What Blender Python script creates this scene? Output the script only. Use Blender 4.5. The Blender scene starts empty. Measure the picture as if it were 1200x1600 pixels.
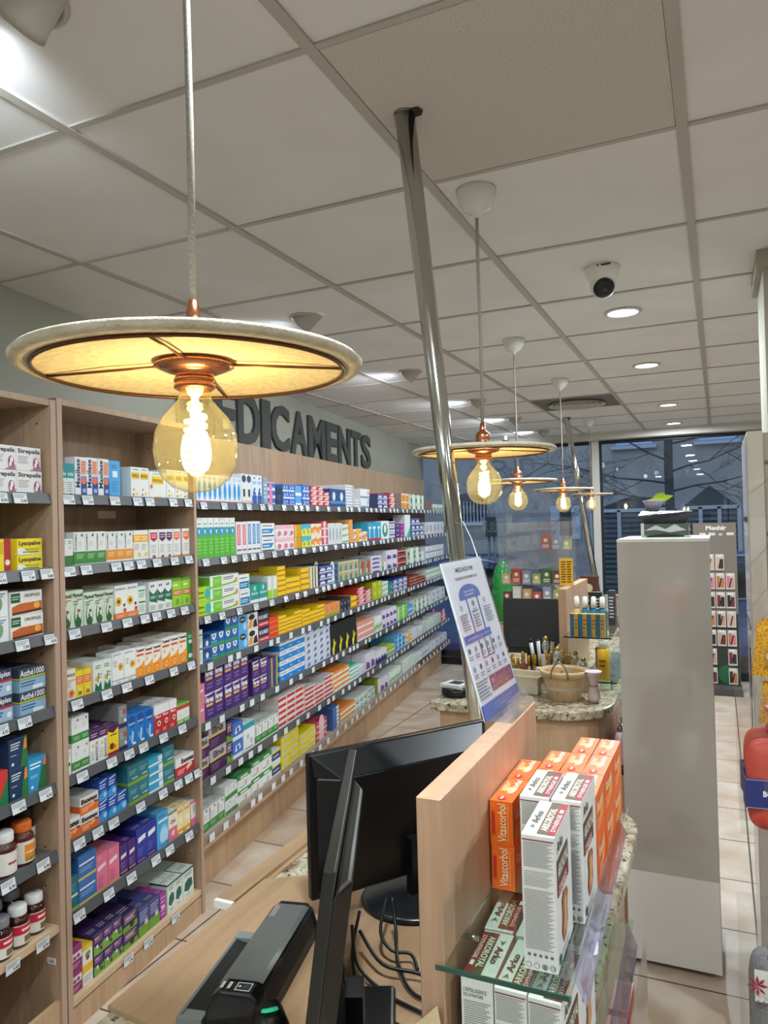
import bpy, bmesh, math, random
from mathutils import Vector, Matrix
random.seed(7)
PI = math.pi
C = bpy.context.scene.collection
scene = bpy.context.scene

# ------------------------------------------------------------------ camera
cam = bpy.data.cameras.new('camera')
cam.sensor_fit = 'AUTO'; cam.sensor_width = 36.0
cam.lens = 36.0 * 1147.97 / 1600.0
cam.clip_start = 0.02; cam.clip_end = 200
camo = bpy.data.objects.new('camera', cam); C.objects.link(camo)
yaw, pitch, roll = 0.42685268, 0.01337492, -0.02589738
f = Vector((-math.sin(yaw)*math.cos(pitch), math.cos(yaw)*math.cos(pitch), math.sin(pitch)))
r = Vector((math.cos(yaw), math.sin(yaw), 0)); u = r.cross(f)
r2 = math.cos(roll)*r + math.sin(roll)*u; u2 = -math.sin(roll)*r + math.cos(roll)*u
camo.matrix_world = Matrix(((r2.x, u2.x, -f.x, 0), (r2.y, u2.y, -f.y, 0), (r2.z, u2.z, -f.z, 1.65), (0, 0, 0, 1)))
scene.camera = camo

# ------------------------------------------------------------------ view, world
scene.view_settings.view_transform = 'Standard'
scene.view_settings.look = 'None'
scene.view_settings.gamma = 1.0
scene.view_settings.use_curve_mapping = False
scene.view_settings.exposure = -0.08
w = bpy.data.worlds.new('dusk_sky'); scene.world = w; w.use_nodes = True
wn = w.node_tree.nodes; wl = w.node_tree.links
bg = wn['Background']; bg.inputs['Strength'].default_value = 1.7
tc = wn.new('ShaderNodeTexCoord'); sep = wn.new('ShaderNodeSeparateXYZ'); cr = wn.new('ShaderNodeValToRGB')
wl.new(tc.outputs['Generated'], sep.inputs[0]); wl.new(sep.outputs['Z'], cr.inputs[0]); wl.new(cr.outputs[0], bg.inputs['Color'])
cr.color_ramp.elements[0].color = (0.31, 0.42, 0.60, 1); cr.color_ramp.elements[1].color = (0.25, 0.36, 0.57, 1)
scene.cycles.max_bounces = 8; scene.cycles.diffuse_bounces = 4; scene.cycles.glossy_bounces = 4
scene.cycles.transparent_max_bounces = 24; scene.cycles.transmission_bounces = 6
scene.cycles.sample_clamp_indirect = 6.0

CEIL = 2.513

def lamp(name, kind, loc, power, color, aim=None, size=0.05, angle=120, blend=0.6, group=None, label=None):
    l = bpy.data.lights.new(name, kind); l.energy = power; l.color = color
    if kind == 'SPOT': l.spot_size = math.radians(angle); l.spot_blend = blend; l.shadow_soft_size = size
    elif kind == 'POINT': l.shadow_soft_size = size
    elif kind == 'AREA': l.shape = 'DISK'; l.size = size
    o = bpy.data.objects.new(name, l); C.objects.link(o); o.location = loc
    if aim is not None:
        o.rotation_euler = (Vector(aim) - Vector(loc)).to_track_quat('-Z', 'Y').to_euler()
    return o

# light of the recessed ceiling lights plus unseen fill lamps added behind the camera and at right
COOL = (0.83, 0.93, 1.0)
DOWN = [(-0.34, 0.75), (-0.343, 3.247), (-0.351, 4.466), (-0.333, 6.171), (-0.36, 7.45)]
for i, (x, y) in enumerate(DOWN + [(-0.34, 2.0 - 3.3), (1.4, 0.6), (1.0, 2.0), (1.4, 3.4), (1.4, 5.6), (-1.2, -1.5), (1.2, -1.6)]):
    lamp('downlight_fill_beam', 'AREA', (x, y, CEIL - 0.012), 23.0, COOL, (x, y, 0), size=0.12)
SPOTS = [(-1.0, 0.845), (-1.543, 2.651), (-1.593, 3.909), (-1.565, 5.11), (-1.573, 6.202), (-1.57, 7.3), (-1.3, -0.3)]
for i, (x, y) in enumerate(SPOTS):
    lamp('shelf_spot_beam', 'SPOT', (x - 0.07, y + 0.01, CEIL - 0.05), 23.0, COOL, (-2.55 - 0.13*max(0, y-2), y + 0.35, 1.05), size=0.04, angle=168, blend=0.85)

# ------------------------------------------------------------------ materials
def srgb(h):
    if isinstance(h, (tuple, list)): return tuple(h)
    h = h.lstrip('#'); v = [int(h[i:i+2], 16)/255 for i in (0, 2, 4)]
    return tuple(x/12.92 if x <= .04045 else ((x+.055)/1.055)**2.4 for x in v)
MATS = {}
def newmat(name):
    m = bpy.data.materials.new(name); m.use_nodes = True
    return m, m.node_tree.nodes, m.node_tree.links, m.node_tree.nodes['Principled BSDF']
def ink(h, rough=0.5, metal=0.0, coat=0.0):
    k = ('ink', h, rough, metal, coat)
    if k not in MATS:
        m, n, l, b = newmat('ink_' + str(h).strip('#'))
        b.inputs['Base Color'].default_value = (*srgb(h), 1); b.inputs['Roughness'].default_value = rough
        b.inputs['Metallic'].default_value = metal; b.inputs['Coat Weight'].default_value = coat
        nz = n.new('ShaderNodeTexNoise'); nz.inputs['Scale'].default_value = 60
        mr = n.new('ShaderNodeMapRange'); mr.inputs['To Min'].default_value = rough*0.9; mr.inputs['To Max'].default_value = min(1, rough*1.1)
        l.new(nz.outputs['Fac'], mr.inputs['Value']); l.new(mr.outputs[0], b.inputs['Roughness'])
        MATS[k] = m
    return MATS[k]
def wood(name, c1, c2, axis='X', rough=0.45, scale=1.0):
    k = ('wood', name)
    if k not in MATS:
        m, n, l, b = newmat(name)
        t = n.new('ShaderNodeTexCoord'); mp = n.new('ShaderNodeMapping')
        s = {'X': (0.8, 9, 9), 'Y': (9, 0.8, 9), 'Z': (9, 9, 0.8)}[axis]
        mp.inputs['Scale'].default_value = [v*scale for v in s]
        a = n.new('ShaderNodeTexNoise'); a.inputs['Scale'].default_value = 2.2; a.inputs['Detail'].default_value = 7; a.inputs['Distortion'].default_value = 1.2
        b2 = n.new('ShaderNodeTexNoise'); b2.inputs['Scale'].default_value = 14; b2.inputs['Detail'].default_value = 4
        mx = n.new('ShaderNodeMath'); mx.operation = 'MULTIPLY_ADD'; mx.inputs[1].default_value = 0.35
        cr = n.new('ShaderNodeValToRGB'); cr.color_ramp.elements[0].color = (*srgb(c1), 1); cr.color_ramp.elements[1].color = (*srgb(c2), 1)
        cr.color_ramp.elements[0].position = 0.42; cr.color_ramp.elements[1].position = 0.85
        l.new(t.outputs['Object'], mp.inputs[0]); l.new(mp.outputs[0], a.inputs[0]); l.new(mp.outputs[0], b2.inputs[0])
        l.new(b2.outputs['Fac'], mx.inputs[0]); l.new(a.outputs['Fac'], mx.inputs[2]); l.new(mx.outputs[0], cr.inputs[0])
        l.new(cr.outputs[0], b.inputs['Base Color']); b.inputs['Roughness'].default_value = rough
        MATS[k] = m
    return MATS[k]
def thin_glass(name, tint, gloss=0.5, rough=0.02, base=0.0, haze=0.0, hcol=(0.5, 0.5, 0.5)):
    k = ('glass', name)
    if k not in MATS:
        m = bpy.data.materials.new(name); m.use_nodes = True; n = m.node_tree.nodes; l = m.node_tree.links
        n.clear(); o = n.new('ShaderNodeOutputMaterial')
        tr = n.new('ShaderNodeBsdfTransparent'); tr.inputs[0].default_value = (*tint, 1)
        gl = n.new('ShaderNodeBsdfGlossy'); gl.inputs['Roughness'].default_value = rough; gl.inputs[0].default_value = (0.95, 0.95, 0.95, 1)
        fa = n.new('ShaderNodeLayerWeight'); fa.inputs['Blend'].default_value = 0.5
        pw = n.new('ShaderNodeMath'); pw.operation = 'POWER'; pw.inputs[1].default_value = 4.0; l.new(fa.outputs['Facing'], pw.inputs[0])
        lw = n.new('ShaderNodeMath'); lw.operation = 'MULTIPLY_ADD'; lw.inputs[1].default_value = 0.92; lw.inputs[2].default_value = 0.05; l.new(pw.outputs[0], lw.inputs[0])
        mr = n.new('ShaderNodeMath'); mr.operation = 'MULTIPLY_ADD'; mr.inputs[1].default_value = gloss; mr.inputs[2].default_value = base
        mx = n.new('ShaderNodeMixShader'); l.new(lw.outputs[0], mr.inputs[0]); l.new(mr.outputs[0], mx.inputs[0])
        df = n.new('ShaderNodeBsdfDiffuse'); df.inputs[0].default_value = (*hcol, 1); mh = n.new('ShaderNodeMixShader'); mh.inputs[0].default_value = haze
        l.new(tr.outputs[0], mh.inputs[1]); l.new(df.outputs[0], mh.inputs[2])
        l.new((mh if haze > 0 else tr).outputs[0], mx.inputs[1]); l.new(gl.outputs[0], mx.inputs[2]); l.new(mx.outputs[0], o.inputs[0])
        MATS[k] = m
    return MATS[k]
def bulb_glass():
    k = ('bulb',)
    if k not in MATS:
        m = bpy.data.materials.new('amber_bulb_glass'); m.use_nodes = True; n = m.node_tree.nodes; l = m.node_tree.links; n.clear()
        o = n.new('ShaderNodeOutputMaterial'); tr = n.new('ShaderNodeBsdfTransparent'); tr.inputs[0].default_value = (0.95, 0.90, 0.68, 1)
        ts = n.new('ShaderNodeBsdfTranslucent'); ts.inputs[0].default_value = (0.85, 0.78, 0.45, 1)
        m1 = n.new('ShaderNodeMixShader'); m1.inputs[0].default_value = 0.03; l.new(tr.outputs[0], m1.inputs[1]); l.new(ts.outputs[0], m1.inputs[2])
        gl = n.new('ShaderNodeBsdfGlossy'); gl.inputs['Roughness'].default_value = 0.03
        fa = n.new('ShaderNodeLayerWeight'); fa.inputs['Blend'].default_value = 0.5; pw = n.new('ShaderNodeMath'); pw.operation = 'POWER'; pw.inputs[1].default_value = 3.0
        ad = n.new('ShaderNodeMath'); ad.operation = 'MULTIPLY_ADD'; ad.inputs[1].default_value = 0.7; ad.inputs[2].default_value = 0.05
        l.new(fa.outputs['Facing'], pw.inputs[0]); l.new(pw.outputs[0], ad.inputs[0])
        m2 = n.new('ShaderNodeMixShader'); l.new(ad.outputs[0], m2.inputs[0]); l.new(m1.outputs[0], m2.inputs[1]); l.new(gl.outputs[0], m2.inputs[2]); l.new(m2.outputs[0], o.inputs[0])
        MATS[k] = m
    return MATS[k]
def emit(name, col, s):
    k = ('emit', name)
    if k not in MATS:
        m, n, l, b = newmat(name); b.inputs['Base Color'].default_value = (*col, 1)
        b.inputs['Emission Color'].default_value = (*col, 1); b.inputs['Emission Strength'].default_value = s
        MATS[k] = m
    return MATS[k]
def noisy(name, c1, c2, scale, rough=0.6, metal=0.0, detail=4, bump=0.0, lo=0.35, hi=0.65, bscale=None):
    k = ('noisy', name)
    if k not in MATS:
        m, n, l, b = newmat(name)
        t = n.new('ShaderNodeTexCoord'); a = n.new('ShaderNodeTexNoise'); a.inputs['Scale'].default_value = scale; a.inputs['Detail'].default_value = detail
        cr = n.new('ShaderNodeValToRGB'); cr.color_ramp.elements[0].color = (*srgb(c1), 1); cr.color_ramp.elements[1].color = (*srgb(c2), 1)
        cr.color_ramp.elements[0].position = lo; cr.color_ramp.elements[1].position = hi
        l.new(t.outputs['Object'], a.inputs[0]); l.new(a.outputs['Fac'], cr.inputs[0]); l.new(cr.outputs[0], b.inputs['Base Color'])
        b.inputs['Roughness'].default_value = rough; b.inputs['Metallic'].default_value = metal
        if bump:
            bp = n.new('ShaderNodeBump'); bp.inputs['Strength'].default_value = bump; bp.inputs['Distance'].default_value = 0.002
            if bscale:
                a2 = n.new('ShaderNodeTexNoise'); a2.inputs['Scale'].default_value = bscale; a2.inputs['Detail'].default_value = 5
                l.new(t.outputs['Object'], a2.inputs[0]); l.new(a2.outputs['Fac'], bp.inputs['Height'])
            else: l.new(a.outputs['Fac'], bp.inputs['Height'])
            l.new(bp.outputs[0], b.inputs['Normal'])
        MATS[k] = m
    return MATS[k]
def granite(name='granite', cream='#bdb399'):
    k = ('granite', name)
    if k not in MATS:
        m, n, l, b = newmat(name)
        t = n.new('ShaderNodeTexCoord')
        a = n.new('ShaderNodeTexNoise'); a.inputs['Scale'].default_value = 9; a.inputs['Detail'].default_value = 8; a.inputs['Distortion'].default_value = 2.5
        c1 = n.new('ShaderNodeValToRGB'); e = c1.color_ramp.elements
        e[0].position = 0.3; e[0].color = (*srgb('#8a6f52'), 1); e[1].position = 0.52; e[1].color = (*srgb(cream), 1)
        x = e.new(0.8); x.color = (*srgb('#ded8c6'), 1)
        v = n.new('ShaderNodeTexNoise'); v.inputs['Scale'].default_value = 70; v.inputs['Detail'].default_value = 3; v.inputs['Roughness'].default_value = 0.7
        c2 = n.new('ShaderNodeValToRGB'); e2 = c2.color_ramp.elements
        e2[0].position = 0.36; e2[0].color = (*srgb('#2e2a26'), 1); e2[1].position = 0.47; e2[1].color = (1, 1, 1, 1)
        mx = n.new('ShaderNodeMix'); mx.data_type = 'RGBA'; mx.blend_type = 'MULTIPLY'; mx.inputs[0].default_value = 1
        for q in (a, v): l.new(t.outputs['Object'], q.inputs[0])
        l.new(a.outputs['Fac'], c1.inputs[0]); l.new(v.outputs['Fac'], c2.inputs[0])
        l.new(c1.outputs[0], mx.inputs[6]); l.new(c2.outputs[0], mx.inputs[7]); l.new(mx.outputs[2], b.inputs['Base Color'])
        b.inputs['Roughness'].default_value = 0.14
        MATS[k] = m
    return MATS[k]
def floor_mat():
    m, n, l, b = newmat('floor_tiles')
    t = n.new('ShaderNodeTexCoord'); mp = n.new('ShaderNodeMapping'); mp.inputs['Location'].default_value = (2.0, -3.22 + 0.44*10, 0)
    br = n.new('ShaderNodeTexBrick'); br.offset = 0.0; br.inputs['Scale'].default_value = 1.0
    br.inputs['Brick Width'].default_value = 0.418; br.inputs['Row Height'].default_value = 0.44; br.inputs['Mortar Size'].default_value = 0.004
    br.inputs['Mortar Smooth'].default_value = 0.1
    br.inputs['Color1'].default_value = (*srgb('#d2c4b2'), 1); br.inputs['Color2'].default_value = (*srgb('#dacfc0'), 1); br.inputs['Mortar'].default_value = (*srgb('#4c4640'), 1)
    a = n.new('ShaderNodeTexNoise'); a.inputs['Scale'].default_value = 5; a.inputs['Detail'].default_value = 7
    c1 = n.new('ShaderNodeValToRGB'); c1.color_ramp.elements[0].position = 0.3; c1.color_ramp.elements[0].color = (*srgb('#e0cbba'), 1)
    c1.color_ramp.elements[1].position = 0.7; c1.color_ramp.elements[1].color = (1, 1, 1, 1)
    mx = n.new('ShaderNodeMix'); mx.data_type = 'RGBA'; mx.blend_type = 'MULTIPLY'; mx.inputs[0].default_value = 1
    l.new(t.outputs['Object'], mp.inputs[0]); l.new(mp.outputs[0], br.inputs[0]); l.new(t.outputs['Object'], a.inputs[0]); l.new(a.outputs['Fac'], c1.inputs[0])
    l.new(br.outputs[0], mx.inputs[6]); l.new(c1.outputs[0], mx.inputs[7]); l.new(mx.outputs[2], b.inputs['Base Color'])
    bp = n.new('ShaderNodeBump'); bp.inputs['Strength'].default_value = 0.25; bp.inputs['Distance'].default_value = 0.003
    l.new(a.outputs['Fac'], bp.inputs['Height']); l.new(bp.outputs[0], b.inputs['Normal'])
    b.inputs['Roughness'].default_value = 0.38
    return m

WOOD = wood('shelf_wood', '#9c8068', '#b3967a', 'Z')
WOODX = wood('board_wood', '#9c7f60', '#b0906e', 'Y')
WOODP = wood('panel_wood', '#b59073', '#c9a588', 'Z', rough=0.4)
WOODB = wood('counter_wood', '#b28f6e', '#c7a683', 'Z')
EDGE = ink('#b79b86', 0.5)
GRAN = granite()
BLACK = ink('#0d0e10', 0.32); BLACKM = ink('#17181a', 0.5)
CHROME = ink('#c9c9c6', 0.12, 1.0)
COPPER = ink('#c98662', 0.28, 1.0)
WHITE = ink('#e9e8e4', 0.4)
PLEXI = thin_glass('clear_acrylic', (0.94, 0.94, 0.95), 0.9, 0.03, 0.02, 0.06, (0.6, 0.6, 0.62))
PLEXIV = thin_glass('violet_tinted_acrylic', (0.80, 0.78, 0.86), 1.0, 0.06, 0.04, 0.35, (0.30, 0.28, 0.36))
SHELFGLASS = thin_glass('shelf_glass', (0.86, 0.93, 0.89), 0.8, 0.02, 0.02)
GREENEDGE = ink('#1d4a40', 0.2)
PANE = thin_glass('window_pane', (0.93, 0.96, 0.98), 1.0, 0.0, 0.0)
BAGFILM = thin_glass('bag_film', (0.96, 0.96, 0.95), 0.7, 0.08, 0.0, 0.02, (0.6, 0.6, 0.58))

# ------------------------------------------------------------------ mesh building
TXT = {}
def text_geo(s, bold=0.0):
    k = (s, bold)
    if k not in TXT:
        cu = bpy.data.curves.new('t', 'FONT'); cu.body = s; cu.size = 1; cu.resolution_u = 2; cu.offset = bold
        o = bpy.data.objects.new('t', cu); C.objects.link(o)
        dg = bpy.context.evaluated_depsgraph_get(); me = o.evaluated_get(dg).to_mesh()
        vs = [(v.co.x, v.co.y) for v in me.vertices]; fs = [tuple(p.vertices) for p in me.polygons]
        o.evaluated_get(dg).to_mesh_clear(); bpy.data.objects.remove(o); bpy.data.curves.remove(cu)
        if vs:
            xs = [v[0] for v in vs]; ys = [v[1] for v in vs]; bb = (min(xs), max(xs), min(ys), max(ys))
        else: bb = (0, 1, 0, 1)
        TXT[k] = (vs, fs, bb)
    return TXT[k]

class MB:
    def __init__(s): s.v = []; s.f = []; s.m = []; s.sm = []; s.mats = []
    def mi(s, m):
        if m not in s.mats: s.mats.append(m)
        return s.mats.index(m)
    def add(s, vs, fs, m, smooth=False, M=None):
        o = len(s.v); k = s.mi(m)
        for v in vs: s.v.append(tuple(M @ Vector(v)) if M is not None else tuple(v))
        for f_ in fs: s.f.append(tuple(i+o for i in f_)); s.m.append(k); s.sm.append(smooth)
    def box(s, a, b, m, M=None):
        x0, y0, z0 = a; x1, y1, z1 = b
        if x0 > x1: x0, x1 = x1, x0
        if y0 > y1: y0, y1 = y1, y0
        if z0 > z1: z0, z1 = z1, z0
        vs = [(x0,y0,z0),(x1,y0,z0),(x1,y1,z0),(x0,y1,z0),(x0,y0,z1),(x1,y0,z1),(x1,y1,z1),(x0,y1,z1)]
        s.add(vs, [(0,3,2,1),(4,5,6,7),(0,1,5,4),(1,2,6,5),(2,3,7,6),(3,0,4,7)], m, False, M)
    def lathe(s, prof, m, seg=32, M=None, smooth=True, close=True):
        vs = []; fs = []; n = len(prof)
        for i in range(seg):
            a = 2*PI*i/seg
            for (rr, z) in prof: vs.append((rr*math.cos(a), rr*math.sin(a), z))
        for i in range(seg):
            j = (i+1) % seg
            for k in range(n-1): fs.append((i*n+k, j*n+k, j*n+k+1, i*n+k+1))
        if close:
            if prof[0][0] > 1e-6: fs.append(tuple(i*n for i in reversed(range(seg))))
            if prof[-1][0] > 1e-6: fs.append(tuple(i*n+n-1 for i in range(seg)))
        s.add(vs, fs, m, smooth, M)
    def cyl(s, p0, p1, r0, m, r1=None, seg=20, smooth=True):
        p0 = Vector(p0); p1 = Vector(p1); d = p1-p0; L = d.length
        M = Matrix.Translation(p0) @ d.to_track_quat('Z', 'Y').to_matrix().to_4x4()
        s.lathe([(r0, 0), (r0 if r1 is None else r1, L)], m, seg, M, smooth)
    def tube(s, pts, rr, m, seg=8, closed=False, radii=None):
        pts = [Vector(p) for p in pts]; n = len(pts); vs = []; fs = []
        prev = None
        for i, p in enumerate(pts):
            if closed: t = pts[(i+1) % n] - pts[i-1]
            else: t = pts[min(i+1, n-1)] - pts[max(i-1, 0)]
            t.normalize()
            if prev is None:
                a = Vector((0, 0, 1)) if abs(t.z) < 0.9 else Vector((1, 0, 0)); e1 = t.cross(a).normalized()
            else: e1 = (prev - t*prev.dot(t)).normalized()
            prev = e1; e2 = t.cross(e1); q = radii[i] if radii else rr
            for k in range(seg):
                a = 2*PI*k/seg; vs.append(tuple(p + e1*math.cos(a)*q + e2*math.sin(a)*q))
        for i in range(n if closed else n-1):
            j = (i+1) % n
            for k in range(seg):
                k2 = (k+1) % seg; fs.append((i*seg+k, i*seg+k2, j*seg+k2, j*seg+k))
        if not closed: fs.append(tuple(range(seg))[::-1]); fs.append(tuple((n-1)*seg+k for k in range(seg)))
        s.add(vs, fs, m, True)
    def prism(s, poly, z0, z1, m, M=None, smooth=False):
        n = len(poly); vs = [(x, y, z0) for x, y in poly] + [(x, y, z1) for x, y in poly]
        fs = [tuple(reversed(range(n))), tuple(range(n, 2*n))] + [(i, (i+1) % n, n+(i+1) % n, n+i) for i in range(n)]
        s.add(vs, fs, m, smooth, M)
    # flat marks on a face: O origin (lower left), U,V full-size edge vectors
    def face_marks(s, O, U, V, marks, eps=0.0004, base_n=None):
        O, U, V = Vector(O), Vector(U), Vector(V); N = U.cross(V).normalized(); lv = 0
        W, H = U.length, V.length
        P = lambda x, y, e: O + U*x + V*y + N*e
        for q in marks:
            lv += 1; e = eps*(1+0.35*min(lv, 8)); t = q[0]
            if t == 'r':
                _, x0, y0, x1, y1, c = q; m = ink(c)
                s.add([P(x0,y0,e), P(x1,y0,e), P(x1,y1,e), P(x0,y1,e)], [(0,1,2,3)], m)
            elif t == 'p':
                _, pts, c = q; s.add([P(x, y, e) for x, y in pts], [tuple(range(len(pts)))], ink(c))
            elif t == 'e':
                _, cx, cy, rx, ry, c = q[:6]; sg = 14
                if len(q) > 6 or ry == 0: ry = rx*W/H
                s.add([P(cx+rx*math.cos(2*PI*i/sg), cy+ry*math.sin(2*PI*i/sg), e) for i in range(sg)], [tuple(range(sg))], ink(c))
            elif t == 'l':
                _, x0, y0, x1, y1, nn, c = q
                for i in range(nn):
                    yy = y1 - (y1-y0)*(i+0.5)/nn; hh = (y1-y0)/nn*0.22; xe = x1 - (x1-x0)*0.25*((i*37) % 5)/5
                    s.add([P(x0,yy-hh,e), P(xe,yy-hh,e), P(xe,yy+hh,e), P(x0,yy+hh,e)], [(0,1,2,3)], ink(c))
            elif t == 't':
                _, txt, x0, y0, x1, y1, c = q[:7]; rot = q[7] if len(q) > 7 else 0; bold = q[8] if len(q) > 8 else 0.012
                vs, fs, (a, b, cc, d) = text_geo(txt, bold); tw, th = b-a, d-cc
                bw, bh = (x1-x0)*W, (y1-y0)*H
                if rot in (90, -90): sc = min(bw/th, bh/tw)
                else: sc = min(bw/tw, bh/th)
                sx = sc; sy = sc
                if rot == 0:
                    sy = min(bh/th, sc*1.9); sx = min(bw/tw, sc*1.5)
                else: sx = min(bh/tw, sc*1.5); sy = min(bw/th, sc*1.9)
                out = []
                for (x, y) in vs:
                    x = (x-(a+b)/2)*sx; y = (y-(cc+d)/2)*sy
                    if rot == 90: x, y = -y, x
                    elif rot == -90: x, y = y, -x
                    out.append(P((x0+x1)/2 + x/W, (y0+y1)/2 + y/H, e))
                s.add(out, fs, ink(c))
    def build(s, name, parent=None, loc=None, rotz=None):
        me = bpy.data.meshes.new(name); me.from_pydata([tuple(v) for v in s.v], [], s.f)
        for m in s.mats: me.materials.append(m)
        me.polygons.foreach_set('material_index', s.m); me.polygons.foreach_set('use_smooth', s.sm); me.update()
        o = bpy.data.objects.new(name, me); C.objects.link(o)
        if parent is not None: o.parent = parent
        if loc is not None: o.location = loc
        if rotz is not None: o.rotation_euler = (0, 0, rotz)
        return o
def bevel(o, wd=0.003, seg=2):
    b = o.modifiers.new('bevel', 'BEVEL'); b.width = wd; b.segments = seg; b.limit_method = 'ANGLE'; b.angle_limit = 0.9
    return o
def thing(name, label, cat, loc=(0, 0, 0), rotz=0.0, group=None):
    o = bpy.data.objects.new(name, None); C.objects.link(o); o.empty_display_size = 0.05
    o.location = loc; o.rotation_euler = (0, 0, rotz); o['label'] = label; o['category'] = cat
    if group: o['group'] = group
    return o
def tag(o, label, cat, group=None, kind=None):
    o['label'] = label; o['category'] = cat
    if group: o['group'] = group
    if kind: o['kind'] = kind
    return o
def struct(o, label=None):
    o['kind'] = 'structure'
    if label: o['label'] = label; 
    return o
# ------------------------------------------------------------------ room shell
XL, XR, YB, YW = -3.6, 3.0, -3.0, 8.0
A8 = math.radians(8.1); n8 = Vector((math.cos(A8), math.sin(A8), 0)); d8 = Vector((-math.sin(A8), math.cos(A8), 0))
A6 = math.radians(6.0); n6 = Vector((math.cos(A6), math.sin(A6), 0)); d6 = Vector((-math.sin(A6), math.cos(A6), 0))
PF = Vector((-2.055, 2.55, 0))
mb = MB(); mb.box((XL-0.6, YB, -0.1), (XR, YW+0.15, 0.0), floor_mat()); struct(mb.build('floor'), 'beige square ceramic tiles with dark grout')
CEILM = noisy('ceiling_board', '#dcdcdc', '#e3e3e4', 3.0, 0.9)
mb = MB(); mb.box((XL-0.6, YB, CEIL), (XR, YW+0.15, CEIL+0.1), CEILM); struct(mb.build('ceiling'), 'suspended ceiling of pale square tiles')
# exposed grid
GRID = ink('#b0aca5', 0.5); GX0, GY0 = -0.648, 1.1546
mb = MB()
for i in range(-6, 6):
    x = GX0 + 0.6*i
    if i % 1 == 0: mb.box((x-0.012, YB, CEIL-0.006), (x+0.012, YW-0.16, CEIL+0.001), GRID)
for j in range(-7, 12):
    y = GY0 + 0.6*j
    mb.box((XL-0.5, y-0.008, CEIL-0.0045), (XR, y+0.008, CEIL+0.001), GRID)
struct(mb.build('trim_1'), 'grey metal grid bars between the ceiling tiles')
mb = MB(); mb.box((GX0+0.013, GY0+0.01, CEIL-0.004), (GX0+0.587, GY0+0.59, CEIL+0.002), noisy('speckled_board', '#b5b0aa', '#cfcac4', 330, 0.95, bump=0.3, lo=0.35, hi=0.6)); struct(mb.build('trim_2'), 'speckled replacement ceiling tile around the steel pole')
WALLM = noisy('wall_paint', '#8d8c80', '#949387', 2.0, 0.85)
def slab(p0, p1, t, z0, z1, m, side=1):
    p0 = Vector(p0); p1 = Vector(p1); d = (p1-p0).normalized(); nn = Vector((d.y, -d.x))*t*side
    b = MB(); b.prism([tuple(p0), tuple(p1), tuple(p1+nn), tuple(p0+nn)] if side < 0 else [tuple(p0), tuple(p0+nn), tuple(p1+nn), tuple(p1)], z0, z1, m); return b
q0 = n8*(-1.985); wl0 = q0 + d8*(-3.6); wl1 = q0 + d8*(8.45)
struct(slab((wl0.x, wl0.y), (wl1.x, wl1.y), 0.12, -0.05, CEIL, WALLM, -1).build('wall_left'), 'plain grey green wall above the long shelves')
mb = MB(); mb.box((XR, YB, -0.05), (XR+0.1, YW+0.1, CEIL), WALLM); struct(mb.build('wall_right'))
mb = MB(); mb.box((XL-0.6, YB-0.1, -0.05), (XR+0.1, YB, CEIL), WALLM); struct(mb.build('wall_back'))
# shop window: head, frames, panes
FR = ink('#c9c7c1', 0.4); DK = ink('#15171b', 0.5)
mb = MB(); mb.box((XL-0.6, YW-0.16, CEIL-0.07), (XR, YW+0.12, CEIL+0.001), ink('#c2bfb7', 0.6))
mb.box((XL-0.6, YW-0.02, CEIL-0.10), (XR, YW+0.08, CEIL-0.07), DK); struct(mb.build('trim_3'), 'pale head beam with black strip above shop window')
for k, (x0, x1) in enumerate([(-3.55, -1.2), (-1.125, 1.15), (1.22, 2.95)]):
    mb = MB(); mb.box((x0, YW+0.01, 0.08), (x1, YW+0.018, CEIL-0.10), PANE); o = mb.build('window_%d' % (k+1)); struct(o, 'large shop window pane looking onto the dusk street')
    fr = MB()
    fr.box((x0, YW-0.02, 0.0), (x1, YW+0.05, 0.08), DK); fr.box((x0, YW-0.02, 0.08), (x0+0.02, YW+0.05, CEIL-0.10), DK); fr.box((x1-0.012, YW-0.02, 0.08), (x1, YW+0.05, CEIL-0.10), DK)
    fr.build('window_frame', o)
for k, (x0, x1) in enumerate([(-1.2, -1.125), (1.15, 1.22), (-3.7, -3.55)]):
    mb = MB(); mb.box((x0, YW-0.04, 0), (x1, YW+0.07, CEIL-0.069), FR); struct(mb.build('trim_%d' % (k+4)), 'pale upright mullion of the shop window')
# reversed lettering stuck on the glass, read from the street
mb = MB(); mb.face_marks((-1.75, YW+0.0195, 2.18), (-0.62, 0, 0), (0, 0, 0.13), [('t', 'FILC', 0, 0, 1, 1, '#5c6876', 0, 0.03)], eps=0.001)
st = mb.build('glass_lettering'); tag(st, 'faint pale letters stuck on the window glass, seen from inside', 'lettering')
# pillar at the right with its crown
PILM = ink('#a29d8c', 0.7)
mb = MB(); mb.box((0.158, 2.74, 0), (0.75, 3.1, CEIL), PILM); struct(mb.build('wall_pillar'), 'cream square pillar at the right edge')
mb = MB()
mb.box((0.138, 2.7401, CEIL-0.055), (0.158, 3.1, CEIL-0.001), PILM); mb.box((0.138, 2.705, CEIL-0.055), (0.78, 2.74, CEIL-0.001), PILM); struct(mb.build('trim_7'), 'small crown trim around the pillar top')

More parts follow.
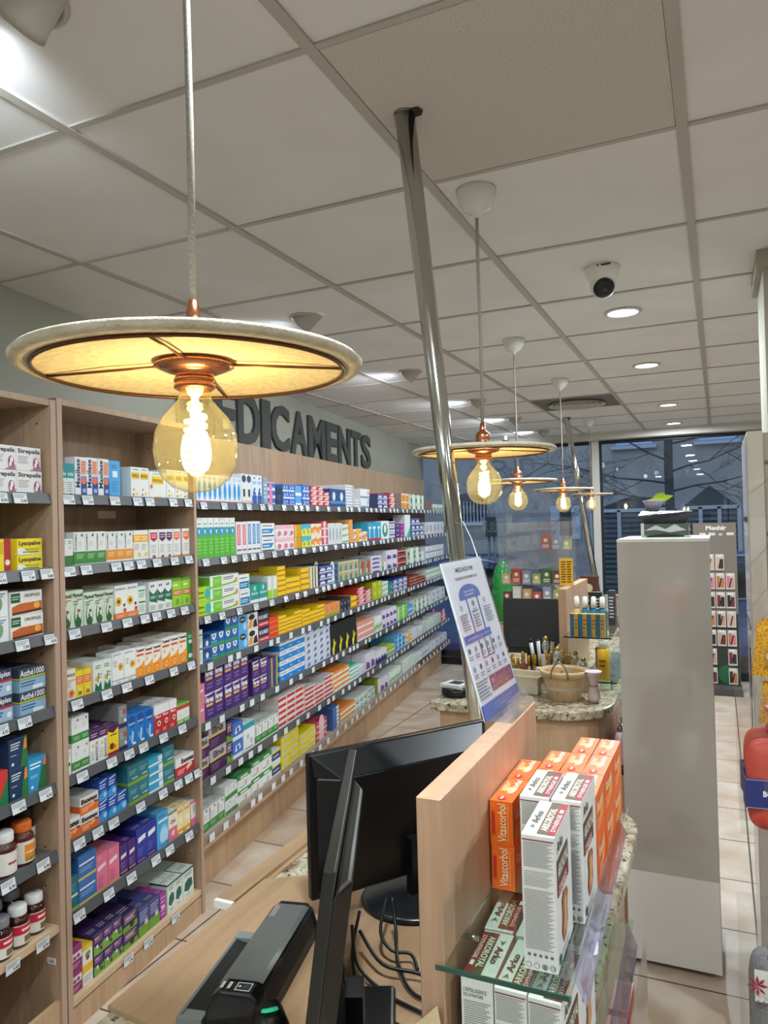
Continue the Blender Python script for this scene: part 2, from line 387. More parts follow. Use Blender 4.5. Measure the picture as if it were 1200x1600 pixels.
# ------------------------------------------------------------------ ceiling fittings
def downlight(x, y, lab):
    t = thing('recessed_downlight', lab, 'ceiling light', (x, y, CEIL), 0, 'round recessed downlights')
    b = MB(); b.lathe([(0.062, -0.004), (0.062, -0.001), (0.075, -0.001), (0.078, -0.003), (0.075, -0.007), (0.064, -0.009), (0.062, -0.004)], ink('#c9c6bf', 0.35), 32, close=False); b.build('trim_ring', t)
    b = MB(); b.lathe([(0.0, -0.0035), (0.058, -0.0035), (0.060, -0.002), (0.0, -0.002)], emit('downlight_lens', (0.85, 0.95, 1.0), 10.0), 24, close=False)
    b.build('lens', t)
dl = ['round downlight in the ceiling right above the camera', 'nearest lit round downlight, just beyond the dome camera', 'second lit round downlight beyond the dome camera', 'third lit round downlight, before the shop window', 'small round ceiling downlight nearest the window']
for (x, y), l_ in zip(DOWN, dl):
    if y > 2.5: downlight(x, y, l_)
def eyeball(x, y, lab):
    t = thing('eyeball_spotlight', lab, 'spotlight', (x, y, CEIL), 0.0, 'half sunk spotlights aimed at the shelves')
    b = MB(); b.lathe([(0.055, -0.001), (0.066, -0.001), (0.066, -0.006), (0.057, -0.009), (0.055, -0.004)], ink('#b9b6ae', 0.4), 28, close=False); b.build('trim_ring', t)
    b = MB(); M = Matrix.Translation((0.006, 0, -0.004)) @ Matrix.Rotation(math.radians(-128), 4, 'Y')
    b.lathe([(0.045, -0.052), (0.047, 0.02), (0.050, 0.038), (0.047, 0.038), (0.043, 0.028)], ink('#aba8a0', 0.4), 28, M, close=False)
    b.build('tilted_can', t)
    b = MB(); b.lathe([(0.0, 0.028), (0.043, 0.028)], emit('spot_lens', (0.9, 0.97, 1.0), 6.0), 24, M, close=False); b.build('lens', t)
sl = ['half sunk spotlight at the top left corner of the ceiling', 'half sunk spotlight just behind the large pendant lamp', 'half sunk spotlight left of the nearest steel pole', 'half sunk spotlight right of the steel pole, above second pendant', 'half sunk spotlight seen between the second and third pendant', 'farthest half sunk spotlight near the window']
for (x, y), l_ in zip(SPOTS[:6], sl): eyeball(x, y, l_)
# round air diffuser in its grey tile
t = thing('air_diffuser', 'round white air diffuser set in a dark grey ceiling tile', 'air vent', (-0.948, 5.655, CEIL))
b = MB(); b.box((-0.29, -0.29, -0.004), (0.29, 0.29, 0.0), ink('#6f6d6a', 0.7)); b.build('tile_plate', t)
b = MB()
for rr in (0.06, 0.10, 0.14, 0.18): b.lathe([(rr, -0.006), (rr+0.028, -0.024), (rr+0.030, -0.021), (rr+0.004, -0.004)], ink('#b5b2ab', 0.5), 36, close=False)
b.build('ring_blades', t)
# dome camera
t = thing('dome_camera', 'white security camera with a black face on the ceiling', 'security camera', (-0.342, 2.634, CEIL))
b = MB(); b.lathe([(0.0, 0), (0.060, 0), (0.060, -0.014), (0.048, -0.045), (0.040, -0.05), (0.0, -0.05)], WHITE, 36); b.build('mount', t)
b = MB(); M = Matrix.Translation((0, 0, -0.062)) @ Vector((0.30, -0.9, -0.75)).to_track_quat('Z', 'Y').to_matrix().to_4x4()
b.lathe([(0.0, -0.044), (0.025, -0.037), (0.040, -0.02), (0.044, 0.0), (0.041, 0.016), (0.036, 0.024)], WHITE, 32, M, close=False); b.build('ball', t)
b = MB(); b.lathe([(0.036, 0.024), (0.034, 0.030), (0.02, 0.034), (0.0, 0.036)], BLACK, 28, M, close=False); b.lathe([(0.012, 0.0345), (0.010, 0.037), (0.0, 0.037)], ink('#30343a', 0.15), 16, M); b.build('lens', t)
b = MB(); b.box((-0.01, -0.0597, -0.012), (0.035, -0.0585, -0.006), ink('#303030')); b.build('label_strip', t)
# small black ceiling speaker far away
t = thing('ceiling_sensor', 'tiny black sensor hanging from the ceiling by the window', 'sensor', (-2.0, 7.5, CEIL))
b = MB(); b.cyl((0, 0, 0), (0, 0, -0.05), 0.02, WHITE); b.build('mount', t); b = MB(); b.lathe([(0, -0.12), (0.04, -0.10), (0.05, -0.07), (0.03, -0.045)], BLACK, 20); b.build('body', t)

# ------------------------------------------------------------------ pendant lamps
FELT = noisy('shade_felt', '#b9ae97', '#cdc3ac', 40, 0.95, bump=1.0, bscale=260)
def felt_lit():
    m, n, l, b = newmat('shade_parchment'); t = n.new('ShaderNodeTexCoord'); a = n.new('ShaderNodeTexNoise'); a.inputs['Scale'].default_value = 120; a.inputs['Detail'].default_value = 6
    cr = n.new('ShaderNodeValToRGB'); cr.color_ramp.elements[0].color = (*srgb('#d8c59c'), 1); cr.color_ramp.elements[1].color = (*srgb('#ecdcb6'), 1)
    cr.color_ramp.elements[0].position = 0.35; cr.color_ramp.elements[1].position = 0.65
    l.new(t.outputs['Object'], a.inputs[0]); l.new(a.outputs['Fac'], cr.inputs[0]); l.new(cr.outputs[0], b.inputs['Base Color']); b.inputs['Roughness'].default_value = 0.9
    return m
FELT2 = felt_lit()
BULBG = bulb_glass()
FIL = emit('filament', (1.0, 0.80, 0.42), 50.0)
CORD = noisy('woven_cord', '#7f7a70', '#9a958a', 300, 0.9)
def pendant(x, y, z, lab, topz=CEIL):
    t = thing('pendant_lamp', lab, 'pendant lamp', (x, y, z), 0, 'flat disc pendant lamps with globe bulbs')
    b = MB(); R_ = 0.1875
    prof = [(0.022, 0.014), (0.1, 0.011), (0.17, 0.006), (R_-0.004, 0.005), (R_, 0.001), (R_-0.002, -0.004), (R_-0.012, -0.006), (0.165, -0.004)]
    b.lathe(prof, FELT, 72, close=False); sh = b.build('shade', t)
    b = MB(); b.lathe([(0.022, 0.007), (0.10, 0.003), (0.166, -0.004)], FELT2, 72, close=False); b.build('shade_lining', sh)
    b = MB(); pts = [(0.166*math.cos(2*PI*i/64), 0.166*math.sin(2*PI*i/64), -0.0065) for i in range(64)]; b.tube(pts, 0.0022, ink('#6d4a34', 0.35, 0.8), 8, True); b.build('wire_ring', sh)
    for k in range(4):
        a = math.radians(24.5 + 90*k); b = MB(); b.tube([(0.03*math.cos(a), 0.03*math.sin(a), 0.002), (0.167*math.cos(a), 0.167*math.sin(a), -0.006)], 0.0016, ink('#7d583c', 0.35, 0.8)); b.build('spoke', sh)
    b = MB(); b.lathe([(0.012, 0.010), (0.040, 0.006), (0.044, 0.0), (0.030, -0.006), (0.021, -0.008), (0.021, -0.012), (0.0225, -0.013), (0.0225, -0.017), (0.020, -0.018), (0.0225, -0.020), (0.0225, -0.024), (0.0195, -0.026), (0.0195, -0.012)], COPPER, 36, close=False); b.build('socket_collar', t)
    b = MB(); b.lathe([(0.0, 0.075), (0.006, 0.074), (0.008, 0.058), (0.009, 0.052), (0.018, 0.046), (0.020, 0.030), (0.017, 0.027), (0.021, 0.024), (0.021, 0.012), (0.0, 0.012)], COPPER, 28); b.build('cap', t)
    b = MB(); b.lathe([(0.0155, -0.014), (0.0165, -0.030), (0.018, -0.036), (0.026, -0.046), (0.037, -0.058), (0.0445, -0.074), (0.0465, -0.092), (0.044, -0.110), (0.037, -0.124), (0.026, -0.134), (0.013, -0.139), (0.0, -0.140)], BULBG, 40, close=False)
    bl = b.build('bulb', t)
    b = MB(); pts = []
    for i in range(73):
        a = i*2*PI/12; z_ = -0.055 - 0.058*i/72; pts.append((0.0105*math.cos(a), 0.0105*math.sin(a), z_))
    b.tube(pts, 0.0026, FIL, 6); b.build('filament', bl)
    b = MB(); b.lathe([(0.012, -0.016), (0.008, -0.03), (0.004, -0.034), (0.004, -0.050), (0.0, -0.05)], emit('filament_stem', (1.0, 0.85, 0.5), 1.6), 16); b.build('glass_stem', bl)
    b = MB(); b.tube([(0, 0, 0.07), (0.0015, 0, (topz-z)*0.4), (-0.001, 0.001, (topz-z)*0.7), (0, 0, topz-z-0.03)], 0.0042, CORD, 10); b.build('cord', t)
    b = MB(); zz = topz - z; b.lathe([(0.0, zz), (0.052, zz), (0.052, zz-0.008), (0.046, zz-0.035), (0.032, zz-0.055), (0.012, zz-0.064), (0.007, zz-0.075), (0.0, zz-0.075)], ink('#dcdad5', 0.18), 40); b.build('ceiling_cup', t)
    lamp('bulb_glow', 'POINT', (x, y, z-0.084), 2.4, (1.0, 0.80, 0.47), size=0.018)
PEND = [(-0.527, 0.658, 1.828, 'large nearest pendant lamp hanging above the black monitors'), (-0.553, 1.851, 1.828, 'second pendant lamp, just right of the nearest steel pole'),
        (-0.873, 3.479, 1.828, 'third pendant lamp from the camera, above the second counter'), (-0.876, 4.627, 1.822, 'fourth pendant lamp, seen before the far steel pole'), (-1.02, 6.688, 1.845, 'farthest pendant lamp, beside the window mullion')]
for a in PEND: pendant(*a)

# ------------------------------------------------------------------ leaning steel poles
def pole(p0, p1, rr, lab):
    t = thing('steel_pole', lab, 'pole', p0)
    v = Vector(p1) - Vector(p0)
    b = MB(); b.cyl((0, 0, 0), tuple(v), rr, CHROME, seg=40); b.build('tube', t)
    b = MB(); M = Matrix.Translation(tuple(v)); b.lathe([(rr*1.12, -0.0005), (rr*1.0, -0.003)], ink('#3c3834', 0.6), 28, M, close=False)
    b.prism([(0.0, 0.0), (0.012, -0.014), (0.030, -0.012), (0.034, 0.004), (0.026, 0.018), (0.004, 0.02)], v.z-0.0052, v.z-0.0035, ink('#241f1b', 0.8), Matrix.Translation((v.x+0.006, v.y-0.0, 0)))
    b.build('ceiling_hole', t)
    b = MB(); b.lathe([(0.0, 0.0), (0.05, 0.0), (0.05, 0.006), (0.03, 0.008), (0.0, 0.008)], CHROME, 32); b.build('foot_plate', t)
pole((-0.662, 2.375, 0.0005), (-0.577, 1.425, CEIL-0.002), 0.0215, 'nearest leaning chrome pole rising behind the near counter to the ceiling')
pole((-1.06, 7.2, 0.902), (-1.173, 6.44, CEIL-0.002), 0.0255, 'far leaning chrome pole beside the last counter')

# ------------------------------------------------------------------ sign letters on the wall
b0 = n8*(-1.983)
s_of = lambda y: (y - b0.y)/d8.y
s0, s1 = s_of(2.86), s_of(6.02)
txt = 'MEDICAMENTS'; adv = []
xs = 0
wd = {'M': 1.12, 'E': .86, 'D': .98, 'I': .42, 'C': .98, 'A': 1.0, 'N': .98, 'T': .88, 'S': .92}
tot = sum(wd[c] for c in txt); sc = (s1-s0)/tot; LET = ink('#3a3c38', 0.7); pos = s0
dl_ = {0: 'first', 1: 'second', 2: 'third', 3: 'fourth', 4: 'fifth', 5: 'sixth', 6: 'seventh', 7: 'eighth', 8: 'ninth', 9: 'tenth', 10: 'eleventh'}
for i, c in enumerate(txt):
    vs, fs, (a, bb, cc, dd) = text_geo(c, 0.032)
    w_ = wd[c]*sc*0.93; h_ = 0.30; sx = w_/(bb-a); sz = h_/(dd-cc)
    o3 = b0 + d8*pos + n8*0.004; zb = 2.125
    m = MB(); P = lambda x, y, e: tuple(d8*((x-a)*sx) + n8*e + Vector((0, 0, (y-cc)*sz)))
    n_ = len(vs)
    cur = bpy.data.curves.new('t', 'FONT'); cur.body = c; cur.size = 1; cur.offset = 0.032; cur.extrude = 0.02; cur.resolution_u = 3
    o = bpy.data.objects.new('t', cur); C.objects.link(o); dg = bpy.context.evaluated_depsgraph_get(); me = o.evaluated_get(dg).to_mesh()
    V = [P(v.co.x, v.co.y, (v.co.z+0.02)*0.3) for v in me.vertices]; F = [tuple(p.vertices) for p in me.polygons]
    m.add(V, F, LET); o.evaluated_get(dg).to_mesh_clear(); bpy.data.objects.remove(o)
    ob = m.build('wall_letter', loc=(o3.x, o3.y, zb)); tag(ob, 'dark grey letter %s, %s of the sign above the shelves' % (c, dl_[i]), 'sign letter', 'letters of the wall sign')
    pos += wd[c]*sc
# ------------------------------------------------------------------ wall shelving
def pt(unit, s, depth, z=0.0):
    d, n = (d6, n6) if unit == 'n' else (d8, n8)
    v = PF + d*s - n*depth; return Vector((v.x, v.y, z))
ROT = {'n': math.atan2(d6.y, d6.x), 'f': math.atan2(d8.y, d8.x)}
LV = {'n': [1.737, 1.497, 1.287, 1.05, .804, .588, .352, .075], 'f': [1.727, 1.477, 1.225, 1.017, .762, .515, .275]}
SHELFM = noisy('grey_laminate', '#5f5c58', '#77736e', 30, 0.5)
RAIL = ink('#55565a', 0.35); RAILC = thin_glass('clear_rail', (0.80, 0.80, 0.82), 1.0, 0.05, 0.05)
TAGW = ink('#dfe3e6', 0.5)
tagm = []
for k, pr in enumerate(['7,90', '5,60', '6,45', '8,90', '4,95', '3,80']):
    b = MB(); b.box((-0.026, -0.0012, -0.016), (0.026, 0.0, 0.016), TAGW)
    b.face_marks((-0.026, -0.0012, -0.016), (0.052, 0, 0), (0, 0, 0.032), [('l', 0.06, 0.5, 0.9, 0.92, 3, '#8a8f93'), ('t', pr, 0.5, 0.08, 0.94, 0.42, '#202224', 0, 0.02)], eps=0.0003)
    me = b.build('price_tag_mesh'); tagm.append(me.data); bpy.data.objects.remove(me)
b = MB(); b.box((-0.026, -0.0012, -0.016), (0.026, 0.0, 0.016), TAGW); b.face_marks((-0.026, -0.0012, -0.016), (0.052, 0, 0), (0, 0, 0.032), [('r', 0.5, 0.12, 0.92, 0.36, '#50555a')], eps=0.0006)
me = b.build('m'); tagf = me.data; bpy.data.objects.remove(me)
def shelf_unit(unit, name, lab, s0, s1, depth, levels, sides, topz, kick_back=0.0, base_z=0.1, header=True, tag_gap=0.11, max_tags=90, clear_base=False):
    o0 = pt(unit, s0, 0); t = thing(name, lab, 'shelves', tuple(o0), ROT[unit]); L = s1-s0
    # local: x along the shelf, y = depth behind, -y = towards the shop
    b = MB(); b.box((0.0, depth-0.012, 0.0), (L, depth, topz), WOOD); b.build('back_panel', t)
    if sides:
        for x0, x1 in sides:
            b = MB(); b.box((x0, -0.004, 0.0), (x1, depth, topz+0.0), WOOD); b.box((x0, -0.006, 0.0), (x1, -0.004, topz), EDGE)
            for zz in [0.25+0.125*q for q in range(15)]:
                for yy in (0.05, depth-0.08):
                    for xx in (x0-0.0004, x1+0.0004): b.box((xx-0.0002, yy-0.003, zz-0.003), (xx+0.0002, yy+0.003, zz+0.003), ink('#3a2c20'))
            b.build('side_panel', t)
    if header:
        b = MB(); b.box((0.0, -0.002, topz-0.02), (L, depth-0.012, topz), WOOD); b.build('top_board', t)
    b = MB(); b.box((0.001, kick_back, 0.0), (L-0.001, kick_back+0.018, base_z-0.022), WOODB); b.build('kick_board', t)
    budget = max_tags; extra = MB()
    for i, zb in enumerate(levels):
        last = (i == len(levels)-1)
        zt = zb+0.028
        b = MB()
        if last:
            b.box((0.001, 0.0, zt-0.022), (L-0.001, depth-0.013, zt), wood('pale_ledge', '#c7ab88', '#d6bd9c', 'X'))
            if clear_base: b.box((0.001, 0.0, zt-0.05), (L-0.001, 0.016, zt-0.022), WOODB)
        else: b.box((0.001, 0.004, zt-0.022), (L-0.001, depth-0.013, zt), SHELFM)
        sh = b.build('shelf', t)
        if not last:
            b = MB(); b.add([(0.001, -0.004, zb), (L-0.001, -0.004, zb), (L-0.001, 0.004, zb+0.034), (0.001, 0.004, zb+0.034), (0.001, 0.0035, zb), (L-0.001, 0.0035, zb), (L-0.001, 0.0065, zb+0.034), (0.001, 0.0065, zb+0.034)],
                [(0,1,2,3), (7,6,5,4), (0,4,5,1), (3,2,6,7), (0,3,7,4), (1,5,6,2)], RAIL); b.build('price_rail', sh)
        elif clear_base:
            b = MB(); b.box((0.001, -0.004, zt-0.03), (L-0.001, -0.002, zt+0.03), RAILC); b.build('price_rail', sh)
        rng = random.Random(31*i+len(name)+int(s0*10)); s = 0.04+rng.random()*0.05
        while s < L-0.03:
            big = s < 1.6
            if budget > 0 and not (last and rng.random() < 0.4):
                o = bpy.data.objects.new('price_tag', tagm[rng.randrange(6)] if (unit == 'n' or s < 0.9) else tagf); C.objects.link(o); o.parent = sh
                o.location = (s, -0.0052, zb+0.014 + (-0.006 if last else 0)); o.rotation_euler = (math.radians(-12 if not last else 0), 0, 0); budget -= 1
            elif budget <= 0:
                x0 = s; extra.box((x0-0.022, -0.0070, zb-0.001), (x0+0.022, -0.0050, zb+0.030), TAGW)
            s += tag_gap*(0.6+rng.random()*0.9)
    if extra.v:
        o = extra.build('price_tag_row', t); o['kind'] = 'stuff'; o['label'] = 'white price tags along the farther shelf edges'
    return t
shelf_unit('n', 'shelf_bay', 'wood shelf bay with eight shelves between left bay and long wall unit', -0.806, 0.0, 0.30, LV['n'], [(0.0, 0.022), (0.806-0.018, 0.806)], 2.085, base_z=0.095)
shelf_unit('n', 'shelf_bay', 'wood shelf bay cut off by the left edge of the photo', -1.72, -0.812, 0.30, LV['n'][:7], [(-0.02, 0.0), (0.886, 0.908)], 2.075, base_z=0.16)
shelf_unit('f', 'wall_shelving', 'long wood wall shelving running to the shop window', 0.012, 5.44, 0.27, LV['f'], [], 2.115, kick_back=0.11, base_z=0.28, header=False, tag_gap=0.13, clear_base=True, max_tags=95)
b = MB(); b.box((0, 0, 0), (0.035, 0.002, 0.018), WHITE); b.face_marks((0, 0, 0), (0.035, 0, 0), (0, 0, 0.018), [('t', '065', 0.2, 0.2, 0.8, 0.8, '#333333')])
v = pt('n', -0.8340, 0.05, 0.27)
b2 = MB(); b2.box((-0.0007, -0.034, -0.010), (0.0, 0.0, 0.010), WHITE); b2.face_marks((-0.0007, 0.0, -0.010), (0, -0.034, 0), (0, 0, 0.020), [('t', '065', 0.2, 0.2, 0.8, 0.8, '#333333')], eps=0.0002)
o = b2.build('number_sticker', loc=tuple(pt('n', -0.8342, 0.05, 0.26)), rotz=ROT['n']); tag(o, 'small white number sticker low inside the left bay side', 'sticker')
b2 = MB(); b2.box((0, 0, 0), (0.11, 0.0008, 0.032), ink('#f0e2cc', 0.7)); o = b2.build('light_patch', loc=tuple(pt('n', -0.268, 0.2865, 1.693)), rotz=ROT['n']); tag(o, 'pale light patch painted onto the back board of middle bay', 'light patch')  # patch of light on the back board, put in as a thin pale strip

# ------------------------------------------------------------------ carton looks: base colour, words, marks
S = {
'teal': ('#dfe7e4', 'teal topped white', [('r',0,.55,1,1,'#1f8f92'),('t','Actifed',.1,.62,.9,.74,'#e8f4f4'),('l',.1,.12,.8,.45,5,'#9aa5a3'),('r',.3,.03,.7,.08,'#27404a')]),
'maxi': ('#e9ebee', 'white and navy striped', [('t','Maxilase',.04,.22,.42,.95,'#1c2344',90,.03),('r',.48,0,1,.42,'#27408c'),('r',.48,.42,1,.52,'#5f8fcf'),('e',.72,.40,.22,0,'#e8704a'),('r',.5,.56,.95,.92,'#e9a58c'),('l',.55,.6,.9,.9,5,'#d86a4a'),('r',.6,.1,.9,.2,'#9fb2dc')]),
'sky': ('#4ba6e0', 'plain sky blue', [('r',.3,.55,.75,.72,'#e8f2fa'),('l',.2,.78,.7,.9,2,'#2a6fae'),('l',.2,.15,.8,.45,4,'#3c8cc9')]),
'prop': ('#e6e7e3', 'white and yellow propolis', [('r',.08,.62,.92,.84,'#f2c81e'),('t','PROPOLIS',.12,.66,.88,.78,'#4a3a12',0,.03),('e',.3,.28,.10,0,'#e3a233'),('e',.65,.15,.12,0,'#f0d23a'),('e',.25,.12,.09,0,'#7c8f4a'),('r',0,0,1,.04,'#f2c81e'),('l',.2,.9,.8,.96,1,'#5ea0a0')]),
'propw': ('#e6e7e3', 'broad white and yellow propolis', [('r',.15,.55,.85,.85,'#f2c81e'),('t','PROPOLIS',.2,.62,.8,.74,'#6a4a12',0,.03),('e',.12,.45,.08,0,'#d8705a'),('r',.3,.02,.7,.1,'#f2c81e'),('l',.2,.9,.8,.96,1,'#5ea0a0')]),
'gshort': ('#e4e6e2', 'short white and green', [('r',0,0,1,.4,'#3a7a3c'),('e',.5,.68,.2,0,'#c8d0c6'),('l',.2,.8,.8,.95,2,'#8a948a')]),
'gband': ('#e4e6e2', 'white cartons with green foot', [('r',0,.06,1,.42,'#3f8a3f'),('t','PHARMA',.08,.46,.24,.95,'#48504a',90),('l',.2,.2,.9,.36,3,'#a8cfa0'),('p',[(.6,.9),(.8,.96),(.78,.84)],'#3a3f3a'),('e',.55,.65,.18,0,'#d6dad4')]),
'oband': ('#e4e6e2', 'white cartons with orange foot', [('r',0,.1,1,.42,'#e8922e'),('t','PHARMA',.08,.46,.24,.95,'#48504a',90),('l',.2,.2,.9,.36,3,'#f6d0a0'),('p',[(.6,.9),(.8,.96),(.78,.84)],'#3a3f3a'),('e',.55,.65,.18,0,'#d6dad4')]),
'yband': ('#e8e6df', 'cream with amber band', [('r',0,.62,1,.86,'#f0ae30'),('l',.1,.66,.9,.82,2,'#fbe6b8'),('e',.7,.2,.18,0,'#f0c23a'),('l',.1,.35,.7,.55,3,'#b8b4a8')]),
'rbadge': ('#e6e6e3', 'white with crimson badge', [('p',[(.1,.9),(.9,.9),(.9,.68),(.5,.58),(.1,.68)],'#c81f4c'),('l',.2,.7,.8,.86,2,'#f6c8d4'),('e',.5,.05,.2,0,'#b03050'),('l',.2,.2,.8,.5,4,'#c2c2be')]),
'pbadge': ('#e6e6e3', 'white with plum badge', [('p',[(.1,.9),(.9,.9),(.9,.68),(.5,.58),(.1,.68)],'#5c1f52'),('l',.2,.7,.8,.86,2,'#d8b8d2'),('e',.5,.05,.2,0,'#b03050'),('l',.2,.2,.8,.5,4,'#c2c2be')]),
'obadge': ('#e6e6e3', 'white with orange badge', [('p',[(.1,.9),(.9,.9),(.9,.68),(.5,.58),(.1,.68)],'#ee6a3a'),('l',.2,.7,.8,.86,2,'#fbd8c8'),('r',0,.02,1,.08,'#ee8a4a'),('l',.2,.2,.8,.5,4,'#c2c2be')]),
'phyto': ('#cfdcc4', 'pale green herbal syrup', [('t','Phytoxil',.05,.78,.95,.92,'#1f4a2c',0,.04),('l',.45,.72,.9,.77,1,'#c23a3a'),('e',.5,.3,.36,.34,'#3f6e4c'),('e',.52,.34,.30,.30,'#cfdcc4'),('e',.5,.16,.26,.13,'#35603c'),('e',.6,.45,.10,0,'#b0463e'),('e',.4,.32,.08,0,'#5a8a54'),('r',.46,.28,.52,.5,'#35603c'),('l',.1,.60,.55,.74,2,'#6f8a70')]),
'sun': ('#eceae2', 'white with sunflower and orange foot', [('t','granions',.08,.84,.9,.93,'#4a7ea8',0,.02),('e',.28,.52,.26,0,'#e8b02a'),('e',.28,.52,.11,0,'#5a3a1c'),('r',0,0,1,.18,'#ee7a34'),('l',.1,.03,.8,.13,2,'#f8c8a0'),('e',.75,.4,.09,0,'#3a3430'),('e',.8,.25,.13,0,'#c8604a')]),
'gtext': ('#e2e8e2', 'plain white with green lettering', [('r',.05,.82,.9,.87,'#3a9a5a'),('l',.1,.6,.85,.78,3,'#6fb082'),('r',.1,.42,.9,.47,'#2e6a48'),('l',.1,.1,.85,.36,4,'#9fb8a4')]),
'gwave': ('#e6e8e6', 'white with dark green wave', [('p',[(0,.38),(1,.30),(1,.74),(.75,.64),(.5,.60),(.25,.66),(0,.76)],'#1f6a4a'),('l',.15,.44,.85,.54,3,'#cfe6d8'),('e',.3,.86,.1,0,'#b03c4c'),('e',.55,.87,.1,0,'#3a5a9c'),('l',.1,.08,.8,.24,3,'#a0a8a2')]),
'lime': ('#9ccf3c', 'lime green', [('r',.1,.74,.6,.8,'#e8f4c8'),('r',.08,.42,.9,.60,'#d8523a'),('l',.15,.45,.85,.57,2,'#fbe6d8'),('e',.5,.2,.2,0,'#6fae2a'),('r',0,.92,1,1,'#5f9e30')]),
'propolis': ('#e8e4d8', 'white with orange flower', [('t','PROPOLIS',.06,.76,.94,.86,'#5a4a2a',0,.03),('r',.05,.62,.95,.645,'#b8862a'),('l',.1,.4,.7,.6,4,'#a8a498'),('e',.68,.2,.22,0,'#e8923a'),('e',.68,.2,.09,0,'#a8501c')]),
'yellred': ('#f0d032', 'yellow with coral band', [('r',.05,.50,.95,.78,'#e8603c'),('l',.12,.53,.88,.75,3,'#fbd8b0'),('e',.5,.3,.14,0,'#f8e8a0'),('t','10',.3,.08,.7,.22,'#3a3010',0,.03)]),
'leaf': ('#e6e9e2', 'white with green leaves', [('l',.2,.74,.8,.88,2,'#5a8a6a'),('p',[(.1,0),(.9,0),(.8,.32),(.5,.14),(.2,.3)],'#1f6e4a'),('e',.35,.42,.2,0,'#e3b83a'),('p',[(.45,.3),(.52,.3),(.6,.62),(.5,.6)],'#2f8054'),('l',.55,.4,.9,.6,2,'#9ab0a0')]),
'sunw': ('#ececea', 'large white with sunflower', [('t','granions',.08,.88,.8,.95,'#4a7ea8',0,.02),('e',.72,.52,.22,0,'#e8a82a'),('e',.72,.52,.09,0,'#b8741c'),('l',.1,.55,.4,.75,4,'#b0b4b0'),('r',0,.13,1,.145,'#30343a'),('t','arkopharma',.3,.03,.7,.09,'#4c5a54')]),
'fruit': ('#efe9dd', 'orange slice', [('t','Toplexil',.06,.82,.94,.93,'#2a2420',0,.05),('r',.1,.70,.9,.77,'#e05a3c'),('p',[(0,0),(1,0),(1,.55),(.7,.42),(.35,.36),(0,.34)],'#f4a02c'),('e',.5,.17,.36,0,'#ee7a1e'),('e',.5,.17,.26,0,'#f8b450'),('e',.5,.17,.10,0,'#ee8a2a'),('e',.3,.58,.12,0,'#f4c060')]),
'dgreen': ('#1f8a4c', 'bright green', [('r',.2,.62,.8,.74,'#e6f0e8'),('l',.15,.8,.8,.92,2,'#d0e8d6'),('r',.15,.12,.8,.26,'#f0f2ee')]),
'small': ('#e4e4e0', 'small white box, black disc', [('e',.6,.42,.26,0,'#16181a'),('l',.1,.7,.9,.9,3,'#8a8a86')]),
'gband2': ('#e2e5e1', 'white with green foot', [('r',0,.08,1,.38,'#3f8a3f'),('p',[(.6,.88),(.8,.94),(.78,.82)],'#3a3f3a'),('e',.5,.65,.16,0,'#d2d6d0'),('r',0,0,1,.08,'#e2e5e1'),('l',.2,.16,.9,.3,2,'#a8cfa0')]),
'purptop': ('#e6e6e4', 'white carton with purple top', [('r',0,.72,1,1,'#4a2052'),('l',.15,.78,.85,.92,2,'#c8a8cc'),('t','MARENCIA',.62,.06,.9,.66,'#6a6a6c',90),('e',.35,.55,.12,0,'#c8b070'),('l',.1,.1,.5,.4,4,'#b4b4b2')]),
'yellpurp': ('#f2cf24', 'yellow and purple', [('p',[(0,.82),(.5,.72),(1,.86),(1,1),(0,1)],'#4a2052'),('l',.2,.62,.8,.7,1,'#5a4a10'),('e',.35,.3,.2,0,'#7a2430'),('e',.6,.26,.14,0,'#c8782a'),('r',0,0,1,.12,'#a01f30')]),
'greynavy': ('#8a8d90', 'grey with navy band', [('r',0,.0,1,.2,'#26305c'),('e',.78,.3,.14,0,'#e8ecf2'),('l',.1,.5,.7,.8,3,'#b4b8bc'),('r',.5,.6,.9,.8,'#b84a42')]),
'bluehex': ('#1f78c4', 'bright blue medicine', [('p',[(.05,.9),(.5,.98),(.95,.88),(.8,.6),(.3,.58)],'#164f9c'),('l',.15,.66,.85,.74,2,'#cfe4f6'),('p',[(.35,.1),(.6,.1),(.68,.42),(.5,.5)],'#a8d0ee'),('l',.1,.2,.5,.36,3,'#8cc0e8'),('r',.5,.03,.9,.1,'#e8f0f6')]),
'redw': ('#e8e6e4', 'white topped red', [('r',0,0,1,.68,'#c22a30'),('t','Maxi',.15,.56,.85,.66,'#f6e0e0',0,.02),('e',.6,.36,.22,0,'#e8e4e2'),('e',.6,.36,.12,0,'#7a2c30'),('l',.1,.04,.6,.16,3,'#f0c0c0')]),
'grw': ('#e6e8e2', 'white, red and green', [('r',0,.72,1,.9,'#c83a34'),('r',0,0,1,.2,'#6ab43c'),('e',.5,.45,.16,0,'#d8dcd4'),('l',.1,.04,.9,.16,2,'#e6f4d8'),('r',0,.9,1,1,'#6ab43c')]),
'exo_o': ('#e9e8e6', 'white and orange sachet', [('t','Exomuc',.06,.58,.94,.86,'#16181c',0,.06),('r',0,0,1,.5,'#ea6f2a'),('l',.08,.1,.5,.4,3,'#fbd0b0'),('p',[(.55,.2),(.9,.42),(.8,.62),(.5,.34)],'#f6b078'),('r',.75,.4,.95,.5,'#3c4a7a')]),
'exo_r': ('#e9e8e6', 'white and red sachet', [('t','Exomuc',.3,.62,.98,.88,'#16181c',0,.06),('r',0,0,1,.52,'#cc2c30'),('l',.1,.08,.5,.36,3,'#f6c0c0'),('p',[(.6,.15),(.9,.36),(.8,.6),(.55,.34)],'#f0c8b8')]),
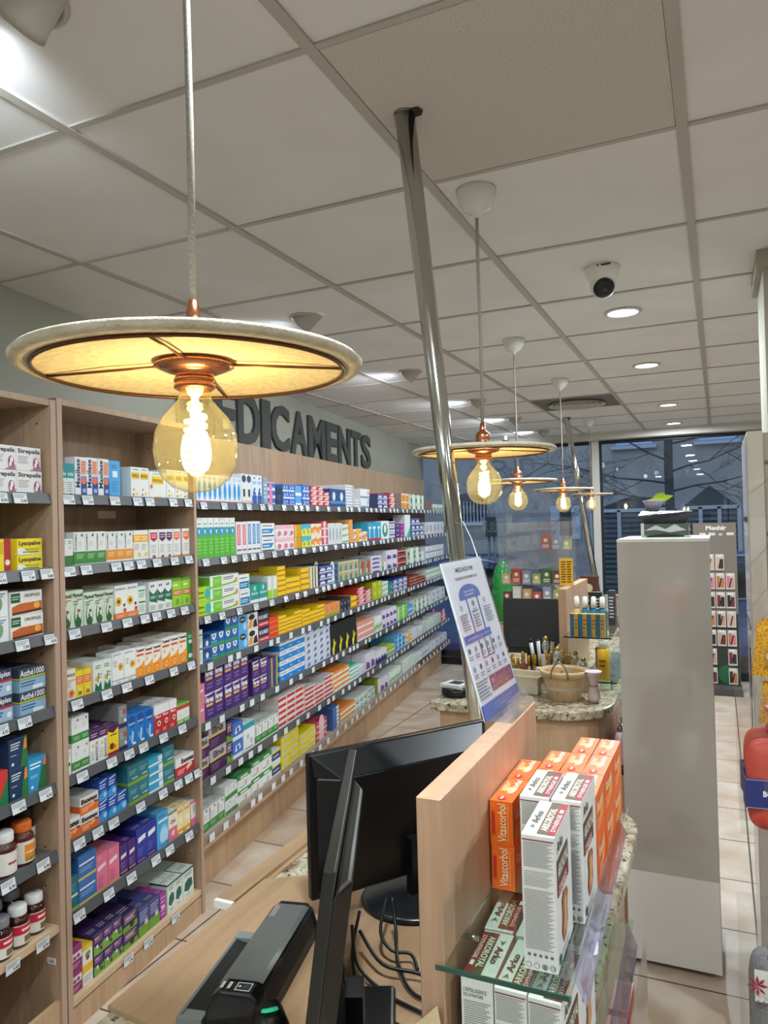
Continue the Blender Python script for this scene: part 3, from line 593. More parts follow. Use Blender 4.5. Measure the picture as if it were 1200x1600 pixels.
'rhino': ('#1c4fae', 'navy and sky striped', [('p',[(0,0),(1,0),(1,.4),(.5,.5),(0,.3)],'#3f9ade'),('l',.1,.55,.8,.8,2,'#dfe8f6'),('p',[(.2,.85),(.95,.95),(.9,.99),(.1,.9)],'#e8eef8'),('e',.7,.25,.2,0,'#a8d4f4')]),
'tealg': ('#2c7a86', 'petrol blue with green foot', [('r',0,0,1,.16,'#8aa832'),('l',.15,.5,.85,.75,3,'#8fb8be'),('r',.4,.26,.95,.34,'#a8ccd0')]),
'cyanst': ('#3aa6cc', 'cyan and white striped flat', [('r',0,.0,1,.25,'#e2eaec'),('l',.1,.4,.6,.8,2,'#d0ecf4'),('r',.7,.3,1,.9,'#e6ecec')]),
'tealt': ('#1f6e80', 'tall petrol teal', [('r',0,0,1,.08,'#a0b83a'),('r',.4,.4,.95,.47,'#cfe0e2'),('l',.1,.55,.8,.8,4,'#5a9aa6')]),
'blue': ('#3a72b8', 'steel blue', [('r',0,0,1,.1,'#d8c05a'),('r',.05,.6,.9,.68,'#e2ecf4'),('l',.1,.3,.8,.5,2,'#8fb4de')]),
'pink': ('#e67a98', 'bubblegum pink', [('p',[(.1,.55),(.8,.62),(.8,.72),(.1,.66)],'#f6e4ea'),('l',.1,.1,.6,.4,4,'#c85a7c'),('l',.1,.84,.5,.94,2,'#f0a8bc'),('r',0,0,1,.04,'#d8b050')]),
'purple': ('#4c2878', 'deep purple', [('p',[(.15,.55),(.8,.6),(.8,.72),(.15,.68)],'#e8e0f0'),('r',.1,.08,.9,.13,'#c8a03a'),('l',.1,.2,.7,.45,4,'#8a68b4')]),
'indigo': ('#2e3a9c', 'royal blue', [('p',[(.15,.6),(.85,.66),(.85,.8),(.15,.75)],'#e8ecf6'),('r',.1,.06,.8,.1,'#c8743a'),('l',.1,.2,.6,.45,3,'#5c68c4')]),
'skyt': ('#4aa4d8', 'tall sky blue', [('r',.1,.72,.95,.78,'#e0f0f8'),('e',.6,.35,.4,.28,'#7cc4e8'),('e',.6,.30,.38,.24,'#a8daf2'),('l',.1,.84,.8,.92,2,'#2a7ab4'),('l',.4,.05,.9,.14,2,'#1c4f8a')]),
'oni': ('#ece8e4', 'white and rose herbal tea', [('r',0,0,1,.45,'#e0708c'),('e',.5,.66,.34,0,'#e8dcc8'),('t','Oni',.22,.58,.78,.72,'#2c2a28',0,.03),('e',.5,.25,.2,0,'#f0c0c8'),('r',0,.92,1,1,'#7a9a4a')]),
'cream': ('#f2e0a8', 'cream and golden', [('r',0,0,1,.2,'#eea83a'),('e',.55,.5,.26,0,'#f8f0d8'),('l',.1,.78,.9,.9,2,'#c8584a'),('r',.3,.03,.8,.1,'#f8e8c8')]),
'pinkw': ('#ece6e6', 'white with pink foot', [('r',0,0,1,.3,'#e07a94'),('r',.2,.5,.8,.85,'#d8d4d6'),('l',.25,.55,.75,.8,4,'#9a9298'),('r',0,.9,1,1,'#e07a94')]),
'magw': ('#e6e2e6', 'white and magenta', [('r',0,.72,1,1,'#9c2a78'),('r',0,0,1,.4,'#8a2468'),('e',.25,.5,.1,0,'#c03a4a'),('e',.5,.52,.1,0,'#a0287a'),('e',.75,.54,.1,0,'#a0287a'),('l',.1,.08,.9,.3,3,'#d8a0c4')]),
'yelw': ('#ecebe4', 'white and yellow berry', [('r',0,.32,1,.52,'#f0c01e'),('e',.5,.68,.18,0,'#8a3a5a'),('p',[(.2,.72),(.8,.74),(.7,.84),(.3,.82)],'#5a9a3a'),('l',.1,.06,.9,.24,3,'#b8b8b0'),('r',0,.9,1,1,'#f0c01e')]),
'pgreen': ('#3e2a5e', 'dark purple and green', [('p',[(0,0),(1,0),(1,.46),(.6,.30),(0,.5)],'#7aa83c'),('l',.1,.6,.9,.9,3,'#b890c0'),('e',.35,.4,.12,0,'#e8e8f0'),('e',.75,.2,.14,0,'#39342c'),('r',.1,.78,.5,.84,'#e8a080')]),
'pgreen2': ('#382858', 'dark violet and green', [('r',0,0,1,.34,'#6f9c34'),('l',.1,.5,.9,.92,4,'#c8a8c0'),('e',.6,.3,.16,0,'#2c2820'),('r',.2,.7,.7,.76,'#e8c07a')]),
'pgreen3': ('#4a4a80', 'indigo and green', [('r',0,0,1,.38,'#6f9c34'),('l',.1,.5,.9,.9,4,'#a8a8d8'),('e',.7,.42,.16,0,'#d8c8c8')]),
'magenta': ('#9c3a94', 'magenta', [('l',.1,.1,.9,.9,5,'#d890cc'),('r',.2,.4,.8,.5,'#e8c8e4')]),
'dgw': ('#dfe6dc', 'white with dark green cloud', [('p',[(.1,.3),(.5,.2),(.9,.36),(.85,.6),(.5,.66),(.2,.56)],'#2a6a5a'),('e',.5,.45,.22,0,'#1f5a4c'),('l',.15,.74,.85,.9,2,'#6f8a80'),('r',0,.94,1,1,'#24463c'),('l',.2,.05,.8,.15,2,'#9ab0a4')]),
'strep': ('#e9e7e6', 'white throat lozenge', [('t','Strepsils',.06,.68,.96,.92,'#26222a',0,.03),('l',.06,.28,.5,.62,5,'#b0a8aa'),('p',[(.5,0),(.7,.1),(.66,.3),(.8,.4),(.96,.2),(1,0)],'#b0708a'),('e',.80,.34,.13,.24,'#8a4868'),('e',.82,.42,.07,.13,'#f0e4e8'),('e',.77,.24,.06,.11,'#f0e4e8')]),
'lyso': ('#f0d62a', 'yellow throat tablet', [('t','Lysopaïne',.06,.5,.94,.86,'#1a1c24',0,.03),('p',[(0,0),(.55,0),(.2,.42),(0,.42)],'#eceadf'),('l',.3,.26,.9,.4,2,'#a8842a'),('r',.2,.12,.85,.2,'#4a8a6a'),('r',.0,.0,1,.06,'#e8e4d0')]),
'lysov': ('#f0d62a', 'yellow and red upright', [('t','Lysopaïne',.04,.1,.4,.95,'#1a1c24',90,.03),('r',.66,0,1,1,'#b02a2a'),('e',.83,.3,.12,0,'#e8e0d8'),('r',.45,.55,.62,.9,'#d8b01e')]),
'flor': ('#e4e8e4', 'white herbal', [('e',.5,.5,.3,0,'#7aa080'),('l',.1,.74,.9,.92,2,'#4a6a9c'),('e',.4,.3,.18,0,'#8a9ad0'),('l',.1,.05,.6,.2,2,'#9aa49c')]),
'oro': ('#e8e6e0', 'white and copper propolis', [('r',.02,.55,.3,.95,'#1f5a34'),('l',.05,.65,.27,.85,2,'#b8d0b8'),('t','OROPOLIS',.42,.74,.92,.88,'#4a4a44',0,.02),('p',[(.05,.04),(.98,.1),(.98,.52),(.3,.5),(.05,.38)],'#c8642a'),('p',[(.05,.04),(.98,.1),(.98,.2),(.05,.14)],'#5a2a18'),('e',.82,.36,.1,.14,'#f0b040')]),
'a1000': ('#3c4458', 'slate with white lettering', [('t','Asthé1000',.04,.66,.96,.94,'#eceef0',0,.02),('r',0,.54,1,.62,'#b8c03a'),('r',0,.0,1,.52,'#8fb4d0'),('l',.05,.2,.6,.45,2,'#2a5a8c'),('r',.5,.05,.9,.2,'#e2eaee')]),
'aplex': ('#33405e', 'navy with red band', [('t','Asthéplex',.04,.66,.96,.94,'#eceef0',0,.02),('r',0,.52,1,.62,'#b8303c'),('r',0,.0,1,.52,'#a4c0d8'),('l',.05,.2,.6,.45,2,'#2a5a8c'),('e',.85,.25,.1,0,'#e8ecee')]),
'redg': ('#d83a34', 'red and green vitamin', [('p',[(.5,0),(1,0),(1,.8)],'#1f7a44'),('l',.1,.6,.6,.85,3,'#f8d8d0')]),
'mag': ('#1c3c60', 'navy and green vitamin', [('p',[(.62,0),(1,0),(1,1),(.85,1)],'#2a7a3c'),('p',[(.8,.55),(.98,.6),(.95,.95),(.84,.9)],'#ee8a3a'),('l',.1,.62,.62,.88,3,'#e6ecf2'),('e',.2,.18,.07,0,'#e6ecf2'),('l',.1,.42,.4,.5,1,'#9ab0c8')]),
'maglb': ('#2c94c8', 'sky blue and green vitamin', [('p',[(.5,0),(1,0),(1,.8),(.75,.7)],'#2a6a3c'),('p',[(.82,.7),(.98,.7),(.95,.98),(.84,.9)],'#e8743a'),('l',.1,.66,.7,.88,2,'#e6f2f8'),('e',.2,.14,.07,0,'#e6f2f8'),('l',.1,.4,.5,.5,2,'#a8d8ee')]),
'slimb': ('#e4e8ec', 'slim white and blue', [('e',.5,.45,.34,.34,'#6ab0e0'),('e',.5,.45,.2,.24,'#3a8acc'),('r',0,.0,1,.08,'#d8606c'),('l',.2,.82,.8,.95,2,'#8aa0b4')]),
'slimd': ('#dfe3e7', 'slim white with dark hexagon', [('p',[(.5,.98),(.9,.9),(.9,.78),(.5,.7),(.1,.78),(.1,.9)],'#2c4458'),('r',.3,.25,.7,.5,'#3a3438'),('r',0,.02,1,.12,'#e0b8a0')]),
'six': ('#e2e7ec', 'white carton with blue six', [('r',.05,0,.95,.3,'#2a5ab4'),('t','6',.2,.2,.8,.6,'#1c4ab0',0,.05),('l',.1,.68,.9,.8,2,'#5a9ae0'),('e',.5,.9,.12,0,'#4a4f54')]),
'gblue': ('#8fa4b8', 'grey blue', [('l',.1,.2,.9,.8,4,'#c8d4de')]),
'bluepink': ('#e2e4ea', 'white, blue and pink stacked', [('r',0,.3,1,.9,'#3a66c0'),('e',.4,.3,.24,0,'#ea7aa8'),('l',.2,.5,.8,.75,1,'#dfe6f4')]),
'navy': ('#1f2c50', 'dark navy', [('l',.2,.3,.8,.6,2,'#4a5a88')]),
'bluew': ('#3f74c8', 'royal blue and white', [('r',0,0,1,.22,'#dfe4ec'),('p',[(.2,.35),(.8,.45),(.7,.75),(.3,.7)],'#dfe6f2'),('e',.5,.55,.12,0,'#2a50a0')]),
'skyw': ('#5aa0dc', 'sky blue and white', [('r',0,0,1,.3,'#e4e8ec'),('l',.15,.5,.8,.8,2,'#dcecf6')]),
'redw2': ('#c8353c', 'red and white', [('r',0,0,1,.2,'#e6dede'),('p',[(.15,.4),(.85,.35),(.8,.75),(.3,.8)],'#ecc8c4'),('r',.5,.8,.95,.95,'#e8e0e0')]),
'navyt': ('#274a82', 'navy and teal', [('e',.5,.6,.2,0,'#d8e0ea'),('r',0,.2,1,.35,'#4a8ac0'),('l',.2,.05,.8,.15,1,'#a8bcd8')]),
'whst': ('#e2e5e8', 'flat white', [('r',0,.05,1,.25,'#7f9ab8'),('l',.1,.45,.7,.8,1,'#7a828c'),('r',.75,.4,.95,.8,'#d8a8a0')]),
'navyw': ('#2f3f86', 'navy and white', [('p',[(.1,.3),(.9,.3),(.75,.7),(.25,.7)],'#dfe2ea'),('r',0,0,1,.16,'#e2e4ea'),('r',0,.86,1,.95,'#8a94c8')]),
'brown': ('#7c6a60', 'taupe', [('l',.15,.3,.85,.8,3,'#a89488')]),
'yelor': ('#e6b858', 'yellow and orange', [('e',.5,.55,.3,0,'#d8863a'),('r',0,.82,1,1,'#e8e4dc')]),
'gdots': ('#e2e6df', 'white carton with green circles', [('e',.3,.7,.18,0,'#3a8a54'),('e',.3,.3,.18,0,'#3a8a54'),('e',.3,.7,.09,0,'#e2e6df'),('l',.55,.2,.9,.8,4,'#a4b0a6')]),
'greenblue': ('#5cb83a', 'green and blue syrup', [('r',0,.76,1,1,'#e4e8e4'),('e',.5,.66,.42,0,'#2f90d4'),('p',[(.35,.70),(.65,.70),(.5,.58)],'#e8f2f8'),('l',.15,.1,.85,.5,5,'#8ad06a'),('l',.2,.82,.8,.88,1,'#8a9a90')]),
'pinkslim': ('#e8e4e4', 'slim white and pink', [('r',.2,.3,.8,.92,'#e2687c'),('r',.42,.34,.58,.88,'#f2c0c8'),('l',.1,.1,.9,.2,1,'#5a5c60')]),
'blueslim': ('#e4e6ea', 'slim white and blue toothbrush', [('r',.2,.3,.8,.92,'#4a86c0'),('r',.4,.34,.6,.88,'#b8d4ea'),('l',.1,.1,.9,.2,1,'#5a5c60')]),
'pans': ('#e6e9ea', 'white and blue dressing', [('p',[(.05,.3),(.75,.3),(.95,.62),(.05,.62)],'#2f86c4'),('l',.1,.74,.8,.9,1,'#6a7076'),('r',.05,.08,.95,.16,'#2c3036'),('l',.12,.36,.6,.54,1,'#d8ecf8')]),
'pinkw2': ('#eae4e5', 'white and pink', [('r',0,.7,1,.96,'#f0b4c0'),('e',.6,.35,.3,.2,'#e0718a'),('l',.1,.1,.6,.24,2,'#a8a4a8')]),
'gold': ('#cf9a22', 'golden', [('r',.1,.0,.3,1,'#e8c04a')]),
'cyanyel': ('#eed94a', 'yellow and cyan', [('p',[(0,.5),(1,.7),(1,1),(0,1)],'#3ab4cc'),('e',.5,.35,.2,0,'#5ab87a')]),
'orw': ('#eee0cc', 'white and orange', [('p',[(0,.2),(1,.5),(1,.85),(0,.6)],'#ee8a3a'),('e',.5,.35,.2,0,'#f4b04a')]),
'redpink': ('#c84a68', 'crimson and rose', [('r',0,0,1,.22,'#ecdce0'),('e',.5,.6,.24,0,'#f0c8d0')]),
'greyw': ('#d8dadd', 'pale grey and white', [('e',.5,.5,.2,.3,'#a4aab2'),('l',.15,.05,.85,.2,2,'#8a8f96')]),
'gnw': ('#dfe5e0', 'white and pale green', [('p',[(0,.1),(1,.3),(1,.55),(0,.4)],'#8ab87a'),('l',.1,.65,.8,.9,2,'#7c8a84')]),
'orange': ('#e8a050', 'light orange', [('l',.2,.3,.8,.7,2,'#f4d0a0')]),
'cyanred': ('#2fa4cc', 'cyan with red stripe', [('r',0,0,1,.14,'#c83a5a'),('r',.4,.14,.55,.8,'#e4eef2'),('r',.2,.66,.8,.78,'#e4eef2')]),
'greenU': ('#e2e9e4', 'white and emerald', [('e',.5,.5,.34,.36,'#2a9a70'),('e',.5,.58,.16,.22,'#e2e9e4')]),
'bpw': ('#dfe3ea', 'white with blue and pink', [('r',0,.55,1,.85,'#3a7ab0'),('r',0,.1,1,.3,'#e08ab0')]),
'tealtube': ('#e8ecec', 'tall white and turquoise', [('p',[(.2,0),(1,0),(1,.5)],'#3ab8a0')]),
'limet': ('#b4d82e', 'lime and turquoise', [('e',.85,.5,.24,0,'#3ab4b0'),('t','Zyrtec',.05,.5,.5,.72,'#23301a',0,.03),('l',.08,.2,.6,.35,1,'#5a7a1e')]),
'greenw': ('#7cc83c', 'fresh green and white', [('e',.15,.7,.12,0,'#e8f0e8'),('e',.15,.35,.12,0,'#e8f0e8'),('l',.4,.4,.9,.7,2,'#b8e49a'),('r',0,.9,1,1,'#e6eae2')]),
'spas': ('#e6e8e4', 'white with green swoosh', [('p',[(0,.08),(.8,.2),(.95,.55),(.6,.3),(0,.22)],'#8cb83a'),('l',.1,.55,.7,.85,2,'#5a6068'),('e',.85,.42,.08,0,'#e09a3a')]),
'bluegw': ('#e4e8ea', 'white and petrol', [('r',.05,.1,.95,.55,'#1f7aa8'),('l',.12,.2,.8,.45,2,'#cfe6f0'),('l',.1,.7,.8,.85,1,'#6a7078')]),
'teal2': ('#1f9c8c', 'emerald and white', [('r',0,0,1,.2,'#e2e8e8'),('t','Gaviscon',.1,.45,.9,.62,'#e0f4f0',0,.02),('e',.5,.8,.14,0,'#a8dcd4')]),
'limew': ('#e2e6da', 'white with lime foot', [('r',0,0,1,.4,'#9ccc3a'),('r',.4,0,.55,1,'#c8ccc4')]),
'yellow': ('#f0cc20', 'bright yellow', [('r',0,.12,1,.3,'#c8402a'),('l',.1,.5,.85,.85,1,'#8a5a10'),('r',0,0,1,.1,'#d8b418')]),
'creamb': ('#e0d8bc', 'cream and black', [('r',.7,0,1,1,'#2a2826'),('l',.1,.2,.6,.8,3,'#8a8470')]),
'greenor': ('#a8b49a', 'muted green and orange', [('e',.5,.6,.24,0,'#d8924a'),('e',.4,.3,.2,0,'#4a8a6a'),('r',0,.85,1,1,'#c8ccb8')]),
'redgn': ('#8a9a80', 'moss green and red', [('p',[(.2,.3),(.7,.1),(.9,.8),(.5,.95)],'#cc3a2c'),('e',.3,.3,.16,0,'#c8d0b8')]),
'purpw': ('#dcd8e4', 'white and violet', [('p',[(.1,.1),(.9,.1),(.8,.45),(.2,.55)],'#6a4a94'),('l',.1,.65,.85,.9,2,'#8a84a0')]),
'brownred': ('#a0442e', 'brick red', [('p',[(.1,.2),(.9,.2),(.7,.5),(.3,.5)],'#2c2422'),('r',0,.6,1,.7,'#e4d8d0')]),
'shield': ('#2468b4', 'blue and green shield', [('p',[(.15,.95),(.85,.95),(.75,.6),(.5,.45),(.25,.6)],'#e4e8ea'),('p',[(.35,.85),(.65,.85),(.5,.6)],'#2a4a6a'),('r',0,0,1,.25,'#3a9a5a'),('l',.1,.28,.9,.4,1,'#a8d0ec')]),
'lblue': ('#5aa8e0', 'light blue and grey', [('e',.45,.72,.34,.2,'#3c4248'),('l',.25,.66,.65,.78,1,'#e4e6e8'),('e',.7,.3,.2,0,'#a8d4f0')]),
'orblk': ('#e8e4dc', 'white, orange and black', [('e',.4,.75,.3,.18,'#24262a'),('p',[(0,.1),(.4,.1),(.5,.5),(.2,.55)],'#ee9a2c'),('p',[(.5,.1),(.95,.1),(.85,.6),(.6,.5)],'#26282c')]),
'navred': ('#27284e', 'navy and red', [('r',0,0,1,.35,'#c8353c'),('t','RHUMEX',.08,.5,.92,.78,'#e6e6ee',0,.02),('l',.1,.08,.9,.28,1,'#f0c8c8')]),
'redor': ('#e2452c', 'red orange', [('l',.1,.4,.9,.8,1,'#f8d890'),('r',0,0,1,.14,'#f0a030')]),
'oranger': ('#ee9444', 'soft orange', [('r',0,0,1,.24,'#8aa844'),('e',.5,.6,.18,0,'#a89080')]),
'navyel': ('#2c2c40', 'black and yellow lettered', [('t','Biafine',.1,.5,.9,.8,'#e8d82a',0,.02),('e',.5,.25,.16,0,'#8a8aa0')]),
'olive': ('#b4c02a', 'olive lime', [('r',0,.45,1,.5,'#8a9420'),('e',.5,.7,.16,0,'#d8e06a')]),
'ferv': ('#4a2e72', 'purple flu remedy', [('t','Fervex',.08,.64,.9,.88,'#eee8f4',0,.05),('r',.1,.5,.8,.6,'#e8b06a'),('l',.2,.15,.8,.4,2,'#8a6ab4'),('p',[(.0,.92),(.6,.94),(1,1),(0,1)],'#e2dfe6')]),
'ferv2': ('#54387c', 'purple and lime', [('r',.6,0,.9,1,'#a8c04a'),('l',.05,.3,.5,.8,3,'#c8a0c8')]),
'blwh': ('#e2e6ea', 'white with blue band', [('r',0,.0,1,.55,'#2a86d0'),('l',.1,.68,.8,.9,1,'#8aa0b4'),('r',.1,.2,.4,.3,'#a8d4f0')]),
'gbstack': ('#cfd4dc', 'pale grey flat', [('p',[(.3,.1),(.8,.3),(.7,.8),(.4,.6)],'#5a78b8'),('l',.05,.3,.3,.7,1,'#8a909c')]),
'black': ('#1c1e20', 'black carton with yellow figures', [('p',[(.3,0),(.5,0),(.6,.25),(.8,.38),(.7,.42),(.55,.34),(.55,.5),(.42,.5),(.42,.3),(.25,.2)],'#e6dc2a'),('l',.3,.66,.75,.9,3,'#c4c6c4')]),
'coral': ('#e09a84', 'coral and white', [('r',0,0,1,.3,'#e8e2de'),('l',.1,.5,.8,.8,1,'#f4d4c8')]),
'pink': None,
'rub': ('#472050', 'plum with yellow line', [('r',0,.55,1,1,'#b4aeb0'),('r',0,.5,1,.56,'#e0c43a'),('t','Elirub',.2,.62,.85,.9,'#3a3438',0,.04),('l',.1,.1,.6,.4,3,'#8a6490')]),
'tealw': ('#e4e9e8', 'white with teal top band', [('r',0,.78,1,.98,'#1f9ca0'),('e',.4,.5,.12,0,'#b4c4c8'),('e',.7,.3,.12,0,'#b4c4c8'),('l',.1,.05,.8,.15,1,'#8a9498')]),
'redst': ('#e6dcdb', 'flat white and red', [('r',0,.30,1,.78,'#c8303a'),('l',.1,.4,.7,.68,1,'#f0c8c8'),('e',.88,.54,.06,.2,'#f0d8a0')]),
'orst': ('#e8923c', 'orange and white flat', [('r',0,0,1,.5,'#e8e4d8'),('l',.1,.1,.8,.4,1,'#7a8490')]),
'tealst': ('#dfe8e5', 'white flat carton with emerald top', [('r',0,.6,1,.9,'#3ab090'),('l',.1,.1,.8,.4,1,'#9aa8a4')]),
'wave': ('#dfdfe6', 'white with navy zigzag', [('p',[(0,0),(1,0),(1,.5),(.8,.3),(.6,.6),(.4,.3),(.2,.6),(0,.4)],'#33307a')]),
'limeb': ('#b4cc3c', 'lime and blue', [('r',0,.3,1,.5,'#3a6ab8'),('r',0,0,1,.2,'#e4e8e0')]),
'pinkst': ('#e8d4da', 'flat pale pink', [('r',0,.3,1,.6,'#d4607a')]),
'gbox': ('#e2e6e2', 'white cartons with green lid', [('r',0,.72,1,1,'#3a8a44'),('r',.2,.78,.75,.9,'#e0ecdc'),('e',.6,.35,.1,.2,'#e0a8b0'),('l',.1,.1,.5,.3,1,'#a8b0ac')]),
'navyel2': ('#e4e6e4', 'white, navy and yellow', [('r',.0,.3,1,.8,'#26406e'),('r',.0,.8,1,.92,'#e6d03a'),('l',.1,.4,.8,.7,1,'#a8b8d4')]),
'yellow2': ('#ecdc1c', 'lemon yellow', [('r',.1,.2,.9,.7,'#d8d0b0'),('l',.15,.3,.8,.6,1,'#5a5a8a')]),
'bluest': ('#4a70b8', 'flat blue and white', [('r',.6,.1,1,.9,'#e2e6ec')]),
'oliveb': ('#7f8c1e', 'olive and white', [('r',.5,0,1,1,'#e0e0d8')]),
}
S['pink'] = ('#e67a98', 'bubblegum pink', [('p',[(.1,.55),(.8,.62),(.8,.72),(.1,.66)],'#f6e4ea'),('l',.1,.1,.6,.4,4,'#c85a7c'),('l',.1,.84,.5,.94,2,'#f0a8bc'),('r',0,0,1,.04,'#d8b050')])
TOPC = {'gbox': '#3a8a44', 'gband': '#c4cac4', 'yellow': '#e2c020', 'exo_o': '#d8d6d2', 'redst': '#d8d0d0', 'purptop': '#4a2052', 'yellpurp': '#4a2052', 'yelw': '#f0c01e', 'magw': '#9c2a78', 'grw': '#6ab43c', 'dgw': '#d6ded4', 'greynavy': '#84878a', 'orst': '#e8883a', 'tealst': '#3ab090'}
def carton_mb(st, w_, d_, h_, b=None, M=None, far=False):
    base, look, marks = S[st]; own = b is None
    if own: b = MB()
    if M is None: M = Matrix.Identity(4)
    tc_ = ink(TOPC[st]) if st in TOPC else ink(base)
    x, y, z = w_/2, d_, h_
    vs = [(-x,0,0),(x,0,0),(x,y,0),(-x,y,0),(-x,0,z),(x,0,z),(x,y,z),(-x,y,z)]
    b.add(vs, [(0,3,2,1),(0,1,5,4),(1,2,6,5),(2,3,7,6),(3,0,4,7)], ink(base), False, M)
    b.add(vs[4:], [(0,1,2,3)], tc_, False, M)
    k0 = len(b.v)
    if far: marks = [q for q in marks if q[0] != 't' and not (q[0] == 'l')]
    sub = MB(); sub.face_marks((-x, 0, 0), (w_, 0, 0), (0, 0, h_), marks)
    if not far:   # bands turn round onto the sides, and a printed line on the top
        bands = [q for q in marks if q[0] == 'r' and q[1] <= 0.0 and q[3] >= 1.0]
        sub.face_marks((x, 0, 0), (0, d_, 0), (0, 0, h_), bands); sub.face_marks((-x, d_, 0), (0, -d_, 0), (0, 0, h_), bands)
        sub.face_marks((-x, 0, h_), (w_, 0, 0), (0, d_, 0), [('r', 0.0, 0.0, 1.0, 0.02, '#8e8e8a'), ('l', .15, .25, .85, .55, 2, '#9a9a96')])
    for i, fc in enumerate(sub.f): pass
    off = len(b.v)
    for v in sub.v: b.v.append(tuple(M @ Vector(v)))
    for fc, mi_ in zip(sub.f, sub.m): b.f.append(tuple(q+off for q in fc)); b.m.append(b.mi(sub.mats[mi_])); b.sm.append(False)
    return b
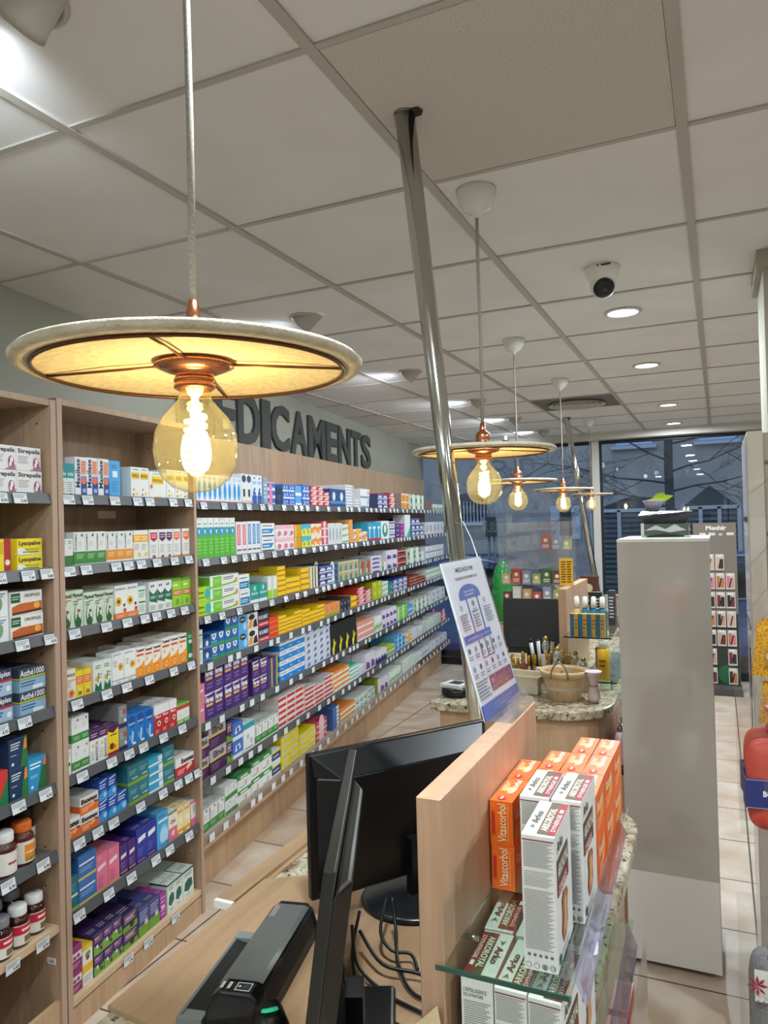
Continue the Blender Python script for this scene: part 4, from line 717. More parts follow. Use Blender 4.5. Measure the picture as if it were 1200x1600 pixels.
ROWS = '''n,0,-0.775,-0.706,0.11,2,1,teal,2;n,0,-0.7,-0.644,0.136,1,1,maxi,2;n,0,-0.642,-0.586,0.138,1,1,maxi,2;n,0,-0.585,-0.528,0.138,1,1,maxi,2;n,0,-0.525,-0.463,0.136,1,1,sky,2;n,0,-0.405,-0.292,0.12,2,1,prop,2;n,0,-0.291,-0.177,0.108,1,1,propw,2;n,0,-0.174,-0.004,0.123,3,1,prop,2;n,1,-0.778,-0.715,0.095,2,1,gshort,2;n,1,-0.712,-0.551,0.117,3,1,gband,2;n,1,-0.551,-0.398,0.115,3,1,oband,2;n,1,-0.396,-0.303,0.116,2,1,yband,2;n,1,-0.295,-0.239,0.118,1,1,rbadge,2;n,1,-0.238,-0.139,0.118,2,1,pbadge,2;n,1,-0.137,-0.088,0.118,1,1,obadge,2;n,1,-0.074,-0.02,0.119,1,1,obadge,2;n,2,-0.78,-0.671,0.129,2,1,phyto,2;n,2,-0.67,-0.566,0.116,2,1,phyto,2;n,2,-0.564,-0.516,0.116,1,1,phyto,2;n,2,-0.507,-0.376,0.125,2,1,sun,2;n,2,-0.375,-0.327,0.111,1,1,gtext,2;n,2,-0.307,-0.154,0.121,3,1,gwave,2;n,2,-0.149,-0.015,0.121,2,1,lime,2;n,3,-0.782,-0.715,0.103,1,1,propolis,2;n,3,-0.714,-0.641,0.091,2,1,yellred,2;n,3,-0.63,-0.535,0.105,2,1,leaf,2;n,3,-0.529,-0.4,0.119,2,1,sunw,2;n,3,-0.398,-0.345,0.116,1,1,fruit,2;n,3,-0.343,-0.238,0.112,2,1,fruit,2;n,3,-0.233,-0.059,0.125,3,1,fruit,2;n,3,-0.056,0.012,0.121,1,1,dgreen,2;n,4,-0.776,-0.746,0.085,1,1,small,2;n,4,-0.742,-0.657,0.183,2,2,gband2,2;n,4,-0.654,-0.564,0.114,2,1,purptop,2;n,4,-0.562,-0.502,0.11,1,1,yellpurp,2;n,4,-0.5,-0.454,0.164,1,2,greynavy,2;n,4,-0.452,-0.296,0.117,3,1,bluehex,2;n,4,-0.292,-0.141,0.113,3,1,redw,2;n,4,-0.137,-0.045,0.08,2,1,grw,2;n,5,-0.781,-0.71,0.07,1,1,exo_o,2;n,5,-0.708,-0.618,0.12,1,2,exo_o,2;n,5,-0.616,-0.522,0.146,2,2,rhino,2;n,5,-0.52,-0.462,0.071,1,1,rhino,2;n,5,-0.458,-0.335,0.144,2,2,tealg,2;n,5,-0.332,-0.243,0.132,1,4,cyanst,2;n,5,-0.242,-0.166,0.148,1,2,tealg,2;n,5,-0.154,-0.023,0.077,1,1,exo_r,2;n,6,-0.782,-0.723,0.11,1,1,tealt,2;n,6,-0.722,-0.634,0.161,1,2,blue,2;n,6,-0.633,-0.513,0.129,2,1,pink,2;n,6,-0.511,-0.418,0.107,2,1,purple,2;n,6,-0.416,-0.291,0.129,2,1,indigo,2;n,6,-0.289,-0.215,0.141,1,1,skyt,2;n,6,-0.215,-0.155,0.117,1,1,oni,2;n,6,-0.154,-0.058,0.112,2,1,cream,2;n,6,-0.052,0.003,0.104,1,1,pinkw,2;n,7,-0.782,-0.713,0.155,1,2,magw,2;n,7,-0.71,-0.661,0.13,1,1,yelw,2;n,7,-0.658,-0.506,0.14,3,2,pgreen,3;n,7,-0.502,-0.418,0.125,1,2,pgreen2,3;n,7,-0.411,-0.283,0.105,2,1,pgreen3,3;n,7,-0.28,-0.241,0.1,1,1,magenta,2;n,7,-0.232,-0.129,0.115,2,1,dgw,3;n,7,-0.124,-0.044,0.115,1,1,dgw,3;n,0,-1.048,-0.956,0.149,1,2,strep,2;n,0,-0.954,-0.852,0.149,1,2,strep,2;n,1,-1.059,-0.982,0.103,1,1,lysov,2;n,1,-0.957,-0.855,0.101,1,2,lyso,2;n,2,-1.094,-0.996,0.156,1,2,flor,2;n,2,-0.988,-0.858,0.147,1,2,oro,2;n,3,-1.077,-0.987,0.156,1,2,aplex,2;n,3,-0.96,-0.853,0.144,1,2,a1000,2;n,4,-1.094,-1.009,0.103,1,1,redg,2;n,4,-1.005,-0.932,0.185,1,2,mag,2;n,4,-0.93,-0.855,0.103,1,1,maglb,2;f,0,0.045,0.466,0.128,9,1,slimb,2;f,0,0.469,0.576,0.152,2,1,slimd,2;f,0,0.584,0.697,0.152,2,1,six,2;f,0,0.72,0.761,0.148,1,1,gblue,2;f,0,0.767,0.865,0.123,1,3,bluepink,2;f,0,0.872,0.959,0.1,1,1,navy,2;f,0,0.963,1.127,0.12,2,3,bluew,2;f,0,1.14,1.235,0.12,1,2,skyw,2;f,0,1.244,1.357,0.128,1,3,bluew,2;f,0,1.376,1.699,0.126,3,4,redw2,2;f,0,1.712,2.011,0.123,2,1,navyt,2;f,0,2.023,2.201,0.159,1,8,whst,2;f,0,2.217,2.344,0.061,1,3,whst,2;f,0,2.35,2.566,0.145,1,2,whst,2;f,0,2.581,2.767,0.111,1,1,navy,2;f,0,2.783,3.08,0.118,2,3,navyw,2;f,0,3.123,3.296,0.137,1,3,redw2,2;f,0,3.307,3.503,0.142,2,1,brown,2;f,0,3.523,3.796,0.145,2,2,yelor,2;f,0,3.823,4.389,0.146,3,2,gdots,2;f,1,0.034,0.392,0.184,7,1,greenblue,2;f,1,0.404,0.515,0.163,2,1,pinkslim,2;f,1,0.518,0.671,0.165,3,1,blueslim,2;f,1,0.681,0.843,0.153,1,2,pans,2;f,1,0.851,1.104,0.141,3,2,pinkw2,2;f,1,1.107,1.21,0.139,1,2,gold,2;f,1,1.219,1.36,0.143,2,2,cyanyel,2;f,1,1.366,1.541,0.144,2,2,orw,2;f,1,1.552,1.648,0.157,1,3,redpink,2;f,1,1.659,1.922,0.145,4,1,greyw,2;f,1,1.931,2.066,0.134,1,3,gnw,2;f,1,2.078,2.155,0.166,1,1,orange,2;f,1,2.168,2.357,0.097,1,2,orw,2;f,1,2.371,2.492,0.076,1,1,orw,2;f,1,2.5,2.859,0.141,3,1,cyanred,2;f,1,2.865,3.081,0.153,1,1,greenU,2;f,1,3.113,3.283,0.146,1,3,bpw,2;f,1,3.302,3.445,0.12,1,3,purple,2;f,1,3.453,3.583,0.123,1,3,magenta,2;f,1,3.608,3.822,0.204,1,1,tealtube,2;f,1,3.849,4.344,0.169,3,3,navyw,2;f,2,0.033,0.139,0.128,1,2,limet,2;f,2,0.141,0.251,0.17,1,3,greenw,2;f,2,0.253,0.419,0.168,1,3,spas,2;f,2,0.424,0.534,0.155,1,2,bluegw,2;f,2,0.542,0.732,0.094,2,1,teal2,2;f,2,0.742,0.859,0.121,1,1,limew,2;f,2,0.864,0.971,0.164,1,6,yellow,2;f,2,0.976,1.176,0.091,2,3,yellow,2;f,2,1.191,1.315,0.132,1,4,yellow,2;f,2,1.334,1.473,0.133,3,1,creamb,2;f,2,1.483,1.719,0.124,2,3,navyw,2;f,2,1.621,1.819,0.123,1,3,navyt,2;f,2,1.842,2.268,0.13,4,2,greenor,2;f,2,2.282,2.553,0.122,2,1,redgn,2;f,2,2.568,2.836,0.131,1,4,purpw,2;f,2,2.852,2.981,0.071,1,1,gdots,2;f,2,2.988,3.334,0.155,2,2,purpw,2;f,2,3.342,3.636,0.151,1,3,brownred,2;f,2,3.657,4.331,0.144,3,3,gdots,2;f,3,0.029,0.069,0.152,1,1,gtext,2;f,3,0.072,0.137,0.105,1,2,navyt,2;f,3,0.139,0.268,0.12,2,2,shield,2;f,3,0.27,0.401,0.171,2,3,shield,2;f,3,0.403,0.502,0.166,1,2,lblue,2;f,3,0.502,0.616,0.163,1,2,orblk,2;f,3,0.616,0.745,0.154,1,2,navred,2;f,3,0.747,0.863,0.11,1,4,redor,2;f,3,0.863,1.191,0.1,3,5,yellow,2;f,3,1.198,1.564,0.094,3,4,yellow,2;f,3,1.554,1.845,0.083,3,1,oranger,2;f,3,1.85,2.063,0.089,3,2,navyel,2;f,3,2.073,2.206,0.082,1,2,yellow,2;f,3,2.214,2.553,0.13,2,4,redw2,2;f,3,2.59,2.843,0.137,2,2,olive,2;f,3,2.85,3.02,0.118,1,3,gnw,2;f,3,3.028,3.164,0.104,1,2,tealg,2;f,3,3.171,3.644,0.109,3,3,navyw,2;f,3,3.743,4.383,0.085,3,3,brownred,2;f,4,0.018,0.076,0.17,1,2,pink,2;f,4,0.079,0.248,0.231,2,2,ferv,2;f,4,0.252,0.496,0.236,3,2,ferv,2;f,4,0.542,0.715,0.169,2,2,ferv,2;f,4,0.72,0.846,0.151,2,2,ferv2,2;f,4,0.868,1.217,0.219,3,4,blwh,2;f,4,1.224,1.646,0.23,4,6,gbstack,2;f,4,1.654,2.184,0.198,4,1,black,2;f,4,2.199,2.587,0.134,2,3,coral,2;f,4,2.61,2.81,0.12,2,1,gnw,2;f,4,2.817,3.27,0.141,4,2,purpw,2;f,4,3.289,3.63,0.111,2,3,greenw,2;f,4,3.643,3.826,0.09,1,2,skyw,2;f,4,3.871,4.565,0.099,4,2,gdots,2;f,5,0.018,0.101,0.18,1,2,rub,2;f,5,0.105,0.259,0.213,1,2,rub,2;f,5,0.263,0.319,0.188,1,2,pgreen2,2;f,5,0.321,0.422,0.167,1,2,bluew,2;f,5,0.427,0.546,0.137,1,1,tealw,2;f,5,0.553,0.829,0.095,4,1,gband,2;f,5,0.834,1.202,0.164,3,5,redst,2;f,5,1.208,1.696,0.132,3,5,redst,2;f,5,1.645,2.004,0.13,3,4,orst,2;f,5,2.009,2.205,0.103,1,4,tealst,2;f,5,2.211,2.362,0.064,1,4,whst,2;f,5,2.371,2.613,0.121,2,1,purpw,2;f,5,2.619,2.939,0.09,2,1,wave,2;f,5,2.946,3.182,0.079,1,2,limeb,2;f,5,3.189,3.562,0.128,3,3,lblue,2;f,5,3.575,3.777,0.08,1,2,orw,2;f,5,3.79,4.248,0.097,2,5,whst,2;f,5,4.263,5.056,0.104,4,4,gnw,2;f,6,0.018,0.162,0.107,2,1,gband,2;f,6,0.164,0.231,0.105,1,1,gband,2;f,6,0.235,0.356,0.138,2,2,gband2,2;f,6,0.36,0.494,0.144,1,2,gbox,2;f,6,0.499,0.74,0.162,2,2,gbox,2;f,6,0.743,0.848,0.146,1,2,navyel2,2;f,6,0.857,1.098,0.192,2,5,yellow2,2;f,6,1.104,1.361,0.128,2,4,yellow2,2;f,6,1.368,1.55,0.13,1,4,redpink,2;f,6,1.661,1.777,0.144,1,6,bluest,2;f,6,1.795,2.112,0.096,2,3,orst,2;f,6,2.12,2.399,0.09,3,2,greenU,2;f,6,2.408,2.586,0.09,1,2,tealw,2;f,6,2.592,2.724,0.122,1,1,oliveb,2;f,6,2.731,2.958,0.1,2,1,purpw,2;f,6,2.986,3.356,0.1,3,1,gnw,2;f,6,3.403,4.011,0.115,3,5,gnw,2;f,6,4.025,4.48,0.085,3,2,whst,2;f,6,4.496,5.343,0.09,4,2,greyw,2;f,0,4.42,4.75,0.1,2,1,brown,2;f,0,4.78,5.3,0.07,3,1,gnw,2;f,1,4.42,5.32,0.13,5,1,greyw,2;f,2,4.42,5.3,0.13,5,2,whst,2;f,3,4.42,5.3,0.1,4,2,gnw,2;f,4,4.6,5.3,0.12,3,2,greyw,2;f,5,5.08,5.32,0.09,1,2,redpink,2'''
ORD = ['first', 'second', 'third', 'fourth', 'fifth', 'sixth', 'seventh', 'eighth']
NUM = {1: 'one', 2: 'two', 3: 'three', 4: 'four', 5: 'five', 6: 'six', 7: 'seven', 8: 'eight', 9: 'nine'}
items = []; usedlabels = {}
CAMP = Vector((0, 0, 1.65))
for ln in ROWS.split(';'):
    if not ln.strip(): continue
    q = ln.split(','); unit = q[0]; k = int(q[1]); s0, s1, h = float(q[2]), float(q[3]), float(q[4]); nc, ns, st, nr = int(q[5]), int(q[6]), q[7], int(q[8])
    w1 = (s1-s0)/nc; h1 = h/ns; zb = LV[unit][k] + 0.0285
    un = 'long unit' if unit == 'f' else ('left bay' if s1 < -0.82 else 'middle bay')
    base, look, marks = S[st]
    dd = max(0.04, min(0.11, w1*1.1 if w1 > 0.06 else w1*1.6)) if nr > 1 else 0.1
    depth_av = 0.235 if unit == 'f' else 0.26
    nr2 = min(nr, int(depth_av/(dd+0.004)))
    key = (un, k, look); usedlabels[key] = usedlabels.get(key, 0)+1
    blk = usedlabels[key]
    rng = random.Random(int(s0*1000)+k*17)
    for c_ in range(nc):
        short = 1 if (ns >= 3 and c_ > 0 and rng.random() < 0.3) else 0
        for j in range(ns-short):
            for r_ in range(nr2):
                if r_ > 0 and rng.random() < 0.15: continue
                s = s0 + w1*(c_+0.5); dep = 0.018 + r_*(dd+0.003) + rng.uniform(0, 0.003)
                p_ = pt(unit, s, dep, zb + j*(h1+0.0004))
                dist = (Vector((p_.x, p_.y, p_.z)) - CAMP).length
                area = w1*h1/(dist*dist) * (1.0 if r_ == 0 else (0.25 if zb < 1.45 else 0.05))
                if r_ > 0 and zb + h > 1.62: area *= 0.2
                if r_ > 0 and j < ns-1: area *= 0.1
                items.append(dict(area=area, st=st, w=w1-0.0014, d=dd, h=h1-0.0004, p=p_, rz=ROT[unit]+math.radians(rng.uniform(-1.2, 1.2)) * (1 if w1 < dd*2 else .5), un=un, k=k, c=c_, nc=nc, j=j, ns=ns, r=r_, look=look, blk=blk, s0=s0))
items.sort(key=lambda q: -q['area'])
cols_ = {2: ['left', 'right'], 3: ['left', 'middle', 'right']}
def clabel(q):
    out = []
    if q['ns'] == 2: out.append('upper' if q['j'] == 1 else 'lower')
    elif q['ns'] > 2: out.append('topmost' if q['j'] == q['ns']-1 else ('bottom' if q['j'] == 0 else ORD[q['j']] + ' from bottom'))
    if q['nc'] in cols_: out.append(cols_[q['nc']][q['c']])
    elif q['nc'] > 3: out.append('leftmost' if q['c'] == 0 else ('rightmost' if q['c'] == q['nc']-1 else ORD[q['c']] + ' from left'))
    row = '' if q['r'] == 0 else (', behind' if q['r'] == 1 else ', back row')
    nb = {1: '', 2: ', further right', 3: ', third block'}.get(q['blk'], ', fourth block')
    return (' '.join(out) + ' ' if out else '') + ('' if 'carton' in q['look'] else '') + q['look'] + (' carton' if 'carton' not in q['look'] else '') + row + nb + ', ' + ORD[q['k']] + ' shelf, ' + q['un']
cache = {}; NIND = 300; rest = MB()
for i, q in enumerate(items):
    if i < NIND:
        ck = (q['st'], round(q['w'], 4), round(q['d'], 4), round(q['h'], 4))
        if ck not in cache:
            o = carton_mb(q['st'], q['w'], q['d'], q['h'], far=(q['un'] == 'long unit' and q['s0'] > 1.3)).build('medicine_carton'); cache[ck] = o
        else:
            o = cache[ck].copy(); C.objects.link(o)
        o.location = q['p']; o.rotation_euler = (0, 0, q['rz'])
        tag(o, clabel(q), 'medicine carton', '%s cartons on the %s shelf of the %s' % (q['look'], ORD[q['k']], q['un']))
    else:
        M = Matrix.Translation(q['p']) @ Matrix.Rotation(q['rz'], 4, 'Z')
        carton_mb(q['st'], q['w'], q['d'], q['h'], rest, M, far=True)
o = rest.build('packed_cartons'); tag(o, 'small mixed medicine cartons filling the farther and rear shelf space', 'medicine cartons', None, 'stuff')
# jars in the left bay
def jar(cap, glass, labc, marks, rr, hh, lab, s, dep, k, grp):
    t = thing('supplement_jar', lab, 'jar', tuple(pt('n', s, dep, LV['n'][k]+0.0285)), ROT['n'], grp)
    b = MB(); b.lathe([(0, 0), (rr*0.92, 0), (rr, 0.006), (rr, hh*0.62), (rr*0.9, hh*0.70), (rr*0.66, hh*0.77), (rr*0.66, hh*0.80)], ink(glass, 0.08, 0, 0.6), 28); b.build('glass_body', t)
    b = MB(); b.lathe([(0, hh*0.78), (rr*0.78, hh*0.78), (rr*0.80, hh*0.80), (rr*0.80, hh*0.97), (rr*0.74, hh), (0, hh)], ink(cap, 0.4), 28)
    b.build('lid', t)
    b = MB(); n_ = 14; a0, a1 = -2.7, -0.45
    def wrap(z0, z1, aa0, aa1, c, e):
        vs = []; m_ = 10
        for i in range(m_+1):
            a = aa0+(aa1-aa0)*i/m_
            vs += [((rr+e)*math.cos(a), (rr+e)*math.sin(a), z0), ((rr+e)*math.cos(a), (rr+e)*math.sin(a), z1)]
        b.add(vs, [(2*i, 2*i+2, 2*i+3, 2*i+1) for i in range(m_)], ink(c), True)
    wrap(hh*0.08, hh*0.58, a0, a1+0.5, '#e2ddd2', 0.0005)
    for (z0, z1, f0, f1, c) in marks: wrap(hh*z0, hh*z1, a0+(a1-a0)*f0, a0+(a1-a0)*f1, c, 0.001)
    b.build('paper_label', t)
    return t
GJ = 'supplement jars in the left bay'
mo = [(.12, .5, .25, .75, labc_) for labc_ in ['#e8892e']] + [(.12, .2, .3, .7, '#7a8a3a'), (.3, .34, .3, .7, '#f6e6c8')]
mr = [(.34, .56, .0, 1.0, '#c02038'), (.42, .48, .3, .7, '#f2e2e2'), (.12, .28, .4, .8, '#7c6a38')]
# sixth shelf (orange lids)
jar('#e2702a', '#5a1e14', 0, mo, 0.036, 0.130, 'amber jar with orange lid standing in front, left bay', -0.930, 0.050, 5, GJ)
jar('#141416', '#1c1614', 0, [(.14, .5, .1, .8, '#d8cfa8'), (.3, .36, .1, .8, '#8a6a2a')], 0.033, 0.150, 'black lidded jar right of the orange lidded one', -0.875, 0.095, 5, GJ)
jar('#e8e8e4', '#4a1c18', 0, [(.16, .5, .2, .8, '#e4e2dc'), (.3, .36, .3, .7, '#b03a3a')], 0.036, 0.130, 'white lidded dark jar at the left edge, orange jar shelf', -1.010, 0.040, 5, GJ)
jar('#e2702a', '#5a1e14', 0, mo, 0.036, 0.130, 'orange lidded jar half hidden behind the front orange one', -0.985, 0.125, 5, GJ)
jar('#141416', '#1c1614', 0, [(.14, .5, .1, .8, '#d8cfa8')], 0.033, 0.150, 'rear black lidded jar, deep in the orange jar shelf', -0.905, 0.185, 5, GJ)
jar('#e8e8e6', '#34100f', 0, mr, 0.034, 0.120, 'red labelled jar with white lid, rightmost on its shelf', -0.882, 0.055, 6, GJ)
jar('#e8e8e6', '#34100f', 0, mr, 0.034, 0.120, 'red labelled jar with white lid, second from the right', -0.957, 0.045, 6, GJ)
jar('#7f8082', '#34100f', 0, mr, 0.034, 0.120, 'red labelled jar with grey lid at the left edge', -1.030, 0.040, 6, GJ)
jar('#9a9b9a', '#34100f', 0, mr, 0.034, 0.120, 'grey lidded jar behind the two white lidded ones', -0.965, 0.135, 6, GJ)
jar('#6a6b6c', '#34100f', 0, mr, 0.034, 0.120, 'rear grey lidded jar near the left edge, lower jar shelf', -1.045, 0.130, 6, GJ)
jar('#9a9b9a', '#34100f', 0, mr, 0.034, 0.120, 'rear grey lidded jar by the bay side, lower jar shelf', -0.885, 0.145, 6, GJ)
# ------------------------------------------------------------------ counters
def rounded(x0, y0, x1, y1, rads, seg=10):
    # rads for corners (x0y0),(x1y0),(x1y1),(x0y1)
    pts = []
    cs = [(x0, y0, 180), (x1, y0, 270), (x1, y1, 0), (x0, y1, 90)]
    for (cx, cy, a0), rr in zip(cs, rads):
        if rr <= 0: pts.append((cx, cy)); continue
        ox = cx + (rr if cx == x0 else -rr); oy = cy + (rr if cy == y0 else -rr)
        for k in range(seg+1):
            a = math.radians(a0 + 90*k/seg); pts.append((ox+rr*math.cos(a), oy+rr*math.sin(a)))
    return pts
def counter(name, lab, x0, y0, x1, y1, rads, topz=0.90):
    t = thing(name, lab, 'counter', ((x0+x1)/2, (y0+y1)/2, 0)); L = Matrix.Translation((-(x0+x1)/2, -(y0+y1)/2, 0))
    b = MB(); b.prism(rounded(x0+0.035, y0+0.035, x1-0.035, y1-0.035, [max(0, q-0.03) for q in rads]), 0.08, topz-0.035, WOODB, L); b.build('wooden_body', t)
    b = MB(); b.prism(rounded(x0+0.06, y0+0.06, x1-0.06, y1-0.06, [max(0, q-0.05) for q in rads]), 0.0, 0.08, ink('#4a4038', 0.6), L); b.build('plinth', t)
    b = MB(); b.prism(rounded(x0, y0, x1, y1, rads), topz-0.035, topz, GRAN, L); o = b.build('granite_top', t); bevel(o, 0.006, 3)
    return t
counter('service_counter', 'near sales counter with granite top under the black monitors', -0.885, 0.42, -0.197, 2.0, [0, 0, 0.16, 0.03])
counter('service_counter', 'second sales counter with curved granite edge carrying the basket', -1.115, 2.85, -0.40, 4.75, [0.02, 0.22, 0.05, 0.02])
counter('service_counter', 'farthest sales counter near the window, mostly hidden', -1.45, 6.0, -0.75, 7.3, [0.02, 0.1, 0.05, 0.02])
# wooden boards over the near counter
b = MB(); b.prism([(-0.888, 0.865), (-0.60, 0.835), (-0.40, 0.86), (-0.40, 1.30), (-0.70, 1.42), (-0.888, 1.30)], 0.9005, 0.908, WOODX); o = b.build('desk_board'); tag(o, 'light wood board lying on the near counter under the scanner', 'board')
b = MB(); b.prism([(-0.935, 1.20), (-0.895, 1.20), (-0.895, 1.75), (-0.935, 1.75)], 0.8995, 0.908, WOODX); b.prism([(-0.935, 1.19), (-0.892, 1.19), (-0.892, 1.20), (-0.935, 1.20)], 0.893, 0.9075, WHITE)
b.prism([(-0.935, 1.21), (-0.8845, 1.21), (-0.8845, 1.75), (-0.935, 1.75)], 0.88, 0.8994, WOODX)
o = b.build('edge_strip'); tag(o, 'narrow light wood strip along the counter edge with white end cap', 'board')
# privacy panels
def panel(x0, y0, x1, y1, zt, lab, z0=0.9):
    b = MB(); b.box((x0, y0, z0+0.0008), (x1, y1, zt), WOODP); o = b.build('partition_panel'); bevel(o, 0.0015, 1); tag(o, lab, 'partition', 'upright wooden partitions on the counters'); return o
panel(-0.361, 0.868, -0.328, 1.398, 1.30, 'thick light wood partition standing on the near counter')
panel(-0.672, 3.36, -0.635, 3.95, 1.325, 'thick light wood partition on the second counter behind the basket')

# ------------------------------------------------------------------ hero cartons
def linebox(b, O, U, V, x0, y0, x1, y1, n, c='#7c7c78', sq=True):
    b.face_marks(O, U, V, [('l', x0, y0, x1, y1, n, c)])
def arko_mesh(w=0.041, d=0.112, h=0.166, flip=False):
    b = MB(); W_ = '#e4e4e0'; b.box((-w/2, -d/2, 0), (w/2, d/2, h), ink(W_, 0.4))
    # small side towards -Y: fine print
    O, U, V = (-w/2, -d/2, 0), (w, 0, 0), (0, 0, h)
    if not flip:
        b.face_marks(O, U, V, [('r', 0.03, 0.955, 0.97, 0.965, '#7d3238')] + [('l', 0.06, 0.76, 0.94, 0.95, 16, '#85857f'), ('l', 0.06, 0.62, 0.94, 0.735, 8, '#9a9a94'), ('l', 0.06, 0.16, 0.94, 0.60, 34, '#85857f')])
        b.face_marks(O, U, V, [('e', 0.16+0.17*k, 0.12, 0.05, 0, '#6b6b68') for k in range(5)] + [('e', 0.14+0.24*k, 0.045, 0.09, 0, '#8a8a86') for k in range(4)] + [('e', 0.14+0.24*k, 0.045, 0.07, 0, '#dcdcd8') for k in range(4)])
    else:
        b.face_marks(O, U, V, [('t', "L'INTELLIGENCE", 0.08, 0.90, 0.80, 0.93, '#4c5a50'), ('t', 'DE LA NATURE', 0.08, 0.865, 0.70, 0.89, '#4c5a50'), ('l', 0.08, 0.45, 0.92, 0.84, 22, '#8d968f')])
    # broad side towards +X
    O, U, V = (w/2, -d/2, 0), (0, d, 0), (0, 0, h)
    b.face_marks(O, U, V, [('t', 'Arko', 0.12, 0.84, 0.45, 0.93, '#3e443c', 0, 0.02), ('r', 0.08, 0.62, 0.75, 0.80, '#5c4a35'), ('r', 0.08, 0.53, 0.75, 0.62, '#8e1f2c'), ('t', 'ARKOROYAL', 0.11, 0.65, 0.72, 0.77, '#efe7d5', 0, 0.02), ('t', 'DYNERGIE', 0.14, 0.545, 0.6, 0.605, '#f0e8e0'),
        ('p', [(0.35, 0.12), (0.5, 0.14), (0.62, 0.22), (0.60, 0.32), (0.66, 0.42), (0.58, 0.48), (0.5, 0.46), (0.42, 0.5), (0.3, 0.44), (0.34, 0.34), (0.28, 0.22)], '#b5703a'),
        ('p', [(0.40, 0.18), (0.54, 0.2), (0.54, 0.3), (0.58, 0.4), (0.5, 0.43), (0.42, 0.42), (0.42, 0.3), (0.37, 0.24)], '#dba76a'), ('e', 0.14, 0.07, 0.06, 0, '#2c6a48'), ('l', 0.25, 0.03, 0.7, 0.09, 3, '#8e8e88')])
    O, U, V = (w/2, d/2, 0), (-w, 0, 0), (0, 0, h); b.face_marks(O, U, V, [('l', 0.08, 0.2, 0.92, 0.9, 26, '#85857f')])
    O, U, V = (-w/2, d/2, 0), (0, -d, 0), (0, 0, h); b.face_marks(O, U, V, [('r', 0.08, 0.62, 0.75, 0.80, '#5c4a35'), ('r', 0.08, 0.53, 0.75, 0.62, '#8e1f2c')])
    # top: name reads along the length
    if not flip: O, U, V = (w/2, -d/2, h), (0, d, 0), (-w, 0, 0)
    else: O, U, V = (-w/2, d/2, h), (0, -d, 0), (w, 0, 0)
    b.face_marks(O, U, V, [('r', 0.02, 0.22, 0.98, 0.62 if False else 0.02, '#8e1f2c') if False else ('r', 0.03, 0.0, 0.97, 0.24, '#8e1f2c'), ('r', 0.03, 0.24, 0.97, 0.55, '#5c4a35'), ('t', 'ARKOROYAL', 0.12, 0.27, 0.78, 0.50, '#efe7d5', 0, 0.02), ('t', 'DYNERGIE', 0.12, 0.05, 0.62, 0.19, '#f0d8d8'), ('r', 0.66, 0.06, 0.76, 0.18, '#eeeeee'), ('t', 'Arko', 0.3, 0.64, 0.66, 0.88, '#3e443c', 0, 0.02), ('p', [(0.16, 0.66), (0.26, 0.76), (0.16, 0.88), (0.20, 0.76)], '#2f7a52')])
    return b
def carton_thing(bm, name, loc, rz, lab, cat, grp=None):
    o = bm.build(name, loc=loc, rotz=rz); bevel(o, 0.0012, 1); tag(o, lab, cat, grp); return o
G1 = 'tall honey ampoule cartons on the near counter display'
TOPZ = 1.0965
ak = carton_thing(arko_mesh(), 'ampoule_carton', (-0.2135, 0.951, TOPZ), math.radians(1.0), 'frontmost tall white ampoule carton standing on the glass shelf', 'carton', G1)
def cp(o, loc, rz, lab, grp=None):
    c = o.copy(); C.objects.link(c); c.location = loc; c.rotation_euler = (0, 0, rz); c['label'] = lab
    if grp: c['group'] = grp
    return c
cp(ak, (-0.2455, 1.074, TOPZ), math.radians(0.5), 'left of two white ampoule cartons behind the frontmost one on glass', G1)
cp(ak, (-0.2010, 1.076, TOPZ), math.radians(-0.5), 'right of two white ampoule cartons behind the frontmost one on glass', G1)
af = carton_thing(arko_mesh(flip=True), 'ampoule_carton', (-0.293, 0.941, 0.9085), math.radians(1), 'white ampoule carton below glass against partition, printed end reversed', 'carton', G1)
cp(ak, (-0.2475, 0.937, 0.9085), math.radians(-1), 'middle of the three white ampoule cartons under the glass shelf', G1)
cp(ak, (-0.204, 0.934, 0.9085), math.radians(-2), 'right one of the three white ampoule cartons under the glass shelf', G1)
cp(ak, (-0.299, 1.060, 0.9085), math.radians(2), 'white ampoule carton under the glass, behind the reversed one', G1)
cp(ak, (-0.252, 1.058, 0.9085), 0, 'middle white ampoule carton of the second row under the glass', G1)
cp(ak, (-0.206, 1.058, 0.9085), 0, 'right white ampoule carton of the second row under the glass', G1)
